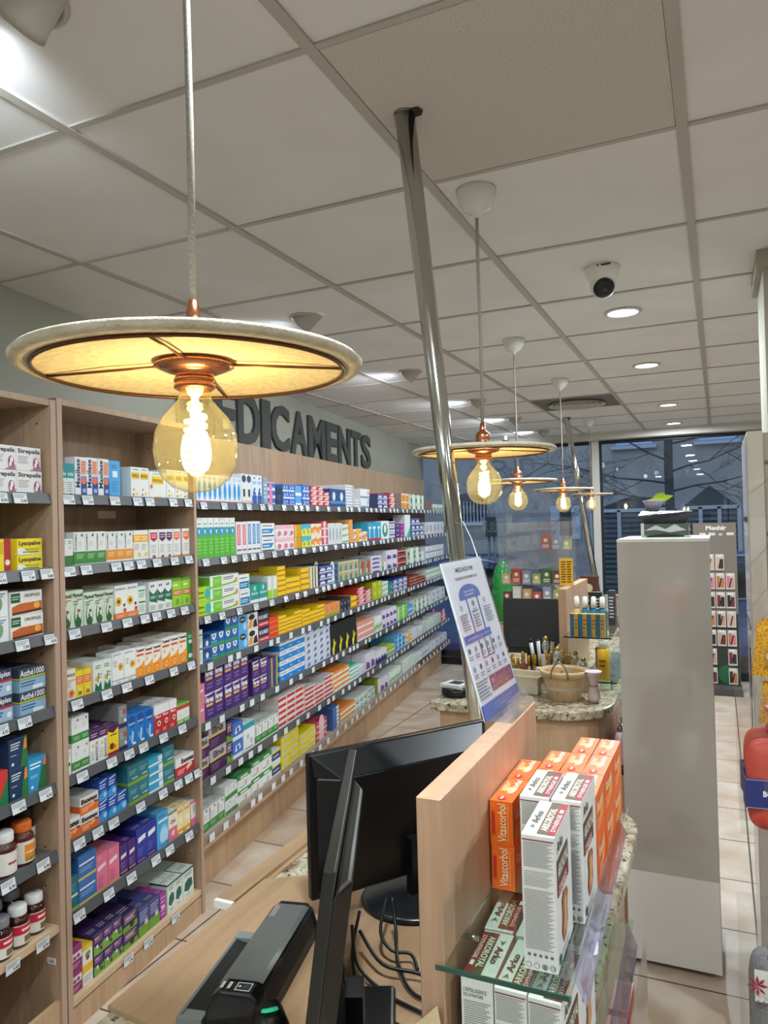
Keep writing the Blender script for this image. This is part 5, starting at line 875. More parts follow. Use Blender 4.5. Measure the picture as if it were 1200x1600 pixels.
def vita_mesh(w=0.0350, d=0.099, h=0.0655):
    b = MB(); b.box((-w/2, -d/2, 0), (w/2, d/2, h), ink('#ef6a1c', 0.38))
    O, U, V = (-w/2, -d/2, 0), (w, 0, 0), (0, 0, h)
    b.face_marks(O, U, V, [('t', 'Vitascorbol', 0.34, 0.08, 0.72, 0.94, '#f6d9a8', 90, 0.015), ('r', 0.08, 0.25, 0.22, 0.75, '#c62f27'), ('r', 0.78, 0.1, 0.82, 0.9, '#f8a24a')])
    for (O, U, V) in [((w/2, -d/2, 0), (0, d, 0), (0, 0, h)), ((-w/2, d/2, 0), (0, -d, 0), (0, 0, h))]:
        b.face_marks(O, U, V, [('e', 0.6, 0.5, 0.2, 0.3, '#f79a3a'), ('t', 'Vitascorbol', 0.1, 0.5, 0.7, 0.8, '#fbe6c8', 0, 0.015), ('l', 0.1, 0.12, 0.6, 0.4, 3, '#f8c48a')])
    O, U, V = (w/2, -d/2, h), (0, d, 0), (-w, 0, 0)
    b.face_marks(O, U, V, [('e', 0.52, 0.45, 0.13, 0.30, '#f8a13c'), ('e', 0.52, 0.45, 0.07, 0.18, '#fcd07a'), ('t', 'Vitascorbol', 0.32, 0.22, 0.95, 0.52, '#fdf0dc', 0, 0.02), ('l', 0.4, 0.62, 0.85, 0.86, 3, '#fbd9b0'), ('e', 0.13, 0.55, 0.08, 0.2, '#c62f27'), ('r', 0.07, 0.5, 0.19, 0.6, '#f6e4d4'), ('t', 'JUNIOR', 0.08, 0.51, 0.18, 0.59, '#b02020')])
    return b
G2 = 'orange vitamin cartons piled on the glass shelf'
vt = None
spec = []
colx = [-0.3075, -0.271, -0.2345, -0.198]
for c_ in range(4):
    for r_, yy in enumerate((1.122, 1.223) if c_ == 0 else ((1.187, 1.288) if c_ == 1 else (1.187, 1.288, 1.389))):
        for k in range(2): spec.append((colx[c_], yy, k, r_, c_))
rn = ['front', 'second', 'rear']; cn = ['leftmost', 'second', 'third', 'rightmost']; kn = ['bottom', 'middle', 'top']
for (x, y, k, r_, c_) in spec:
    top = 'upper' if k else 'lower'
    lab = 'orange vitamin carton, %s of its pair, %s row, %s column from the partition' % (top, rn[r_], cn[c_])
    loc = (x + (0.0 if k == 0 else random.uniform(-.001, .001)), y, TOPZ + k*0.0660)
    if vt is None: vt = carton_thing(vita_mesh(), 'vitamin_carton', loc, 0, lab, 'carton', G2)
    else: cp(vt, loc, math.radians(random.uniform(-1, 1)), lab, G2)
# glass shelves with acrylic lip
def glass_shelf(z, y0, y1, lab, dx=0.0, pins=True):
    t = thing('glass_shelf', lab, 'shelf', (-0.25+dx, y0, z))
    b = MB(); b.box((-0.077-dx, 0, -0.006), (0.077, y1-y0, 0), SHELFGLASS); b.build('glass_plate', t)
    b = MB(); b.box((-0.088-dx if pins else -0.077-dx, -0.0022, -0.006), (0.077, 0.0, 0.0), GREENEDGE); b.build('green_front_edge', t)
    b = MB(); L = y1-y0; L2 = 1.40-y0
    b.add([(0.0775, 0.031, 0.0005), (0.068, L2, 0.0005), (0.094, L2-0.10, 0.020), (0.104, -0.003, 0.020), (0.102, -0.029, 0.010)], [(0, 1, 2, 3, 4)], PLEXIV)
    b.add([(0.060, 0.03, 0.0012), (0.0775, 0.031, 0.0012), (0.068, L2, 0.0012), (0.050, L2, 0.0012)], [(0, 1, 2, 3)], PLEXI)
    lp = b.build('acrylic_lip', t); lp['label'] = 'violet tinted clear lip'
    s_ = lp.modifiers.new('thick', 'SOLIDIFY'); s_.thickness = 0.0018
    b = MB(); b.face_marks((0.082, 0.075, 0.0045), (-0.001, 0.06, 0), (0.016, 0, 0.012), [('r', 0, 0, 1, 1, '#cfd2d6'), ('l', 0.1, 0.2, 0.8, 0.9, 4, '#6f7378')], eps=0.0022); b.build('price_label', t)
    if pins:
        for yy in (0.09, L-0.08):
            b = MB(); b.cyl((-0.077, yy, -0.010), (-0.060, yy, -0.010), 0.004, CHROME, seg=12); b.build('shelf_pin', t)
    return t
glass_shelf(1.0955, 0.864, 1.47, 'upper glass shelf with acrylic lip fixed to the near wood partition')
glass_shelf(0.9075, 0.875, 1.42, 'lower glass shelf with acrylic lip lying on the near counter edge', 0.012, False)
# acrylic bin under the counter edge with red packs
t = thing('acrylic_bin', 'clear acrylic display bin fixed below the near counter edge', 'display bin', (-0.190, 1.0, 0.86))
b = MB(); b.box((-0.041, 0.05, -0.25), (-0.0395, 0.50, 0.0), PLEXI); b.box((0.038, 0.05, -0.25), (0.0395, 0.50, -0.02), PLEXI); b.box((-0.041, 0.05, -0.253), (0.0395, 0.50, -0.2505), PLEXI); b.build('acrylic_body', t)
for k, (yy, c) in enumerate([(1.12, '#c8553c'), (1.22, '#d8644a'), (1.32, '#c24a38')]):
    b = MB(); b.box((-0.016, -0.042, 0), (0.016, 0.042, 0.215), ink(c, 0.35)); b.face_marks((0.016, -0.042, 0), (0, 0.084, 0), (0, 0, 0.215), [('e', 0.5, 0.6, 0.35, 0, '#e8a08a'), ('l', 0.15, 0.1, 0.85, 0.35, 4, '#f0d8d0')]); 
    b.face_marks((-0.016, -0.042, 0.215), (0.032, 0, 0), (0, 0.084, 0), [('r', 0.1, 0.2, 0.9, 0.8, '#e29a86')])
    o = b.build('red_carton', loc=(-0.176, yy, 0.6105)); tag(o, ['red carton in the acrylic bin, nearest the camera', 'middle red carton in the acrylic bin', 'red carton in the acrylic bin, farthest back'][k], 'carton', 'red cartons in the acrylic bin')
# cream shelf talker card
t = MB(); M = Matrix.Translation((-0.3455, 0.842, 0.97)) @ Matrix.Rotation(math.radians(8), 4, 'Z')
t.box((-0.052, -0.001, -0.12), (0.028, 0.001, 0.0), ink('#e3cfa4', 0.6))
t.v = [tuple(v) for v in t.v]
t = MB(); P0, P1 = Vector((-0.388, 0.862, 0.995)), Vector((-0.336, 0.858, 1.052))
ux = Vector((0.078, -0.012, 0.0)); 
pl = [(-0.390, 0.855, 0.992), (-0.334, 0.853, 1.050), (-0.322, 0.8535, 0.985), (-0.322, 0.8535, 0.905), (-0.395, 0.855, 0.905)]
t.add(pl + [(x, y+0.002, z) for x, y, z in pl], [(4, 3, 2, 1, 0), (5, 6, 7, 8, 9)] + [(i, (i+1) % 5, 5+(i+1) % 5, 5+i) for i in range(5)], ink('#e3cfa4', 0.6))
U_ = Vector((0.046, -0.001, 0.048)); V_ = Vector((-0.010, 0, 0.011))
t.face_marks((-0.372, 0.8535, 0.968), tuple(U_), tuple(V_*0.7), [('t', 'ARKOROYAL', 0.0, 0, 1, 1, '#efe7d5', 0, 0.02)], eps=0.0008)
t.face_marks((-0.374, 0.8538, 0.966), tuple(U_*1.06), tuple(V_), [('r', 0, 0, 1, 1, '#55424a')], eps=0.0003)
t.face_marks((-0.371, 0.8538, 0.983), tuple(U_*0.5), tuple(V_*0.8), [('t', 'Arko', 0, 0, 1, 1, '#4a4538', 0, 0.02)], eps=0.0004)
t.face_marks((-0.366, 0.8538, 0.922), tuple(U_*0.85), tuple(V_*2.2), [('l', 0, 0, 1, 1, 6, '#b08a7a')], eps=0.0004)
o = t.build('shelf_card'); tag(o, 'cream promotional card propped before the lower ampoule cartons', 'card')

# ------------------------------------------------------------------ leaflet in an acrylic holder
def quad_pt(c, s_, t_):  # bilinear on the four corners: lower left, lower right, upper right, upper left
    a = Vector(c[0]).lerp(Vector(c[1]), s_); b_ = Vector(c[3]).lerp(Vector(c[2]), s_); return a.lerp(b_, t_)
LL = Vector((-0.375, 1.222, 1.3005)); LR = LL + Vector((0.0114, 0.1995, 0.0019)); UL = LL + Vector((-0.0722, -0.0067, 0.2727))
t = thing('leaflet_holder', 'tall white teleconsultation leaflet in an acrylic holder atop the partition', 'leaflet', tuple(LL))
U_ = LR-LL; V_ = UL-LL; N_ = U_.cross(V_).normalized()
W_, H_ = U_.length, V_.length
U_ = U_; 
b = MB(); b.add([(0, 0, 0), tuple(U_), tuple(U_+V_), tuple(V_)] + [tuple(-N_*0.0015), tuple(U_-N_*0.0015), tuple(U_+V_-N_*0.0015), tuple(V_-N_*0.0015)], [(0,1,2,3), (7,6,5,4), (0,4,5,1), (1,5,6,2), (2,6,7,3), (3,7,4,0)], ink('#dfe0e8', 0.35))
BL_ = '#2d56ad'; PU = '#8a2a66'; G_ = '#6f7682'
mk = [('t', 'MEDADOM', 0.28, 0.925, 0.72, 0.955, '#20242c'), ('t', 'TELECONSULTATION MEDICALE', 0.22, 0.875, 0.78, 0.893, '#20242c')]
dome = [(0.2, 0.745)] + [(0.46-0.26*math.cos(a), 0.765+0.075*math.sin(a)) for a in [PI*k/10 for k in range(11)]] + [(0.72, 0.745)]
mk += [('p', dome, BL_), ('t', 'Quand consulter', 0.30, 0.785, 0.62, 0.80, '#e8ecf6'), ('t', 'un medecin ?', 0.33, 0.765, 0.58, 0.78, '#e8ecf6'), ('r', 0.335, 0.52, 0.36, 0.75, BL_), ('r', 0.60, 0.52, 0.625, 0.75, BL_), ('r', 0.05, 0.475, 0.72, 0.525, BL_), ('t', 'Les motifs de consultation', 0.12, 0.49, 0.66, 0.51, '#e8ecf6'),
       ('e', 0.48, 0.71, 0.03, 0.018, G_), ('t', 'ACCES', 0.41, 0.665, 0.55, 0.677, '#20242c'), ('t', 'IMMEDIAT', 0.39, 0.65, 0.57, 0.662, '#20242c'), ('l', 0.40, 0.55, 0.56, 0.64, 5, G_), ('e', 0.18, 0.70, 0.03, 0.018, '#aab4b8'), ('l', 0.10, 0.55, 0.28, 0.66, 7, G_), ('e', 0.78, 0.71, 0.03, 0.018, '#aab4b8'), ('l', 0.70, 0.56, 0.90, 0.67, 7, G_)]
for rr in range(2):
    for c_ in range(6):
        cx = 0.09+0.155*c_; cy = 0.43-0.115*rr
        mk += [('e', cx, cy, 0.026, 0.017, '#7d8a94' if (c_+rr) % 2 else '#3f4854'), ('l', cx-0.05, cy-0.06, cx+0.05, cy-0.03, 2, G_)]
mk += [('r', 0.36, 0.355, 0.375, 0.47, '#1f2f66'), ('r', 0.505, 0.355, 0.52, 0.47, '#1f2f66'), ('r', 0.645, 0.355, 0.66, 0.47, '#1f2f66'), ('r', 0.36, 0.35, 0.66, 0.357, '#1f2f66')]
for c_ in range(4): mk += [('r', 0.36+0.155*c_, 0.135, 0.50+0.155*c_, 0.235, PU), ('e', 0.43+0.155*c_, 0.20, 0.03, 0.017, '#c58ab0'), ('l', 0.38+0.155*c_, 0.15, 0.48+0.155*c_, 0.17, 2, '#d8a8c8')]
mk += [('l', 0.03, 0.12, 0.32, 0.24, 6, G_), ('r', 0, 0.0, 1, 0.095, BL_), ('l', 0.3, 0.03, 0.8, 0.07, 2, '#8fa8dc')]
b.face_marks((0, 0, 0), tuple(U_), tuple(V_), mk, eps=0.0003); b.build('printed_leaflet', t)
b = MB(); e = N_*0.003; 
b.add([tuple(e), tuple(U_+e), tuple(U_+V_*1.01+e), tuple(V_*1.01+e)], [(0,1,2,3)], PLEXI)
b.add([tuple(-e), tuple(U_-e), tuple(U_+V_*1.01-e), tuple(V_*1.01-e)], [(0,1,2,3)], PLEXI)
b.build('acrylic_sleeve', t)
b = MB(); b.add([(0.0, 0.01, 0.0012), (0.045, 0.01, 0.0012), (0.045, 0.17, 0.0012), (0.0, 0.17, 0.0012)], [(0,1,2,3)], PLEXI)
b.add([(0.045, 0.03, 0.0012), (0.045, 0.16, 0.0012), (0.030, 0.16, 0.03), (0.030, 0.03, 0.03)], [(0,1,2,3)], PLEXI)
o = b.build('acrylic_foot', t); s_ = o.modifiers.new('thick', 'SOLIDIFY'); s_.thickness = 0.0015
# white cord tied round the pole to the leaflet
b = MB(); b.tube([(-0.437, 1.405, 1.574), (-0.48, 1.50, 1.61), (-0.55, 1.66, 1.645), (-0.592, 1.765, 1.64)], 0.0012, ink('#d8d6d0', 0.7), 6); o = b.build('tie_cord'); tag(o, 'thin pale cord tying the leaflet to the steel pole', 'cord')

# ------------------------------------------------------------------ monitors
def monitor_back():
    a = Vector((-0.716, 1.201, 0)); dr = Vector((0.577, 0.817, 0)).normalized(); ang = math.atan2(dr.y, dr.x)
    t = thing('computer_monitor', 'wide black monitor seen from behind, beside the wood partition', 'monitor', (a.x, a.y, 0.909), ang)
    Wd = 0.42; H0 = 0.03; H1 = 0.305
    b = MB(); b.box((0, 0.0, H0), (Wd, 0.018, H1), BLACK); o = b.build('bezel', t); bevel(o, 0.004, 2)
    b = MB(); prof = [(0.05, -0.032), (Wd-0.03, -0.032), (Wd-0.012, -0.0005), (0.012, -0.0005)]
    b.prism([(p[0], p[1]) for p in prof], H0+0.012, H1-0.045, BLACK)
    b.add([(0.012, -0.0005, H1-0.045), (0.05, -0.032, H1-0.045), (Wd-0.03, -0.032, H1-0.045), (Wd-0.012, -0.0005, H1-0.045), (0.005, 0.0, H1-0.004), (Wd-0.005, 0.0, H1-0.004)], [(1, 2, 5, 4), (0, 1, 4), (2, 3, 5)], BLACK)
    o = b.build('back_shell', t); bevel(o, 0.004, 2)
    b = MB(); b.face_marks((0.20, -0.0325, 0.055), (0.16, 0, 0), (0, 0, 0.03), [('r', 0.55, 0.25, 0.95, 0.75, '#3c4046'), ('r', 0.57, 0.32, 0.93, 0.68, '#0d0e10'), ('r', 0.35, 0.4, 0.5, 0.65, '#3a3d42'), ('r', 0.18, 0.4, 0.3, 0.6, '#34373b'), ('r', 0.02, 0.4, 0.13, 0.55, '#34373b')], eps=0.0006); o = b.build('port_labels', t); 
    b = MB(); b.box((0.02, 0.018, H0+0.015), (Wd-0.02, 0.0195, H1-0.015), ink('#15202c', 0.12)); b.build('screen', t)
    b = MB(); b.box((0.19, -0.055, 0.005), (0.25, -0.0325, 0.12), BLACK); b.build('neck', t)
    b = MB(); M = Matrix.Translation((0.22, -0.04, 0)) @ Matrix.Scale(1.15, 4, (1, 0, 0)); b.lathe([(0.0, 0.0), (0.105, 0.0), (0.108, 0.004), (0.10, 0.010), (0.0, 0.014)], ink('#1d1e20', 0.25), 48, M); b.build('round_foot', t)
    b = MB(); b.add([(0.302, -0.0335, 0.16), (0.335, -0.0335, 0.17), (0.335, -0.036, 0.215), (0.322, -0.034, 0.222), (0.310, -0.036, 0.20)], [(0,1,2,3,4)], ink('#e88a9c', 0.7)); o = b.build('sticky_note', t); o['label'] = 'pink sticky note'
monitor_back()
def monitor_side():
    a = Vector((-0.411, 0.744, 0)); e = Vector((-0.592, 1.160, 0)); dr = (e-a).normalized(); ang = math.atan2(dr.y, dr.x); L = (e-a).length
    t = thing('computer_monitor', 'thin black monitor seen edge on in front of the wide one', 'monitor', (a.x, a.y, 0.909), ang)
    # local x along the screen, +y is the screen side, top leans back (towards -y)
    T = Matrix.Translation((0, 0, 0.341)) @ Matrix.Rotation(math.radians(8), 4, 'X') @ Matrix.Translation((0, 0, -0.341))
    b = MB(); b.box((0, 0.0, 0.055), (L, 0.014, 0.341), ink('#232423', 0.42), T); o = b.build('bezel', t); bevel(o, 0.002, 2)
    b = MB(); b.box((0.012, 0.014, 0.075), (L-0.012, 0.0152, 0.329), ink('#0a0f16', 0.1), T); b.build('screen', t)
    b = MB(); b.prism([(0.07, -0.02), (L-0.07, -0.02), (L-0.02, 0.0), (0.02, 0.0)], 0.10, 0.30, ink('#141515', 0.4), T); o = b.build('back_shell', t); bevel(o, 0.006, 2)
    b = MB(); b.box((0.20, -0.015, 0.004), (0.25, 0.010, 0.07), BLACK); b.build('neck', t)
    b = MB(); b.box((0.12, -0.06, 0.0), (0.32, 0.06, 0.014), BLACK); o = b.build('square_foot', t); bevel(o, 0.01, 3)
    b = MB(); b.tube([(0.03, 0.02, 0.06), (0.05, 0.04, 0.045), (0.10, 0.05, 0.03)], 0.002, ink('#2c4aa0', 0.4)); o = b.build('blue_wire', t); o['label'] = 'blue wire'
monitor_side()
# cash drawer / black box low in front
t = thing('black_receipt_printer', 'low black receipt printer under the edge-on monitor', 'printer', (-0.465, 0.775, 0.9085), math.radians(23))
t.name = 'receipt_printer'
b = MB(); b.box((-0.075, -0.055, 0.0), (0.06, 0.075, 0.048), ink('#101214', 0.35)); o = b.build('body', t); bevel(o, 0.01, 3)
b = MB(); b.box((-0.055, -0.035, 0.0485), (0.04, 0.055, 0.050), ink('#1c2026', 0.25)); b.build('lid', t)
# ------------------------------------------------------------------ document scanner
sc0 = Vector((-0.664, 0.882, 0)); sdir = Vector((-0.054, 0.25, 0)).normalized(); ang = math.atan2(sdir.y, sdir.x)
t = thing('document_scanner', 'long grey and black document scanner lying on the wood board', 'scanner', (sc0.x, sc0.y, 0.9085), ang)
L = 0.265
cs = [(-0.045, 0.0), (-0.048, 0.025), (-0.040, 0.052), (-0.028, 0.062), (0.020, 0.062), (0.036, 0.050), (0.045, 0.030), (0.046, 0.0)]
def extr(b, prof, x0, x1, m, smooth=False):
    n = len(prof); vs = [(x0, y, z) for y, z in prof] + [(x1, y, z) for y, z in prof]
    fs = [tuple(range(n))[::-1], tuple(range(n, 2*n))] + [(i, (i+1) % n, n+(i+1) % n, n+i) for i in range(n)]
    b.add(vs, fs, m, smooth)
b = MB(); extr(b, cs, 0.0, 0.03, BLACK); o = b.build('end_cap', t); bevel(o, 0.006, 3)
b = MB(); extr(b, cs, L-0.014, L, BLACK); o = b.build('end_cap', t); bevel(o, 0.005, 3)
b = MB(); extr(b, [(y*0.96, z*0.96) for y, z in cs], 0.03, L-0.014, BLACKM); b.build('housing', t)
b = MB(); extr(b, [(-0.034, 0.0600), (-0.028, 0.0618), (0.020, 0.0618), (0.034, 0.052), (0.034, 0.0535), (0.021, 0.0635), (-0.029, 0.0635), (-0.036, 0.0605)], 0.031, L-0.016, ink('#6d706d', 0.35, 0.3)); o = b.build('grey_lid', t); o['label'] = 'grey flat lid'
b = MB(); b.face_marks((0.205, 0.012, 0.0637), (0.055, 0, 0), (0, -0.014, 0) if False else (0, 0.012, 0), [('l', 0.0, 0.1, 0.75, 0.9, 3, '#b9a79e')], eps=0.0004); b.build('printed_mark', t)
b = MB(); b.add([(0.01, 0.046, 0.006), (L-0.05, 0.046, 0.006), (L-0.05, 0.088, 0.016), (0.01, 0.088, 0.016), (0.01, 0.046, 0.002), (L-0.05, 0.046, 0.002), (L-0.05, 0.088, 0.012), (0.01, 0.088, 0.012)], [(0,1,2,3), (7,6,5,4), (0,4,5,1), (1,5,6,2), (2,6,7,3), (3,7,4,0)], BLACKM)
b.box((0.008, 0.084, 0.011), (L-0.048, 0.089, 0.0175), ink('#8a8f8f', 0.3, 0.5)); b.box((0.0, 0.05, 0.0), (0.022, 0.090, 0.016), ink('#7d8382', 0.35)); b.box((L-0.055, 0.05, 0.0), (L-0.035, 0.090, 0.018), ink('#7d8382', 0.35)); b.build('paper_tray', t)
b = MB(); b.face_marks((0.002, 0.026, 0.0622), (0, -0.05, 0), (0.026, 0, 0), [('r', 0.52, 0.15, 1.0, 0.9, '#b9bdbc'), ('r', 0.56, 0.25, 0.96, 0.8, '#15171a'), ('e', 0.64, 0.52, 0.05, 0, '#c8cccc'), ('r', 0.74, 0.35, 0.92, 0.7, '#3f4446'), ('r', 0.06, 0.2, 0.16, 0.8, '#c9cbc9'), ('r', 0.28, 0.2, 0.38, 0.8, '#c9cbc9'), ('l', 0.06, 0.85, 0.2, 1.0, 2, '#8d908e')], eps=0.0005); b.build('control_panel', t)
# handheld barcode scanner in its cradle
t = thing('barcode_scanner', 'black handheld barcode scanner with a green lit button, at lower edge', 'barcode scanner', (-0.575, 0.842, 0.9085), math.radians(40))
b = MB(); M = Matrix.Rotation(math.radians(0), 4, 'X'); b.lathe([(0.0, 0.0), (0.038, 0.0), (0.036, 0.010), (0.022, 0.018), (0.018, 0.03)], BLACKM, 28); b.build('cradle', t)
b = MB(); b.tube([(-0.01, -0.02, 0.018), (0.0, -0.01, 0.035), (0.004, 0.008, 0.055), (0.002, 0.03, 0.068)], 0.02, BLACK, 18, radii=[0.014, 0.022, 0.026, 0.020]); b.build('body', t)
b = MB(); b.lathe([(0.0, 0.003), (0.011, 0.003), (0.012, 0.0)], emit('green_button', (0.02, 0.45, 0.25), 0.5), 16, Matrix.Translation((0.003, 0.004, 0.080)) @ Matrix.Rotation(math.radians(-25), 4, 'X'), close=False)
o = b.build('trigger_button', t); o['label'] = 'green lit button'
b = MB(); b.lathe([(0.0, 0.003), (0.008, 0.003), (0.009, 0.0)], ink('#5b6064', 0.3), 16, Matrix.Translation((0.001, -0.018, 0.066)) @ Matrix.Rotation(math.radians(35), 4, 'X'), close=False); b.build('grey_button', t)
b = MB(); b.tube([(-0.012, -0.022, 0.016), (-0.03, -0.05, 0.006), (-0.02, -0.09, 0.004), (0.02, -0.12, 0.004)], 0.003, ink('#6a6d70', 0.4)); b.build('cable', t)
# cables on the counter
random.seed(3)
cabs = [[(-0.60, 1.14, .95), (-0.56, 1.08, .925), (-0.50, 1.05, .913), (-0.44, 1.03, .913), (-0.385, 1.02, .913)],
        [(-0.60, 1.17, .96), (-0.58, 1.10, .92), (-0.51, 1.01, .914), (-0.43, 0.98, .914), (-0.38, 0.93, .914)],
        [(-0.55, 1.20, .98), (-0.53, 1.17, .94), (-0.50, 1.11, .925), (-0.45, 1.06, .914), (-0.385, 1.06, .914)],
        [(-0.62, 1.12, .93), (-0.60, 1.05, .914), (-0.53, 0.97, .914), (-0.46, 0.93, .914), (-0.385, 0.90, .914)],
        [(-0.57, 1.22, .97), (-0.55, 1.15, .945), (-0.52, 1.13, .93), (-0.49, 1.14, .925), (-0.47, 1.12, .914)]]
cabs += [[(-0.60, 1.10, .92), (-0.55, 1.03, .914), (-0.47, 0.99, .914), (-0.40, 0.975, .914)], [(-0.58, 1.13, .95), (-0.52, 1.09, .93), (-0.46, 1.10, .922), (-0.41, 1.09, .914)], [(-0.59, 1.08, .915), (-0.52, 0.93, .914), (-0.44, 0.89, .914), (-0.385, 0.875, .914)]]
cl = ['topmost black cable crossing the counter towards the partition', 'black cable sagging from monitor across the wood board', 'black cable curling over the round monitor foot', 'lowest black cable reaching the foot of the partition', 'short black cable looped under the monitor ports', 'black cable crossing the middle of the wood board', 'black cable lying over the front of the round foot', 'black cable nearest the camera behind the receipt printer']
for k, c_ in enumerate(cabs):
    P_ = [Vector(p) for p in c_]; pts = []
    for i in range(len(P_)-1):
        p0, p1, p2, p3 = P_[max(0, i-1)], P_[i], P_[i+1], P_[min(len(P_)-1, i+2)]
        for q in range(6):
            s_ = q/6; pts.append(0.5*((2*p1)+(p2-p0)*s_+(2*p0-5*p1+4*p2-p3)*s_*s_+(3*p1-p0-3*p2+p3)*s_**3))
    pts.append(P_[-1]); b = MB(); b.tube(pts, 0.003, ink('#141414', 0.45), 8); o = b.build('power_cable'); tag(o, cl[k], 'cable', 'black cables behind the monitors')
b = MB(); b.prism([(-0.48, 0.88), (-0.39, 0.89), (-0.385, 0.95), (-0.47, 0.945)], 0.9085, 0.9095, ink('#b7a98a', 0.8)); o = b.build('paper_slip'); tag(o, 'beige paper slip lying under the cables beside the partition', 'paper')
# ------------------------------------------------------------------ second counter: what stands on it
def basket():
    t = thing('chip_basket', 'round light wooden basket with two bent handles on second counter', 'basket', (-0.602, 3.085, 0.901))
    BW = wood('basket_wood', '#c3a27a', '#d8bc94', 'Z'); r0, r1, H = 0.066, 0.094, 0.115; n = 14
    b = MB()
    for k in range(n):
        a0, a1 = 2*PI*k/n+0.012, 2*PI*(k+1)/n-0.012; vs = []
        for rr, z in ((r0, 0.0), (r1, H)):
            for a in (a0, (a0+a1)/2, a1): vs += [(rr*math.cos(a), rr*math.sin(a), z), ((rr-0.003)*math.cos(a), (rr-0.003)*math.sin(a), z)]
        # outer faces, inner faces
        b.add(vs, [(0, 2, 8, 6), (2, 4, 10, 8), (3, 1, 7, 9), (5, 3, 9, 11), (0, 6, 7, 1), (4, 5, 11, 10), (6, 8, 9, 7), (8, 10, 11, 9)], BW)
    b.build('staves', t)
    b = MB(); b.lathe([(0, 0.001), (r0-0.004, 0.001), (r0-0.004, 0.005), (0, 0.005)], BW, 28); b.build('bottom', t)
    b = MB(); b.lathe([(r1-0.006, H-0.02), (r1+0.002, H-0.022), (r1+0.005, H+0.003), (r1-0.004, H+0.004), (r1-0.006, H-0.02)], BW, 40, close=False); b.build('rim', t)
    for sgn in (-1, 1):
        b = MB(); pts = []
        for i in range(15):
            a = PI*i/14; pts.append((0.035*math.cos(a), sgn*(r1+0.004) - sgn*0.0*math.sin(a), H-0.02+0.065*math.sin(a)))
        b.tube(pts, 0.0035, ink('#8a7658', 0.6), 8); b.build('handle', t)
basket()
rng = random.Random(5)
nm = [('gold', '#d8b04a'), ('clear', '#d6d2c6'), ('brown', '#a87a4a')]
for i in range(9):
    a = rng.uniform(0, 6.28); rr = rng.uniform(0.01, 0.055); p_ = (-0.602+rr*math.cos(a), 3.085+rr*math.sin(a), 0.965+0.006*(i % 4))
    c = nm[i % 3]; b = MB(); v = Vector((rng.uniform(-1, 1), rng.uniform(-1, 1), 0.25)).normalized()*0.022
    b.cyl(tuple(-v), tuple(v), 0.007, ink(c[1], 0.15, 0.6 if c[0] == 'gold' else 0.0), seg=14); b.cyl(tuple(v), tuple(v*1.35), 0.005, ink('#b8933a', 0.25, 0.9), seg=12)
    o = b.build('sample_vial', loc=p_); tag(o, 'tiny %s sample vial with gilt cap lying inside the wooden basket' % c[0], 'vial', '%s sample vials in the basket' % c[0])
b = MB(); b.lathe([(0, 0.006), (0.06, 0.006), (0.082, 0.055), (0.0, 0.06)], ink('#c9bda4', 0.9), 24); o = b.build('shredded_filling', loc=(-0.602, 3.085, 0.901)); tag(o, 'pale shredded paper filling inside the wooden basket', 'filling', None, 'stuff')
# cream trays with tester brushes
t = thing('cream_tray', 'cream plastic tray left of the wooden basket', 'tray', (-0.79, 3.16, 0.901), math.radians(-8))
b = MB(); CT = ink('#d6ceb6', 0.4)
for (x0, y0, x1, y1) in ((-0.085, -0.06, 0.085, -0.056), (-0.085, 0.056, 0.085, 0.06), (-0.085, -0.056, -0.081, 0.056), (0.081, -0.056, 0.085, 0.056)): b.box((x0, y0, 0), (x1, y1, 0.075), CT)
b.box((-0.085, -0.06, 0), (0.085, 0.06, 0.004), CT); b.build('body', t)
b = MB()
for (x0, y0, x1, y1) in ((-0.092, -0.067, 0.092, -0.060), (-0.092, 0.060, 0.092, 0.067), (-0.092, -0.06, -0.085, 0.06), (0.085, -0.06, 0.092, 0.06)): b.box((x0, y0, 0.070), (x1, y1, 0.077), CT)
b.build('rim', t)
for i in range(20):
    x = -0.93+0.017*i+rng.uniform(-.002, .002); y = 3.33+0.02*(i % 3); hh = rng.uniform(0.10, 0.15)
    b = MB(); cb = ['#b9683a', '#a8402e', '#c8b090', '#7a8a70', '#c0703c'][i % 5]
    b.lathe([(0, 0), (0.0075, 0), (0.0075, hh*0.55), (0.005, hh*0.6), (0.005, hh*0.66)], ink(cb, 0.25), 14); b.lathe([(0.0065, hh*0.62), (0.0068, hh), (0.0, hh+0.002)], ink('#c79b3c', 0.22, 0.9), 14)
    o = b.build('polish_tester', loc=(x, y, 0.901)); tag(o, ('slim gilt capped tester, ' + ['copper', 'brick red', 'sand', 'grey green', 'amber'][i % 5] + ' body, in the row behind the cream tray'), 'tester', 'gilt capped testers behind the cream tray')
for i in range(5):
    b = MB(); b.cyl((0, 0, 0), (0.012*(i-2), 0.0, 0.16+0.01*(i % 2)), 0.006, ink('#c9cdd0', 0.2), 0.009, 14); b.cyl((0.012*(i-2), 0, 0.16), (0.0145*(i-2), 0, 0.178), 0.0065, BLACK, seg=12)
    o = b.build('makeup_brush', loc=(-0.80+0.022*i, 3.45, 0.901)); tag(o, ['leftmost', 'second', 'middle', 'fourth', 'rightmost'][i] + ' pale slim brush of the five before the black monitor', 'brush', 'pale brushes on the second counter')
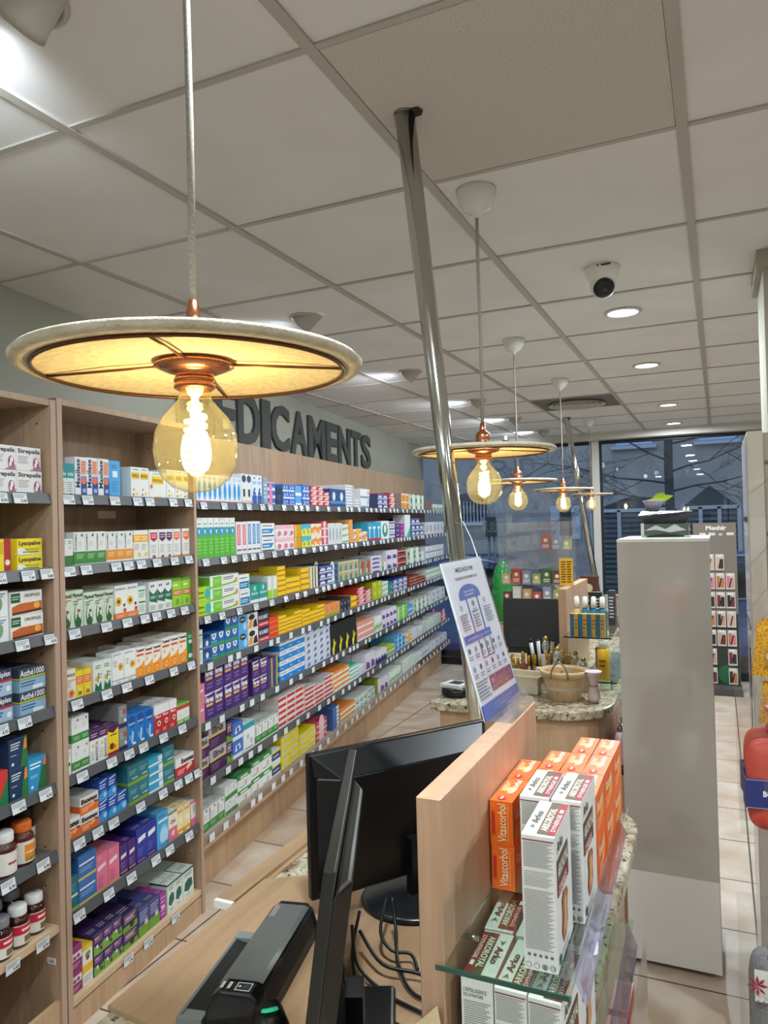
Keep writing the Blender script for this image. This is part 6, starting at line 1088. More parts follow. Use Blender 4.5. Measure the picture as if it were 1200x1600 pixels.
# card terminal on the second counter
t = thing('payment_terminal', 'black and white card terminal at the left end of the second counter', 'card terminal', (-1.045, 2.98, 0.901), math.radians(-12))
b = MB(); b.lathe([(0, 0), (0.045, 0), (0.052, 0.012), (0.050, 0.036), (0, 0.036)], BLACK, 28, Matrix.Scale(1.15, 4, (1, 0, 0))); b.build('base', t)
b = MB(); b.box((-0.052, -0.042, 0.036), (0.05, 0.05, 0.055), ink('#c9cac8', 0.35)); o = b.build('top', t); bevel(o, 0.006, 2)
b = MB(); b.box((-0.018, -0.02, 0.0551), (0.034, 0.03, 0.0565), ink('#22262a', 0.2)); b.build('display', t)
# black monitor on the second counter
t = thing('computer_monitor', 'black monitor seen from behind on the second counter', 'monitor', (-1.0, 3.60, 0.901), math.radians(4))
b = MB(); T = Matrix.Translation((0, 0, 0.08)) @ Matrix.Rotation(math.radians(-6), 4, 'X')
b.box((0.0, 0, 0.0), (0.31, 0.02, 0.27), BLACKM, T); o = b.build('bezel', t); bevel(o, 0.004)
b = MB(); b.box((0.03, -0.02, 0.03), (0.28, 0.0, 0.13), BLACKM, T); b.build('back_shell', t)
b = MB(); b.box((0.12, -0.02, 0.0), (0.18, 0.02, 0.10), BLACK); b.box((0.05, -0.07, 0.0), (0.25, 0.09, 0.01), BLACK); b.build('stand', t)
# perfume like bottles between monitor and panel
bs = [(-0.735, 3.36, 0.20, '#d3d6d2', '#b8a45a', 'tall clear bottle with gilt stopper in white holder, beside the monitor'), (-0.655, 3.22, 0.18, '#b9bdc0', '#c9a24a', 'clear bottle with gilt stopper before the second partition'), (-0.592, 3.30, 0.15, '#c9c7b4', '#b8963a', 'short clear bottle with olive gilt top behind the basket'), (-0.545, 3.22, 0.14, '#cfc8a8', '#a8902e', 'small clear bottle with olive gilt top behind basket rim'), (-0.615, 3.20, 0.10, '#dcdcda', '#2c3446', 'short white bottle with dark neck behind the basket')]
for x, y, hh, c, cc, lab in bs:
    t = thing('glass_bottle', lab, 'bottle', (x, y, 0.901), 0.3)
    b = MB(); b.box((-0.022, -0.016, 0), (0.022, 0.016, hh*0.62), ink(c, 0.1, 0, 0.5)); o = b.build('body', t); bevel(o, 0.003)
    b = MB(); b.lathe([(0.007, hh*0.62), (0.007, hh*0.68), (0.014, hh*0.72), (0.018, hh*0.82), (0.013, hh*0.92), (0.008, hh*0.95), (0.0, hh)], ink('#cfd2d4', 0.08, 0.85), 18); b.build('neck', t)
    b = MB(); b.lathe([(0, hh*0.93), (0.010, hh*0.94), (0.012, hh*1.0), (0.006, hh*1.04), (0, hh*1.05)], ink(cc, 0.2, 0.8), 16); b.build('stopper', t)
t = MB(); t.box((-0.024, -0.024, 0), (0.03, 0.018, 0.075), ink('#d5d6d0', 0.4)); o = t.build('white_holder', loc=(-0.742, 3.305, 0.901)); tag(o, 'plain white card holder left of the wooden basket', 'holder')
# glass shelves on the right end of the second counter
def shelf2(z, x0, x1, y0, y1, lab):
    t = thing('glass_shelf', lab, 'shelf', ((x0+x1)/2, y0, z)); w2 = (x1-x0)/2
    b = MB(); b.box((-w2, 0, -0.006), (w2, y1-y0, 0), SHELFGLASS); b.build('glass_plate', t)
    b = MB(); b.box((-w2, -0.001, -0.006), (w2, 0.0, 0.0), ink('#23302c', 0.2)); b.build('green_front_edge', t)
    b = MB(); b.add([(w2, 0, -0.005), (w2, y1-y0, -0.005), (w2+0.03, y1-y0, 0.06), (w2+0.03, 0, 0.06)], [(0,1,2,3)], PLEXI); o = b.build('acrylic_lip', t)
shelf2(1.128, -0.634, -0.43, 3.26, 3.95, 'upper glass shelf on second partition carrying the striped bottles')
shelf2(0.948, -0.560, -0.41, 3.22, 3.95, 'lower glass shelf at the second partition with the yellow tube')
b = MB(); b.cyl((-0.55, 3.30, 0.901), (-0.55, 3.30, 0.9415), 0.006, CHROME, seg=12); b.cyl((-0.44, 3.80, 0.901), (-0.44, 3.80, 0.9415), 0.006, CHROME, seg=12); b.cyl((-0.44, 3.30, 0.901), (-0.44, 3.30, 0.9415), 0.006, CHROME, seg=12)
o = b.build('shelf_feet'); tag(o, 'short chrome feet under the lower glass shelf of second counter', 'feet')
for i in range(4):
    b = MB(); b.box((-0.017, -0.02, 0), (0.017, 0.02, 0.098), ink('#c8a44c', 0.45)); b.face_marks((-0.017, -0.02, 0), (0.034, 0, 0), (0, 0, 0.098), [('r', 0, 0, .48, 1, '#1f6f94'), ('l', .55, .3, .95, .8, 3, '#8a6c2a')])
    o = b.build('striped_box', loc=(-0.588+0.037*i, 3.29, 1.1285)); tag(o, ['leftmost', 'second from left', 'third from left', 'rightmost'][i] + ' blue and gold striped box on the second counter glass shelf', 'box', 'blue and gold striped boxes')
for i in range(4):
    t = thing('spray_bottle', ['leftmost cream', 'second blue', 'third blue', 'rightmost blue'][i] + ' shouldered spray bottle behind the striped boxes', 'bottle', (-0.588+0.037*i, 3.345, 1.1285), 0, 'spray bottles behind the striped boxes')
    b = MB(); b.lathe([(0, 0), (0.017, 0), (0.017, 0.10), (0.012, 0.112), (0.008, 0.118), (0, 0.118)], ink(['#d8c08a', '#2a80a8', '#2a80a8', '#2a80a8'][i], 0.35), 20); b.build('body', t)
    b = MB(); b.lathe([(0, 0.116), (0.013, 0.118), (0.012, 0.135), (0.010, 0.165), (0, 0.168)], WHITE, 18); b.build('white_cap', t)
t = thing('yellow_tube', 'bright yellow tube with pale cap on the lower glass shelf', 'tube', (-0.470, 3.28, 0.9485))
b = MB(); b.lathe([(0, 0), (0.026, 0), (0.026, 0.125), (0.02, 0.13), (0, 0.13)], ink('#e2b41c', 0.4), 28); b.face_marks((-0.014, -0.0265, 0.05), (0.028, 0, 0), (0, 0, 0.04), [('l', 0, 0, 1, 1, 2, '#8a6410')], eps=0.001); b.build('body', t)
b = MB(); b.lathe([(0, 0.13), (0.017, 0.131), (0.020, 0.165), (0, 0.166)], ink('#dcd8c4', 0.4), 24); b.build('cap', t)
# black dark pack and pale packs further along the display
for i, (x, y, c, sz, lab, z) in enumerate([(-0.545, 3.62, '#1a1a1c', (0.055, 0.05, 0.16), 'black carton with white print behind the spray bottles', 1.1285), (-0.475, 3.66, '#3a3d42', (0.03, 0.06, 0.165), 'dark grey glossy carton right of the black one', 1.1285), (-0.455, 3.80, '#b98a78', (0.05, 0.06, 0.13), 'pinkish display carton near the white column, upper shelf', 1.1285), (-0.425, 3.66, '#a06a5c', (0.03, 0.05, 0.10), 'small rose brown carton on the lower glass shelf', 0.9485), (-0.52, 3.55, '#8c2f3e', (0.04, 0.05, 0.09), 'small crimson carton behind the yellow tube', 0.9485)]):
    b = MB(); b.box((-sz[0]/2, -sz[1]/2, 0), (sz[0]/2, sz[1]/2, sz[2]), ink(c, 0.35)); b.face_marks((-sz[0]/2, -sz[1]/2, 0), (sz[0], 0, 0), (0, 0, sz[2]), [('l', .15, .2, .85, .85, 7, '#c8c8c4')])
    o = b.build('cosmetic_carton', loc=(x, y, z)); tag(o, lab, 'carton')
# pink ribboned glass and bottles at the right end
t = thing('pink_gift_bag', 'pale pink gathered gift bag right of the wooden basket', 'gift bag', (-0.478, 3.05, 0.901))
b = MB(); b.lathe([(0, 0), (0.02, 0.002), (0.026, 0.02), (0.018, 0.06), (0.015, 0.07), (0.022, 0.10), (0.034, 0.125), (0.03, 0.124)], ink('#dcc4c8', 0.5), 12); b.build('body', t)
b = MB(); b.lathe([(0.0165, 0.062), (0.018, 0.066), (0.0165, 0.07)], ink('#c87088', 0.4), 16, close=False); b.build('ribbon', t)
# shelf hung on the counter end with pink bottles
t = thing('side_shelf', 'glass and wood side shelf at the right end of second counter', 'shelf', (-0.39, 3.05, 0.62))
b = MB(); b.box((-0.03, 0, 0), (0.035, 0.9, 0.02), BLACK); b.build('board', t)
b = MB(); b.box((-0.03, 0, -0.62), (0.035, 0.012, 0.0), WOODB); b.build('leg_panel', t); b = MB(); b.box((-0.03, 0.888, -0.62), (0.035, 0.9, 0.0), WOODB); b.build('leg_panel', t)
for i, (x, y, hh, c, lab) in enumerate([(-0.389, 3.12, 0.17, '#d8b8c0', 'pale pink pump bottle nearest on the side shelf'), (-0.389, 3.19, 0.17, '#c8a8b0', 'second pink pump bottle on the side shelf'), (-0.385, 3.28, 0.19, '#e0c8cc', 'third pink pump bottle on the side shelf'), (-0.388, 3.38, 0.2, '#c85a78', 'deep pink bottle at the back of the side shelf')]):
    t = thing('pump_bottle', lab, 'bottle', (x, y, 0.6405), 0, 'pink bottles on the side shelf')
    b = MB(); b.lathe([(0, 0), (0.024, 0), (0.026, 0.01), (0.026, hh*0.6), (0.02, hh*0.72), (0.01, hh*0.78), (0, hh*0.78)], ink(c, 0.25), 24); b.build('body', t)
    b = MB(); b.lathe([(0.010, hh*0.77), (0.012, hh*0.85), (0.008, hh*0.87), (0.004, hh*0.95), (0.008, hh), (0, hh)], ink('#b8babc', 0.15, 0.9), 18); b.build('pump_cap', t)
# yellow notice and acrylic easels behind the second partition
t = thing('notice_stand', 'small yellow notice with black text above the second partition', 'notice', (-0.66, 3.50, 1.3258), math.radians(6))
b = MB(); b.box((-0.03, -0.001, 0.004), (0.032, 0.001, 0.13), ink('#e0a81e', 0.5)); b.face_marks((-0.03, -0.001, 0.004), (0.062, 0, 0), (0, 0, 0.126), [('l', .12, .08, .5, .92, 9, '#4a3608'), ('l', .56, .08, .9, .92, 9, '#4a3608')]); b.build('yellow_sheet', t)
b = MB(); b.box((-0.034, -0.01, 0.0), (0.036, 0.012, 0.003), PLEXI); b.box((-0.034, 0.002, 0.0), (0.036, 0.004, 0.135), PLEXI); b.build('acrylic_back', t)

# ------------------------------------------------------------------ beyond: third counter and window displays
for i, (x, y, z, c, sz, lab) in enumerate([(-1.25, 6.35, 0.901, '#3f7a3e', (0.16, 0.12, 0.30), 'dark green display carton on the farthest counter'), (-1.02, 6.45, 0.901, '#5a3226', (0.14, 0.12, 0.24), 'brown display carton on the farthest counter'), (-1.12, 6.25, 0.901, '#c8b890', (0.10, 0.05, 0.2), 'beige display carton at the front of the farthest counter'), (-0.92, 6.15, 0.901, '#a84030', (0.08, 0.05, 0.13), 'small red display carton on the farthest counter')]):
    b = MB(); b.box((-sz[0]/2, -sz[1]/2, 0), (sz[0]/2, sz[1]/2, sz[2]), ink(c, 0.45)); b.face_marks((-sz[0]/2, -sz[1]/2, 0), (sz[0], 0, 0), (0, 0, sz[2]), [('e', .5, .6, .25, 0, '#d8c8a0'), ('l', .15, .1, .85, .35, 3, '#d8d0b8')])
    o = b.build('display_carton', loc=(x, y, z)); tag(o, lab, 'carton')
# hanging banner shelf with colourful packs before the mullion
t = thing('acrylic_rack', 'tall clear acrylic rack with small packs before the window mullion', 'rack', (-1.15, 5.2, 0))
b = MB(); b.box((-0.28, -0.1, 1.30), (0.22, -0.097, 1.62), PLEXI); b.box((-0.28, 0.10, 0.92), (0.22, 0.103, 1.62), PLEXI); b.box((-0.28, -0.1, 0.0), (0.22, 0.1, 0.9), WOODB); b.box((-0.28, -0.1, 0.9), (0.22, 0.1, 0.912), PLEXI); b.box((-0.28, -0.1, 1.29), (0.22, 0.1, 1.30), PLEXI); b.build('body', t)
for zz in (1.05, 1.18, 1.42):
    b = MB(); b.box((-0.28, -0.08, zz), (0.22, 0.1, zz+0.006), PLEXI); b.build('tier', t)
PK = [('#9aa05a', 'olive'), ('#b8543c', 'brick'), ('#d8d4cc', 'white'), ('#4a6a3c', 'green'), ('#8a96a8', 'slate'), ('#c8a070', 'tan'), ('#7a3c34', 'maroon')]
pos = ['leftmost', 'second', 'third', 'fourth', 'fifth', 'sixth', 'rightmost']
for tier, zz in (('lowest', 0.9122), ('second', 1.0562), ('third', 1.1862), ('top', 1.4262)):
    for i in range(7):
        if tier == 'top' and i < 4: continue
        c = PK[(i*3+len(tier)) % 7]; b = MB(); hh = 0.07+0.02*((i*5) % 3); b.box((-0.028, -0.025, 0), (0.028, 0.025, hh), ink(c[0], 0.4)); b.face_marks((-0.028, -0.025, 0), (0.056, 0, 0), (0, 0, hh), [('e', .5, .6, .25, 0, '#e0dcd0'), ('l', .1, .1, .9, .35, 2, '#e0dcd0')])
        o = b.build('small_pack', loc=(-1.15-0.245+0.072*i, 5.2-0.02, zz)); tag(o, '%s %s pack on the %s tier of the acrylic rack' % (pos[i], c[1], tier), 'pack', 'small packs in the acrylic rack')
# green collection bin
t = thing('collection_bin', 'rounded bright green collection bin near the window', 'bin', (-1.93, 7.0, 0.66), math.radians(28))
b = MB(); prof = [(0.0, 0.0), (0.105, 0.0), (0.108, 0.30), (0.105, 0.36), (0.095, 0.44), (0.07, 0.52), (0.035, 0.57), (0.0, 0.585)]
GRN = ink('#2c9c44', 0.18, 0, 0.5); b.lathe(prof, GRN, 36); b.build('green_body', t)
b = MB(); b.box((0.085, -0.06, 0.12), (0.13, 0.06, 0.46), ink('#23803a', 0.3)); b.box((0.1301, -0.04, 0.30), (0.132, 0.04, 0.40), BLACK); b.box((0.1301, -0.04, 0.15), (0.132, 0.04, 0.26), BLACK); o = b.build('slot_panel', t)
b = MB(); b.box((0.10, -0.07, -0.32), (0.104, 0.07, 0.12), ink('#cfd6de', 0.5)); b.face_marks((0.1041, -0.07, -0.32), (0, 0.14, 0), (0, 0, 0.44), [('l', .2, .6, .8, .95, 4, '#5a78b0')]); b.build('white_sheet', t)
b = MB(); b.box((-0.14, -0.14, -0.66), (0.098, 0.14, 0.0), ink('#b4a48c', 0.7)); b.build('box_stand', t)

# ------------------------------------------------------------------ glossy white column (gondola end) and what stands on it
t = thing('gondola_end', 'tall glossy white gondola end panel standing in the aisle', 'gondola', (-0.19, 2.85, 0))
GW = ink('#b7b2a9', 0.12, 0, 1.0)
b = MB(); b.box((-0.158, 0, 0.02), (0.158, 0.035, 1.55), GW); o = b.build('gloss_panel', t); bevel(o, 0.002, 2)
b = MB(); b.box((-0.156, -0.0015, 0.022), (0.156, -0.0001, 0.345), ink('#e6e6e2', 0.25)); b.build('pale_lower_area', t)  # lower part of the panel face, set paler than the rest
b = MB(); b.box((-0.158, 0.0, 1.5505), (0.158, 0.42, 1.562), ink('#e4e2dc', 0.3)); b.build('top_board', t)
b = MB(); b.box((-0.14, 0.04, 0.0), (0.14, 0.40, 0.12), ink('#5c564e', 0.6)); b.build('plinth', t)
b = MB(); b.box((-0.012, 0.04, 0.12), (0.012, 0.40, 1.55), ink('#a8a298', 0.4)); b.build('spine', t)
for zz in (0.12, 0.5, 0.85, 1.2):
    b = MB(); b.box((-0.15, 0.04, zz), (0.15, 0.40, zz+0.015), ink('#8e8880', 0.4)); b.build('tier', t)
t = thing('display_tray', 'black crown shaped display tray with mirrored front on the white column', 'display', (-0.19, 3.12, 1.5625))
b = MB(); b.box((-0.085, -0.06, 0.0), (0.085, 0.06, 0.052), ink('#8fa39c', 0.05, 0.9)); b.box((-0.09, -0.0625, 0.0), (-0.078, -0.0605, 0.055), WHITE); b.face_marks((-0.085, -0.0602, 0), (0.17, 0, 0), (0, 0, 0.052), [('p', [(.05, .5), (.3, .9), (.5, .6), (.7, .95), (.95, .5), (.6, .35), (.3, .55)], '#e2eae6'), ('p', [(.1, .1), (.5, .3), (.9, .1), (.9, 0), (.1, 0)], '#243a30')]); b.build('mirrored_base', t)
b = MB(); pts = [(-0.072, -0.055), (0.072, -0.055), (0.072, 0.055), (-0.072, 0.055)]; top = [(-0.098, -0.08), (0.098, -0.08), (0.098, 0.08), (-0.098, 0.08)]
vs = [(x, y, 0.052) for x, y in pts] + [(-0.098, -0.08, 0.085), (0.098, -0.08, 0.098), (0.098, 0.08, 0.098), (-0.098, 0.08, 0.105)]
b.add(vs, [(0,3,2,1), (0,1,5,4), (1,2,6,5), (2,3,7,6), (3,0,4,7), (4,5,6,7)], BLACK); b.build('black_crown', t)
b = MB(); b.tube([(-0.060, -0.083, 0.086), (0.0, -0.083, 0.100), (0.098, -0.083, 0.0985)], 0.0022, ink('#c8ccca', 0.3)); b.build('pale_rim', t)
t = thing('scarf_bowl', 'small glass bowl holding a lime green scarf on the black tray', 'bowl', (-0.235, 3.115, 1.6625))
b = MB(); b.lathe([(0.0, 0.0), (0.018, 0.0), (0.03, 0.02), (0.042, 0.045), (0.040, 0.045), (0.028, 0.022), (0.0, 0.006)], ink('#a8a4b8', 0.1), 24); b.build('glass', t)
b = MB(); b.add([(-0.02, -0.01, 0.03), (0.03, -0.01, 0.03), (0.075, 0, 0.062), (0.045, 0, 0.066), (0.04, 0.0, 0.075), (0.012, 0, 0.072), (0.0, 0.0, 0.055), (-0.03, 0.01, 0.045)], [(0,1,2,3,4,5,6,7)], ink('#b4cc2a', 0.6)); o = b.build('scarf', t); s_ = o.modifiers.new('thick', 'SOLIDIFY'); s_.thickness = 0.006; o['label'] = 'lime green scarf'
# ------------------------------------------------------------------ brow product stand at the window
t = thing('cosmetics_stand', 'tall taupe cosmetics stand with hanging packs by the window', 'display stand', (-0.022, 7.5, 0))
b = MB(); b.box((-0.2, 0, 0.06), (0.165, 0.03, 1.56), ink('#857b70', 0.5)); b.box((-0.198, -0.0012, 0.062), (0.163, -0.0002, 0.72), ink('#2c3a34', 0.5)); b.build('back_board', t)
b = MB(); b.face_marks((-0.2, -0.0015, 1.36), (0.365, 0, 0), (0, 0, 0.2), [('t', 'Menhir', .3, .66, .78, .88, '#eeece8', 0, .05), ('r', .15, .42, .3, .55, '#e4e2de'), ('r', .36, .42, .52, .55, '#e4e2de'), ('r', .6, .42, .68, .5, '#e4e2de'), ('r', .78, .42, .95, .55, '#e4e2de')], eps=0.001); b.build('header_print', t)
b = MB(); b.box((-0.21, -0.2, 0.0), (0.175, 0.05, 0.06), ink('#4c4a46', 0.5)); b.build('base', t)
b = MB(); b.face_marks((-0.05, -0.0016, 0.08), (0.2, 0, 0), (0, 0, 0.2), [('e', .6, .4, .45, 0, '#1f6a3e')], eps=0.0006); b.build('green_print', t)
cc = ['#2a2224', '#c8a088', '#7a2c34', '#d8b8a8', '#e07aa0', '#3a3030', '#c87a4a']
rowsn = ['top', 'second', 'third', 'fourth', 'fifth', 'sixth', 'seventh']
for r_ in range(7):
    for c_ in range(4):
        if (r_ == 0 and c_ in (0, 3)) or (r_ in (5, 6) and c_ == 2 and True) : continue
        x = -0.15+0.085*c_; z = 1.27-0.175*r_
        b = MB(); cl1 = cc[(r_*3+c_*5) % 7]; cl2 = cc[(r_+c_*2+1) % 7]
        b.box((-0.038, -0.006, -0.15), (0.038, 0.0, 0.0), ink('#d8cfc8', 0.4)); b.face_marks((-0.038, -0.006, -0.15), (0.076, 0, 0), (0, 0, 0.15), [('r', .1, .1, .45, .8, cl1), ('r', .5, .1, .9, .7, cl2), ('p', [(.3, .1), (.45, .1), (.7, .7), (.55, .7)], '#1c1a1c'), ('r', .2, .85, .8, .97, '#f0f0ee')])
        b.cyl((0, 0.010, -0.004), (0, -0.012, -0.004), 0.002, CHROME, seg=8)
        o = b.build('blister_pack', loc=(x-0.022, 7.4895, z)); tag(o, 'small hanging cosmetic pack, %s row, %s column of the taupe stand' % (rowsn[r_], ['first', 'second', 'third', 'fourth'][c_]), 'pack', 'hanging packs on the taupe stand')

# ------------------------------------------------------------------ right hand display wall
t = thing('display_gondola', 'tall grey display gondola standing before the cream pillar', 'display gondola', (0.088, 2.58, 0))
GP = ink('#b0a99b', 0.5)
b = MB(); b.box((0.0, 0.0, 0.0), (0.045, 0.42, 1.905), GP); b.build('end_post', t)
b = MB(); b.box((-0.004, 0.012, 0.02), (-0.0002, 0.408, 1.89), ink('#c4c4cc', 0.15)); b.box((-0.0055, 0.02, 1.62), (-0.004, 0.40, 1.635), BLACK); b.box((-0.0055, 0.02, 1.28), (-0.004, 0.40, 1.29), BLACK); b.box((-0.0055, 0.15, 0.62), (-0.004, 0.19, 1.2), BLACK); b.build('glossy_side', t)
b = MB(); b.box((0.0455, 0.02, 0.0), (0.8, 0.06, 1.90), ink('#8d8778', 0.6)); b.build('back_panel', t)
b = MB()
for zz in (1.80, 1.575, 1.30, 1.02): b.box((0.05, 0.0185, zz), (0.8, 0.0198, zz+0.012), ink('#55524a', 0.5))
b.build('slot_rail', t)
b = MB(); b.box((0.0, -0.05, 0.0), (0.8, 0.0, 0.28), ink('#a59e90', 0.5)); b.build('plinth', t)
def hook(x, y0, y1, z, lab):
    b = MB(); b.tube([(0, 0, 0), (0, y1-y0, 0), (0, y1-y0-0.004, 0.01)], 0.0018, CHROME, 8); o = b.build('peg_hook', loc=(x, y0, z)); tag(o, lab, 'hook', 'chrome peg hooks on the grey gondola')
def film_bag(w_, h_, th, b, M=None, seed=1, m=None):
    # crinkled clear bag, open grid both sides
    rg = random.Random(seed); nx, nz = 8, 12; m = m or BAGFILM
    for sgn in (-1, 1):
        vs = []
        for j in range(nz+1):
            for i in range(nx+1):
                fx, fz = i/nx, j/nz; bul = (math.sin(PI*fx)**0.5)*(math.sin(PI*fz)**0.4) if 0 < fx < 1 and 0 < fz < 1 else 0
                vs.append((-w_/2+w_*fx, sgn*(th/2*bul)+rg.uniform(-.0012, .0012), -h_+h_*fz))
        fs = [(j*(nx+1)+i, j*(nx+1)+i+1, (j+1)*(nx+1)+i+1, (j+1)*(nx+1)+i) for j in range(nz) for i in range(nx)]
        b.add(vs, fs, m, True, M)
# honey bags
def honey_bag(loc, rz, lab, w_=0.11, h_=0.155):
    t = thing('honey_sachet', lab, 'sachet', loc, rz, 'golden honeycomb sachets')
    m = bpy.data.materials.get('honeycomb_film')
    if m is None:
        m, n, l, bb = newmat('honeycomb_film'); tx = n.new('ShaderNodeTexCoord'); v = n.new('ShaderNodeTexVoronoi'); v.feature = 'DISTANCE_TO_EDGE'; v.inputs['Scale'].default_value = 90
        c1 = n.new('ShaderNodeValToRGB'); c1.color_ramp.elements[0].color = (*srgb('#f0c04a'), 1); c1.color_ramp.elements[1].color = (*srgb('#c98a12'), 1); c1.color_ramp.elements[1].position = 0.12
        l.new(tx.outputs['Object'], v.inputs['Vector']); l.new(v.outputs['Distance'], c1.inputs[0]); l.new(c1.outputs[0], bb.inputs['Base Color']); bb.inputs['Roughness'].default_value = 0.2; bb.inputs['Coat Weight'].default_value = 0.6
    b = MB(); rg = random.Random(int(loc[0]*999)); nx, nz = 6, 8
    for sgn in (-1, 1):
        vs = []
        for j in range(nz+1):
            for i in range(nx+1):
                fx, fz = i/nx, j/nz; wloc = w_*(1.0-0.35*fz); bul = math.sin(PI*fx)*(1-0.9*fz)
                vs.append((-wloc/2+wloc*fx, sgn*(0.022*bul+0.0006), -h_+h_*fz))
        fs = [(j*(nx+1)+i, j*(nx+1)+i+1, (j+1)*(nx+1)+i+1, (j+1)*(nx+1)+i) for j in range(nz) for i in range(nx)]
        b.add(vs, fs if sgn < 0 else [tuple(reversed(f_)) for f_ in fs], m, True)
    b.build('golden_pouch', t)
    b = MB(); b.face_marks((-0.03, -0.0235, -h_*0.85), (0.05, 0, 0), (0, 0.004, 0.055), [('r', .2, .2, .8, 1, '#a8782a'), ('e', .5, .65, .25, 0, '#d8b88a'), ('l', .1, 0, .9, .15, 2, '#6a4a10')], eps=0.001); b.build('printed_label', t)
    return t
honey_bag((0.128, 2.36, 1.338), 0.05, 'front golden honeycomb sachet hanging at the right edge')
honey_bag((0.150, 2.42, 1.340), 0.02, 'second golden honeycomb sachet behind the front one')
honey_bag((0.130, 2.38, 1.165), 0.3, 'lower golden sachet peeking out under the front one', 0.09, 0.12)
honey_bag((0.205, 2.40, 1.98), 0.1, 'golden sachet at the top of the right edge display')
hook(0.135, 2.60, 2.33, 1.340, 'long chrome hook carrying the honeycomb sachets'); hook(0.135, 2.60, 2.35, 1.167, 'chrome hook carrying the lower golden sachet'); hook(0.205, 2.60, 2.36, 1.982, 'uppermost chrome hook at the right edge')
for i, (x, z, c, lab) in enumerate([(0.168, 1.575, '#a8203a', 'upper crimson sachet with clear top at the right edge'), (0.168, 1.455, '#8c2440', 'lower crimson sachet below the upper one at right edge'), (0.20, 1.80, '#dcdcdc', 'white sachet near the top of the right edge')]):
    t = thing('foil_sachet', lab, 'sachet', (x, 2.45, z)); b = MB(); b.box((-0.035, -0.007, -0.11), (0.035, 0.007, -0.012), ink(c, 0.2, 0, 0.6)); b.face_marks((-0.035, -0.007, -0.11), (0.07, 0, 0), (0, 0, 0.098), [('e', .5, .6, .3, 0, '#d8785a'), ('l', .1, .1, .9, .3, 2, '#f0c8a0')]); o = b.build('foil_pouch', t); bevel(o, 0.005, 3)
    b = MB(); b.box((-0.035, -0.0015, -0.012), (0.035, 0.0015, 0.01), BAGFILM); b.build('clear_header', t)
    hook(x, 2.60, 2.44, z+0.002, ['chrome hook holding the upper crimson sachet', 'chrome hook holding the lower crimson sachet', 'chrome hook holding the white sachet'][i])
# second rack further right (outside the picture) from which the hot water bottles hang
t = thing('peg_rack', 'grey peg rack at the far right, mostly out of the photo', 'rack', (0.30, 1.72, 0))
b = MB(); b.box((0.0, 0.0, 0.0), (0.5, 0.03, 1.6), GP); b.build('peg_board', t)
b = MB(); b.box((0.0, -0.25, 0.0), (0.5, 0.0, 0.08), GP); b.build('foot', t)
b = MB(); b.tube([(0.0, 0.015, 1.300), (-0.19, 0.012, 1.300), (-0.195, -0.15, 1.300)], 0.0035, CHROME, 10); b.build('upper_arm', t)
b = MB(); b.tube([(0.0, 0.015, 0.985), (-0.19, 0.012, 0.985), (-0.195, -0.28, 0.965)], 0.0035, CHROME, 10); b.build('lower_arm', t)
def bottle_shape(b, w_, h_, th, m, ribs=True):
    # flat rubber bottle, rounded outline, pillowed
    out = []; n = 48
    for k in range(n):
        a = 2*PI*k/n; ex = 0.42; cx, sx = math.cos(a), math.sin(a)
        out.append((math.copysign(abs(cx)**ex, cx)*w_/2, math.copysign(abs(sx)**ex, sx)*h_/2))
    rings = []
    for (sc_, yy) in ((1.0, 0.0), (0.97, 0.45), (0.93, 0.62), (0.90, 0.60), (0.86, 0.78), (0.5, 0.98), (0.0, 1.0)): rings.append((sc_, yy))
    for sgn in (-1, 1):
        vs = []
        for sc_, yy in rings:
            for x, z in out:
                dx = w_/2*(1-sc_); vs.append((x*(1-(1-sc_)) , sgn*yy*th/2, z*(1-(1-sc_)*w_/h_) if sc_ > 0 else 0))
        fs = []
        for i in range(len(rings)-1):
            for k in range(n):
                q = (i*n+k, i*n+(k+1) % n, (i+1)*n+(k+1) % n, (i+1)*n+k); fs.append(q if sgn < 0 else q[::-1])
        b.add(vs, fs, m, True)
RUB = noisy('red_rubber', '#b8402e', '#c24a36', 60, 0.45)
def hot_bottle(loc, rz, lab, front=True):
    t = thing('hot_water_bottle', lab, 'hot water bottle', loc, rz, 'red rubber hot water bottles in clear bags')
    b = MB(); bottle_shape(b, 0.125, 0.175, 0.034, RUB); b.build('rubber_body', t)
    b = MB(); b.tube([(0, 0, 0.078), (0, 0, 0.10), (0, 0, 0.120)], 0.015, RUB, 18, radii=[0.026, 0.014, 0.016]); b.lathe([(0, 0.118), (0.019, 0.118), (0.023, 0.126), (0.018, 0.128), (0, 0.126)], RUB, 20); b.build('neck', t)
    b = MB(); n = 20; vs = []
    for sgn, y in ((1, -0.0185), (-1, 0.0185)):
        b.box((-0.0655, y-0.0006, -0.042), (0.0655, y+0.0006, 0.014), ink('#27306e', 0.4))
    b.box((-0.0662, -0.0185, -0.042), (-0.0650, 0.0185, 0.014), ink('#27306e', 0.4)); b.box((0.0650, -0.0185, -0.042), (0.0662, 0.0185, 0.014), ink('#27306e', 0.4))
    b.face_marks((-0.0655, -0.0192, -0.042), (0.131, 0, 0), (0, 0, 0.056), [('r', 0, .96, 1, .98, '#a8a8c0'), ('r', 0, .02, 1, .04, '#a8a8c0'), ('e', .5, .80, .12, .13, '#e4dfe0'), ('t', 'Cooper', .4, .75, .6, .86, '#a83038'), ('t', 'BOUILLOTTE', .22, .42, .78, .62, '#eceaf0', 0, .03), ('t', 'CAOUTCHOUC', .28, .22, .72, .36, '#eceaf0', 0, .01), ('t', '2 faces', .4, .07, .6, .17, '#eceaf0')], eps=0.0004)
    b.build('blue_band', t)
    b = MB(); film_bag(0.150, 0.265, 0.046, b, Matrix.Translation((0, 0, 0.165)), seed=int(loc[0]*1000)); b.build('clear_bag', t)
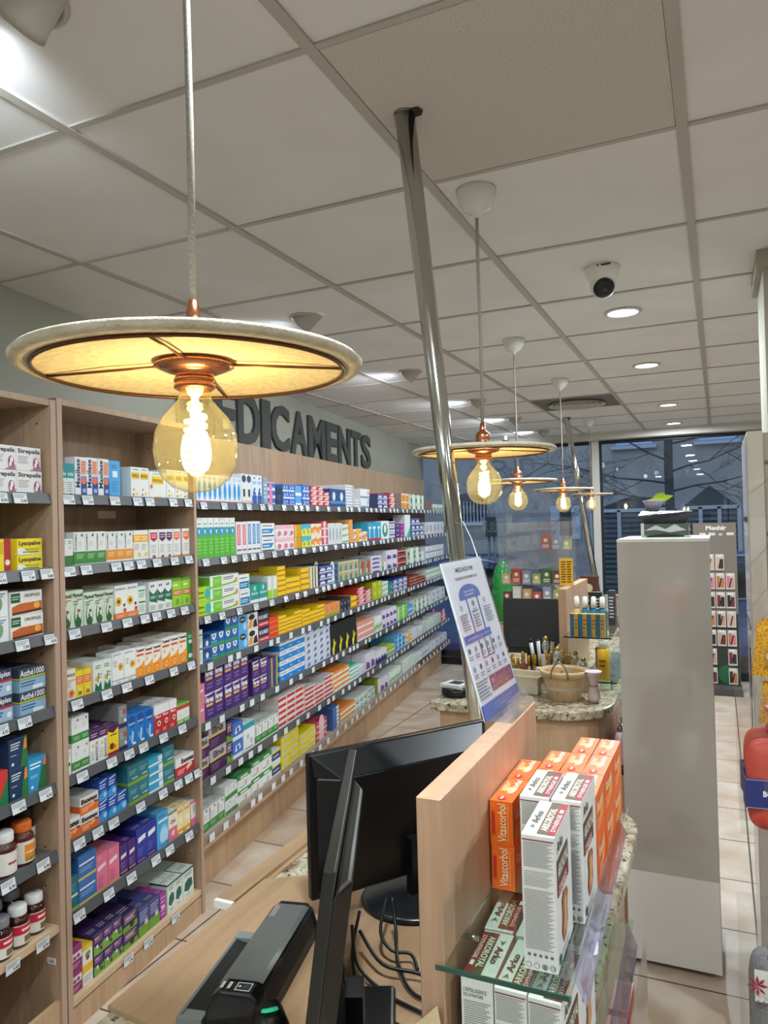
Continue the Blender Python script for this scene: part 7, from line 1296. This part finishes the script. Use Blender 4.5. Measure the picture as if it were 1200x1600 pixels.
hot_bottle((0.096, 1.585, 1.130), math.radians(6), 'front red hot water bottle with blue band in clear bag')
hot_bottle((0.093, 1.640, 1.138), math.radians(8), 'second red hot water bottle directly behind the front one')
# knitted hot water bottle cover
KN = noisy('grey_knit', '#77797a', '#8b8d8d', 220, 0.95, bump=0.8); KW = noisy('white_knit', '#d2cfca', '#dedcd6', 220, 0.95, bump=0.8); KR = ink('#94243c', 0.9)
t = thing('knitted_hot_water_bottle', 'grey and white knitted hot water bottle with red snowflake in clear bag', 'hot water bottle', (0.082, 1.475, 0.775), math.radians(4)); t.name = 'hot_water_bottle'
b = MB(); bottle_shape(b, 0.115, 0.20, 0.046, KN); b.build('knitted_cover', t)
b = MB(); b.tube([(0, 0, 0.09), (0, 0, 0.105), (0, 0, 0.13), (0, 0, 0.15)], 0.02, KN, 20, radii=[0.034, 0.020, 0.020, 0.030]); b.build('knitted_neck', t)
b = MB(); 
b.face_marks((-0.052, -0.0245, -0.095), (0.104, 0, 0), (0, 0, 0.18), [('r', 0.02, .62, .98, .93, '#dcd9d3'), ('r', 0.0, .06, 1, .30, '#d6d3cd'), ('p', [(.28,.30),(.34,.42),(.30,.52),(.36,.44),(.42,.50),(.38,.40),(.5,.34),(.6,.36),(.7,.30)], '#d6d3cd')], eps=0.0008)
fl = []
for (cx, cy) in ((.06, .78), (.55, .78)):
    for k in range(8):
        a = 2*PI*k/8; a1, a2 = a-0.28, a+0.28; rr = .17; fl.append(('p', [(cx, cy), (cx+rr*.55*math.cos(a1), cy+rr*.55*.58*math.sin(a1)), (cx+rr*math.cos(a), cy+rr*.58*math.sin(a)), (cx+rr*.55*math.cos(a2), cy+rr*.55*.58*math.sin(a2))], '#94243c'))
fl += [('e', .06+.09*k, .645, .014, 0, '#6a6c6c') for k in range(11)]
b.face_marks((-0.052, -0.0245, -0.095), (0.104, 0, 0), (0, 0, 0.18), [q for q in fl if q[1] if isinstance(q, tuple)], eps=0.0016); b.build('snowflake_pattern', t)
b = MB(); film_bag(0.145, 0.33, 0.06, b, Matrix.Translation((0, 0, 0.192)), seed=9); b.build('clear_bag', t)

# ------------------------------------------------------------------ the street outside
ST = -0.5
mb = MB(); mb.box((-30, YW+0.16, ST-0.1), (30, 40, ST), noisy('asphalt', '#4a4c50', '#585a5e', 30, 0.9)); o = mb.build('ground'); struct(o, 'grey street outside the shop window')
FAC = noisy('render_wall', '#a7a29a', '#b2ada5', 2, 0.9)
t = thing('street_building', 'plain rendered building across the street with gabled shutter doors', 'building', (0, 18.0, ST))
b = MB(); b.box((-16, 0.05, 0), (10, 6, 9), FAC); b.build('wall', t)
SHT = ink('#5e6a70', 0.6); FRM = ink('#c9ccd0', 0.5)
def opening(x0, x1, z0, z1, gable=None):
    b = MB(); pts = [(x0, z0), (x1, z0), (x1, z1)] + ([((x0+x1)/2, gable)] if gable else []) + [(x0, z1)]
    n = len(pts); b.add([(x, 0.04, z) for x, z in pts], [tuple(range(n))], ink('#3e484e', 0.6)); b.add([(x, 0.055, z) for x, z in pts], [tuple(range(n))], SHT)
    k = int((z1-z0)/0.12)
    for i in range(k): b.box((x0+0.03, 0.0, z0+0.12*i+0.02), (x1-0.03, 0.035, z0+0.12*i+0.09), SHT)
    o = b.build('shutter_door', t)
    b = MB(); b.box((x0, -0.03, z1-0.05), (x1, 0.038, z1+0.03), FRM)
    for q in (0.0, 0.33, 0.66, 1.0):
        xx = x0+(x1-x0)*q; b.box((xx-0.04, -0.03, z0), (xx+0.04, 0.038, z1), FRM)
    b.build('frame', o)
opening(-2.75, -0.85, 0.3, 2.28, 2.62); opening(-0.75, 0.42, 0.3, 2.30, 2.78)
for (x0, x1) in ((-2.15, -1.35), (-0.35, 0.42)):
    b = MB(); b.box((x0, 0.0, 3.80), (x1, 0.045, 5.1), ink('#b4d2f6', 0.12)); o = b.build('window_glass', t); b = MB(); b.box((x0-0.1, -0.10, 3.70), (x1+0.1, 0.045, 3.78), FRM); b.build('sill', o)  # reflected sky is put into the pale blue base colour of these panes
b = MB(); b.box((-3.72, -0.02, 1.62), (-3.02, 0.045, 2.42), FRM); o = b.build('window_frame', t); b = MB(); b.box((-3.5, -0.03, 1.70), (-3.22, -0.019, 2.34), ink('#2a3434', 0.2)); b.build('pane', o)
b = MB(); pts = [(-6.45, 2.08)]+[(-5.87-0.58*math.cos(PI*k/12), 2.4+0.42*math.sin(PI*k/12)) for k in range(13)]+[(-5.29, 2.08)]
b.add([(x, 0.03, z) for x, z in pts], [tuple(range(len(pts)))], ink('#3c474e', 0.5)); b.box((-6.5, -0.1, 2.0), (-5.25, 0.045, 2.08), FRM)
for k in range(13): b.box((-6.4+0.09*k, 0.0, 2.08), (-6.375+0.09*k, 0.02, 2.62), FRM)
b.build('barred_arch_window', t)
# bare street tree
t = thing('street_tree', 'bare leafless tree on the street outside the window', 'tree', (-0.775, 14.0, ST))
BARK = noisy('bark', '#3c3f40', '#4c4e4e', 20, 0.9); rg = random.Random(11)
b = MB(); b.tube([(0, 0, 0), (0.01, 0, 1.5), (-0.01, 0, 3.0), (0.02, 0, 4.6), (0.0, 0, 6.5)], 0.1, BARK, 12, radii=[0.11, 0.085, 0.075, 0.06, 0.03]); b.build('trunk', t)
b = MB()
def branch(p0, dirv, L, rr, depth):
    pts = [Vector(p0)]; dv = Vector(dirv).normalized(); n = 6
    for i in range(n):
        dv = (dv + Vector((rg.uniform(-.22, .22), rg.uniform(-.1, .1), rg.uniform(-.2, .22)))).normalized(); pts.append(pts[-1]+dv*L/n)
    b.tube(pts, rr, BARK, 6, radii=[max(0.0035, rr*(1-0.75*i/n)) for i in range(n+1)])
    if depth > 0:
        for i in (1, 2, 3, 4, 5):
            if rg.random() < 0.85:
                sgn = rg.choice((-1, 1)); q = (dv + Vector((rg.uniform(-.3, .3), rg.uniform(-.3, .3), sgn*rg.uniform(.3, .8)))).normalized(); branch(pts[i], q, L*0.55, rr*0.45, depth-1)
for (z, dx, dz, L) in ((2.55, 1, .25, 2.6), (2.9, 1, .5, 2.2), (3.4, 1, .35, 2.4), (2.7, -1, .2, 2.6), (3.1, -1, .35, 2.2), (3.6, -1, .5, 2.0), (2.45, -1, -.15, 1.6), (3.9, .6, .7, 2.0), (4.1, -.7, .8, 2.0)):
    branch((0, 0, z), (dx, rg.uniform(-.3, .3), dz), L, 0.020, 3)
b.build('branches', t)
# street post with box
t = thing('sign_post', 'pair of street posts with a small dark box outside', 'post', (-3.19, 11.0, ST))
b = MB(); b.cyl((-0.045, 0, 0), (-0.045, 0, 2.5), 0.022, ink('#7b7f80', 0.4, .5)); b.cyl((0.045, 0, 0), (0.045, 0, 2.5), 0.022, ink('#7b7f80', 0.4, .5)); b.build('posts', t)
b = MB(); b.box((-0.07, -0.09, 1.88), (0.09, -0.025, 2.18), ink('#39413c', 0.5)); b.box((-0.12, -0.085, 1.88), (-0.072, -0.03, 2.18), ink('#8a9088', 0.5)); b.build('meter_box', t)
# parked cars
def car(x, y, lab, col, flip=1):
    t = thing('parked_car', lab, 'car', (x, y, ST)); PC = ink(col, 0.2, 0.3, 1.0); L = 4.4
    side = [(-2.15, .28), (-2.2, .62), (-2.12, .95), (-1.75, 1.0), (-1.45, 1.42), (-1.0, 1.53), (0.2, 1.56), (0.75, 1.46), (1.35, 1.05), (1.95, .92), (2.18, .68), (2.2, .3)]
    side = [(sx*flip, z) for sx, z in side]
    b = MB(); n = len(side); vs = []; 
    for yy, ins in ((-0.85, 0.0), (0.85, 0.0)):
        for sx, z in side: vs.append((sx, yy*(1.0 if z < 1.0 else 0.82), z))
    fs = [tuple(range(n)) if flip > 0 else tuple(range(n))[::-1], tuple(range(n, 2*n))[::-1] if flip > 0 else tuple(range(n, 2*n))] + [(i, (i+1) % n, n+(i+1) % n, n+i) for i in range(n)]
    b.add(vs, fs, PC); o = b.build('bodywork', t); bevel(o, 0.03, 2)
    GLS = ink('#0e161c', 0.05); gl = [(-1.55, 1.02), (-1.28, 1.40), (-0.95, 1.47), (0.2, 1.49), (0.66, 1.41), (1.15, 1.06), (0.2, 1.02)]
    b = MB(); b.add([(sx*flip, -0.872+0.17*max(0, (z-1.0))/0.5-0.01, z) for sx, z in gl], [tuple(range(len(gl))) if flip > 0 else tuple(range(len(gl)))[::-1]], GLS); b.build('side_windows', t)
    b = MB(); b.tube([((-1.3)*flip, -0.70, 1.50), (-0.9*flip, -0.70, 1.57), (0.2*flip, -0.70, 1.60), (0.6*flip, -0.70, 1.52)], 0.018, ink('#a9bccf', 0.15, 0.8), 8); b.tube([(-1.6*flip, -0.868, 1.005), (1.2*flip, -0.868, 1.03)], 0.014, ink('#a9bccf', 0.15, 0.8), 8); b.build('chrome_trim', t)
    for wx in (-1.35, 1.35):
        b = MB(); M = Matrix.Translation((wx*flip, -0.86, 0.32)) @ Matrix.Rotation(PI/2, 4, 'X'); b.lathe([(0.0, 0.02), (0.2, 0.02), (0.21, 0.03), (0.32, 0.03), (0.33, -0.1), (0, -0.1)], ink('#17181a', 0.7), 28, M); b.build('wheel', t)
car(-3.55, 11.0, 'dark blue parked car seen through the left shop window', '#1f3a66', 1)
car(0.9, 11.6, 'dark blue parked car seen beside the taupe stand', '#2a4a80', 1)
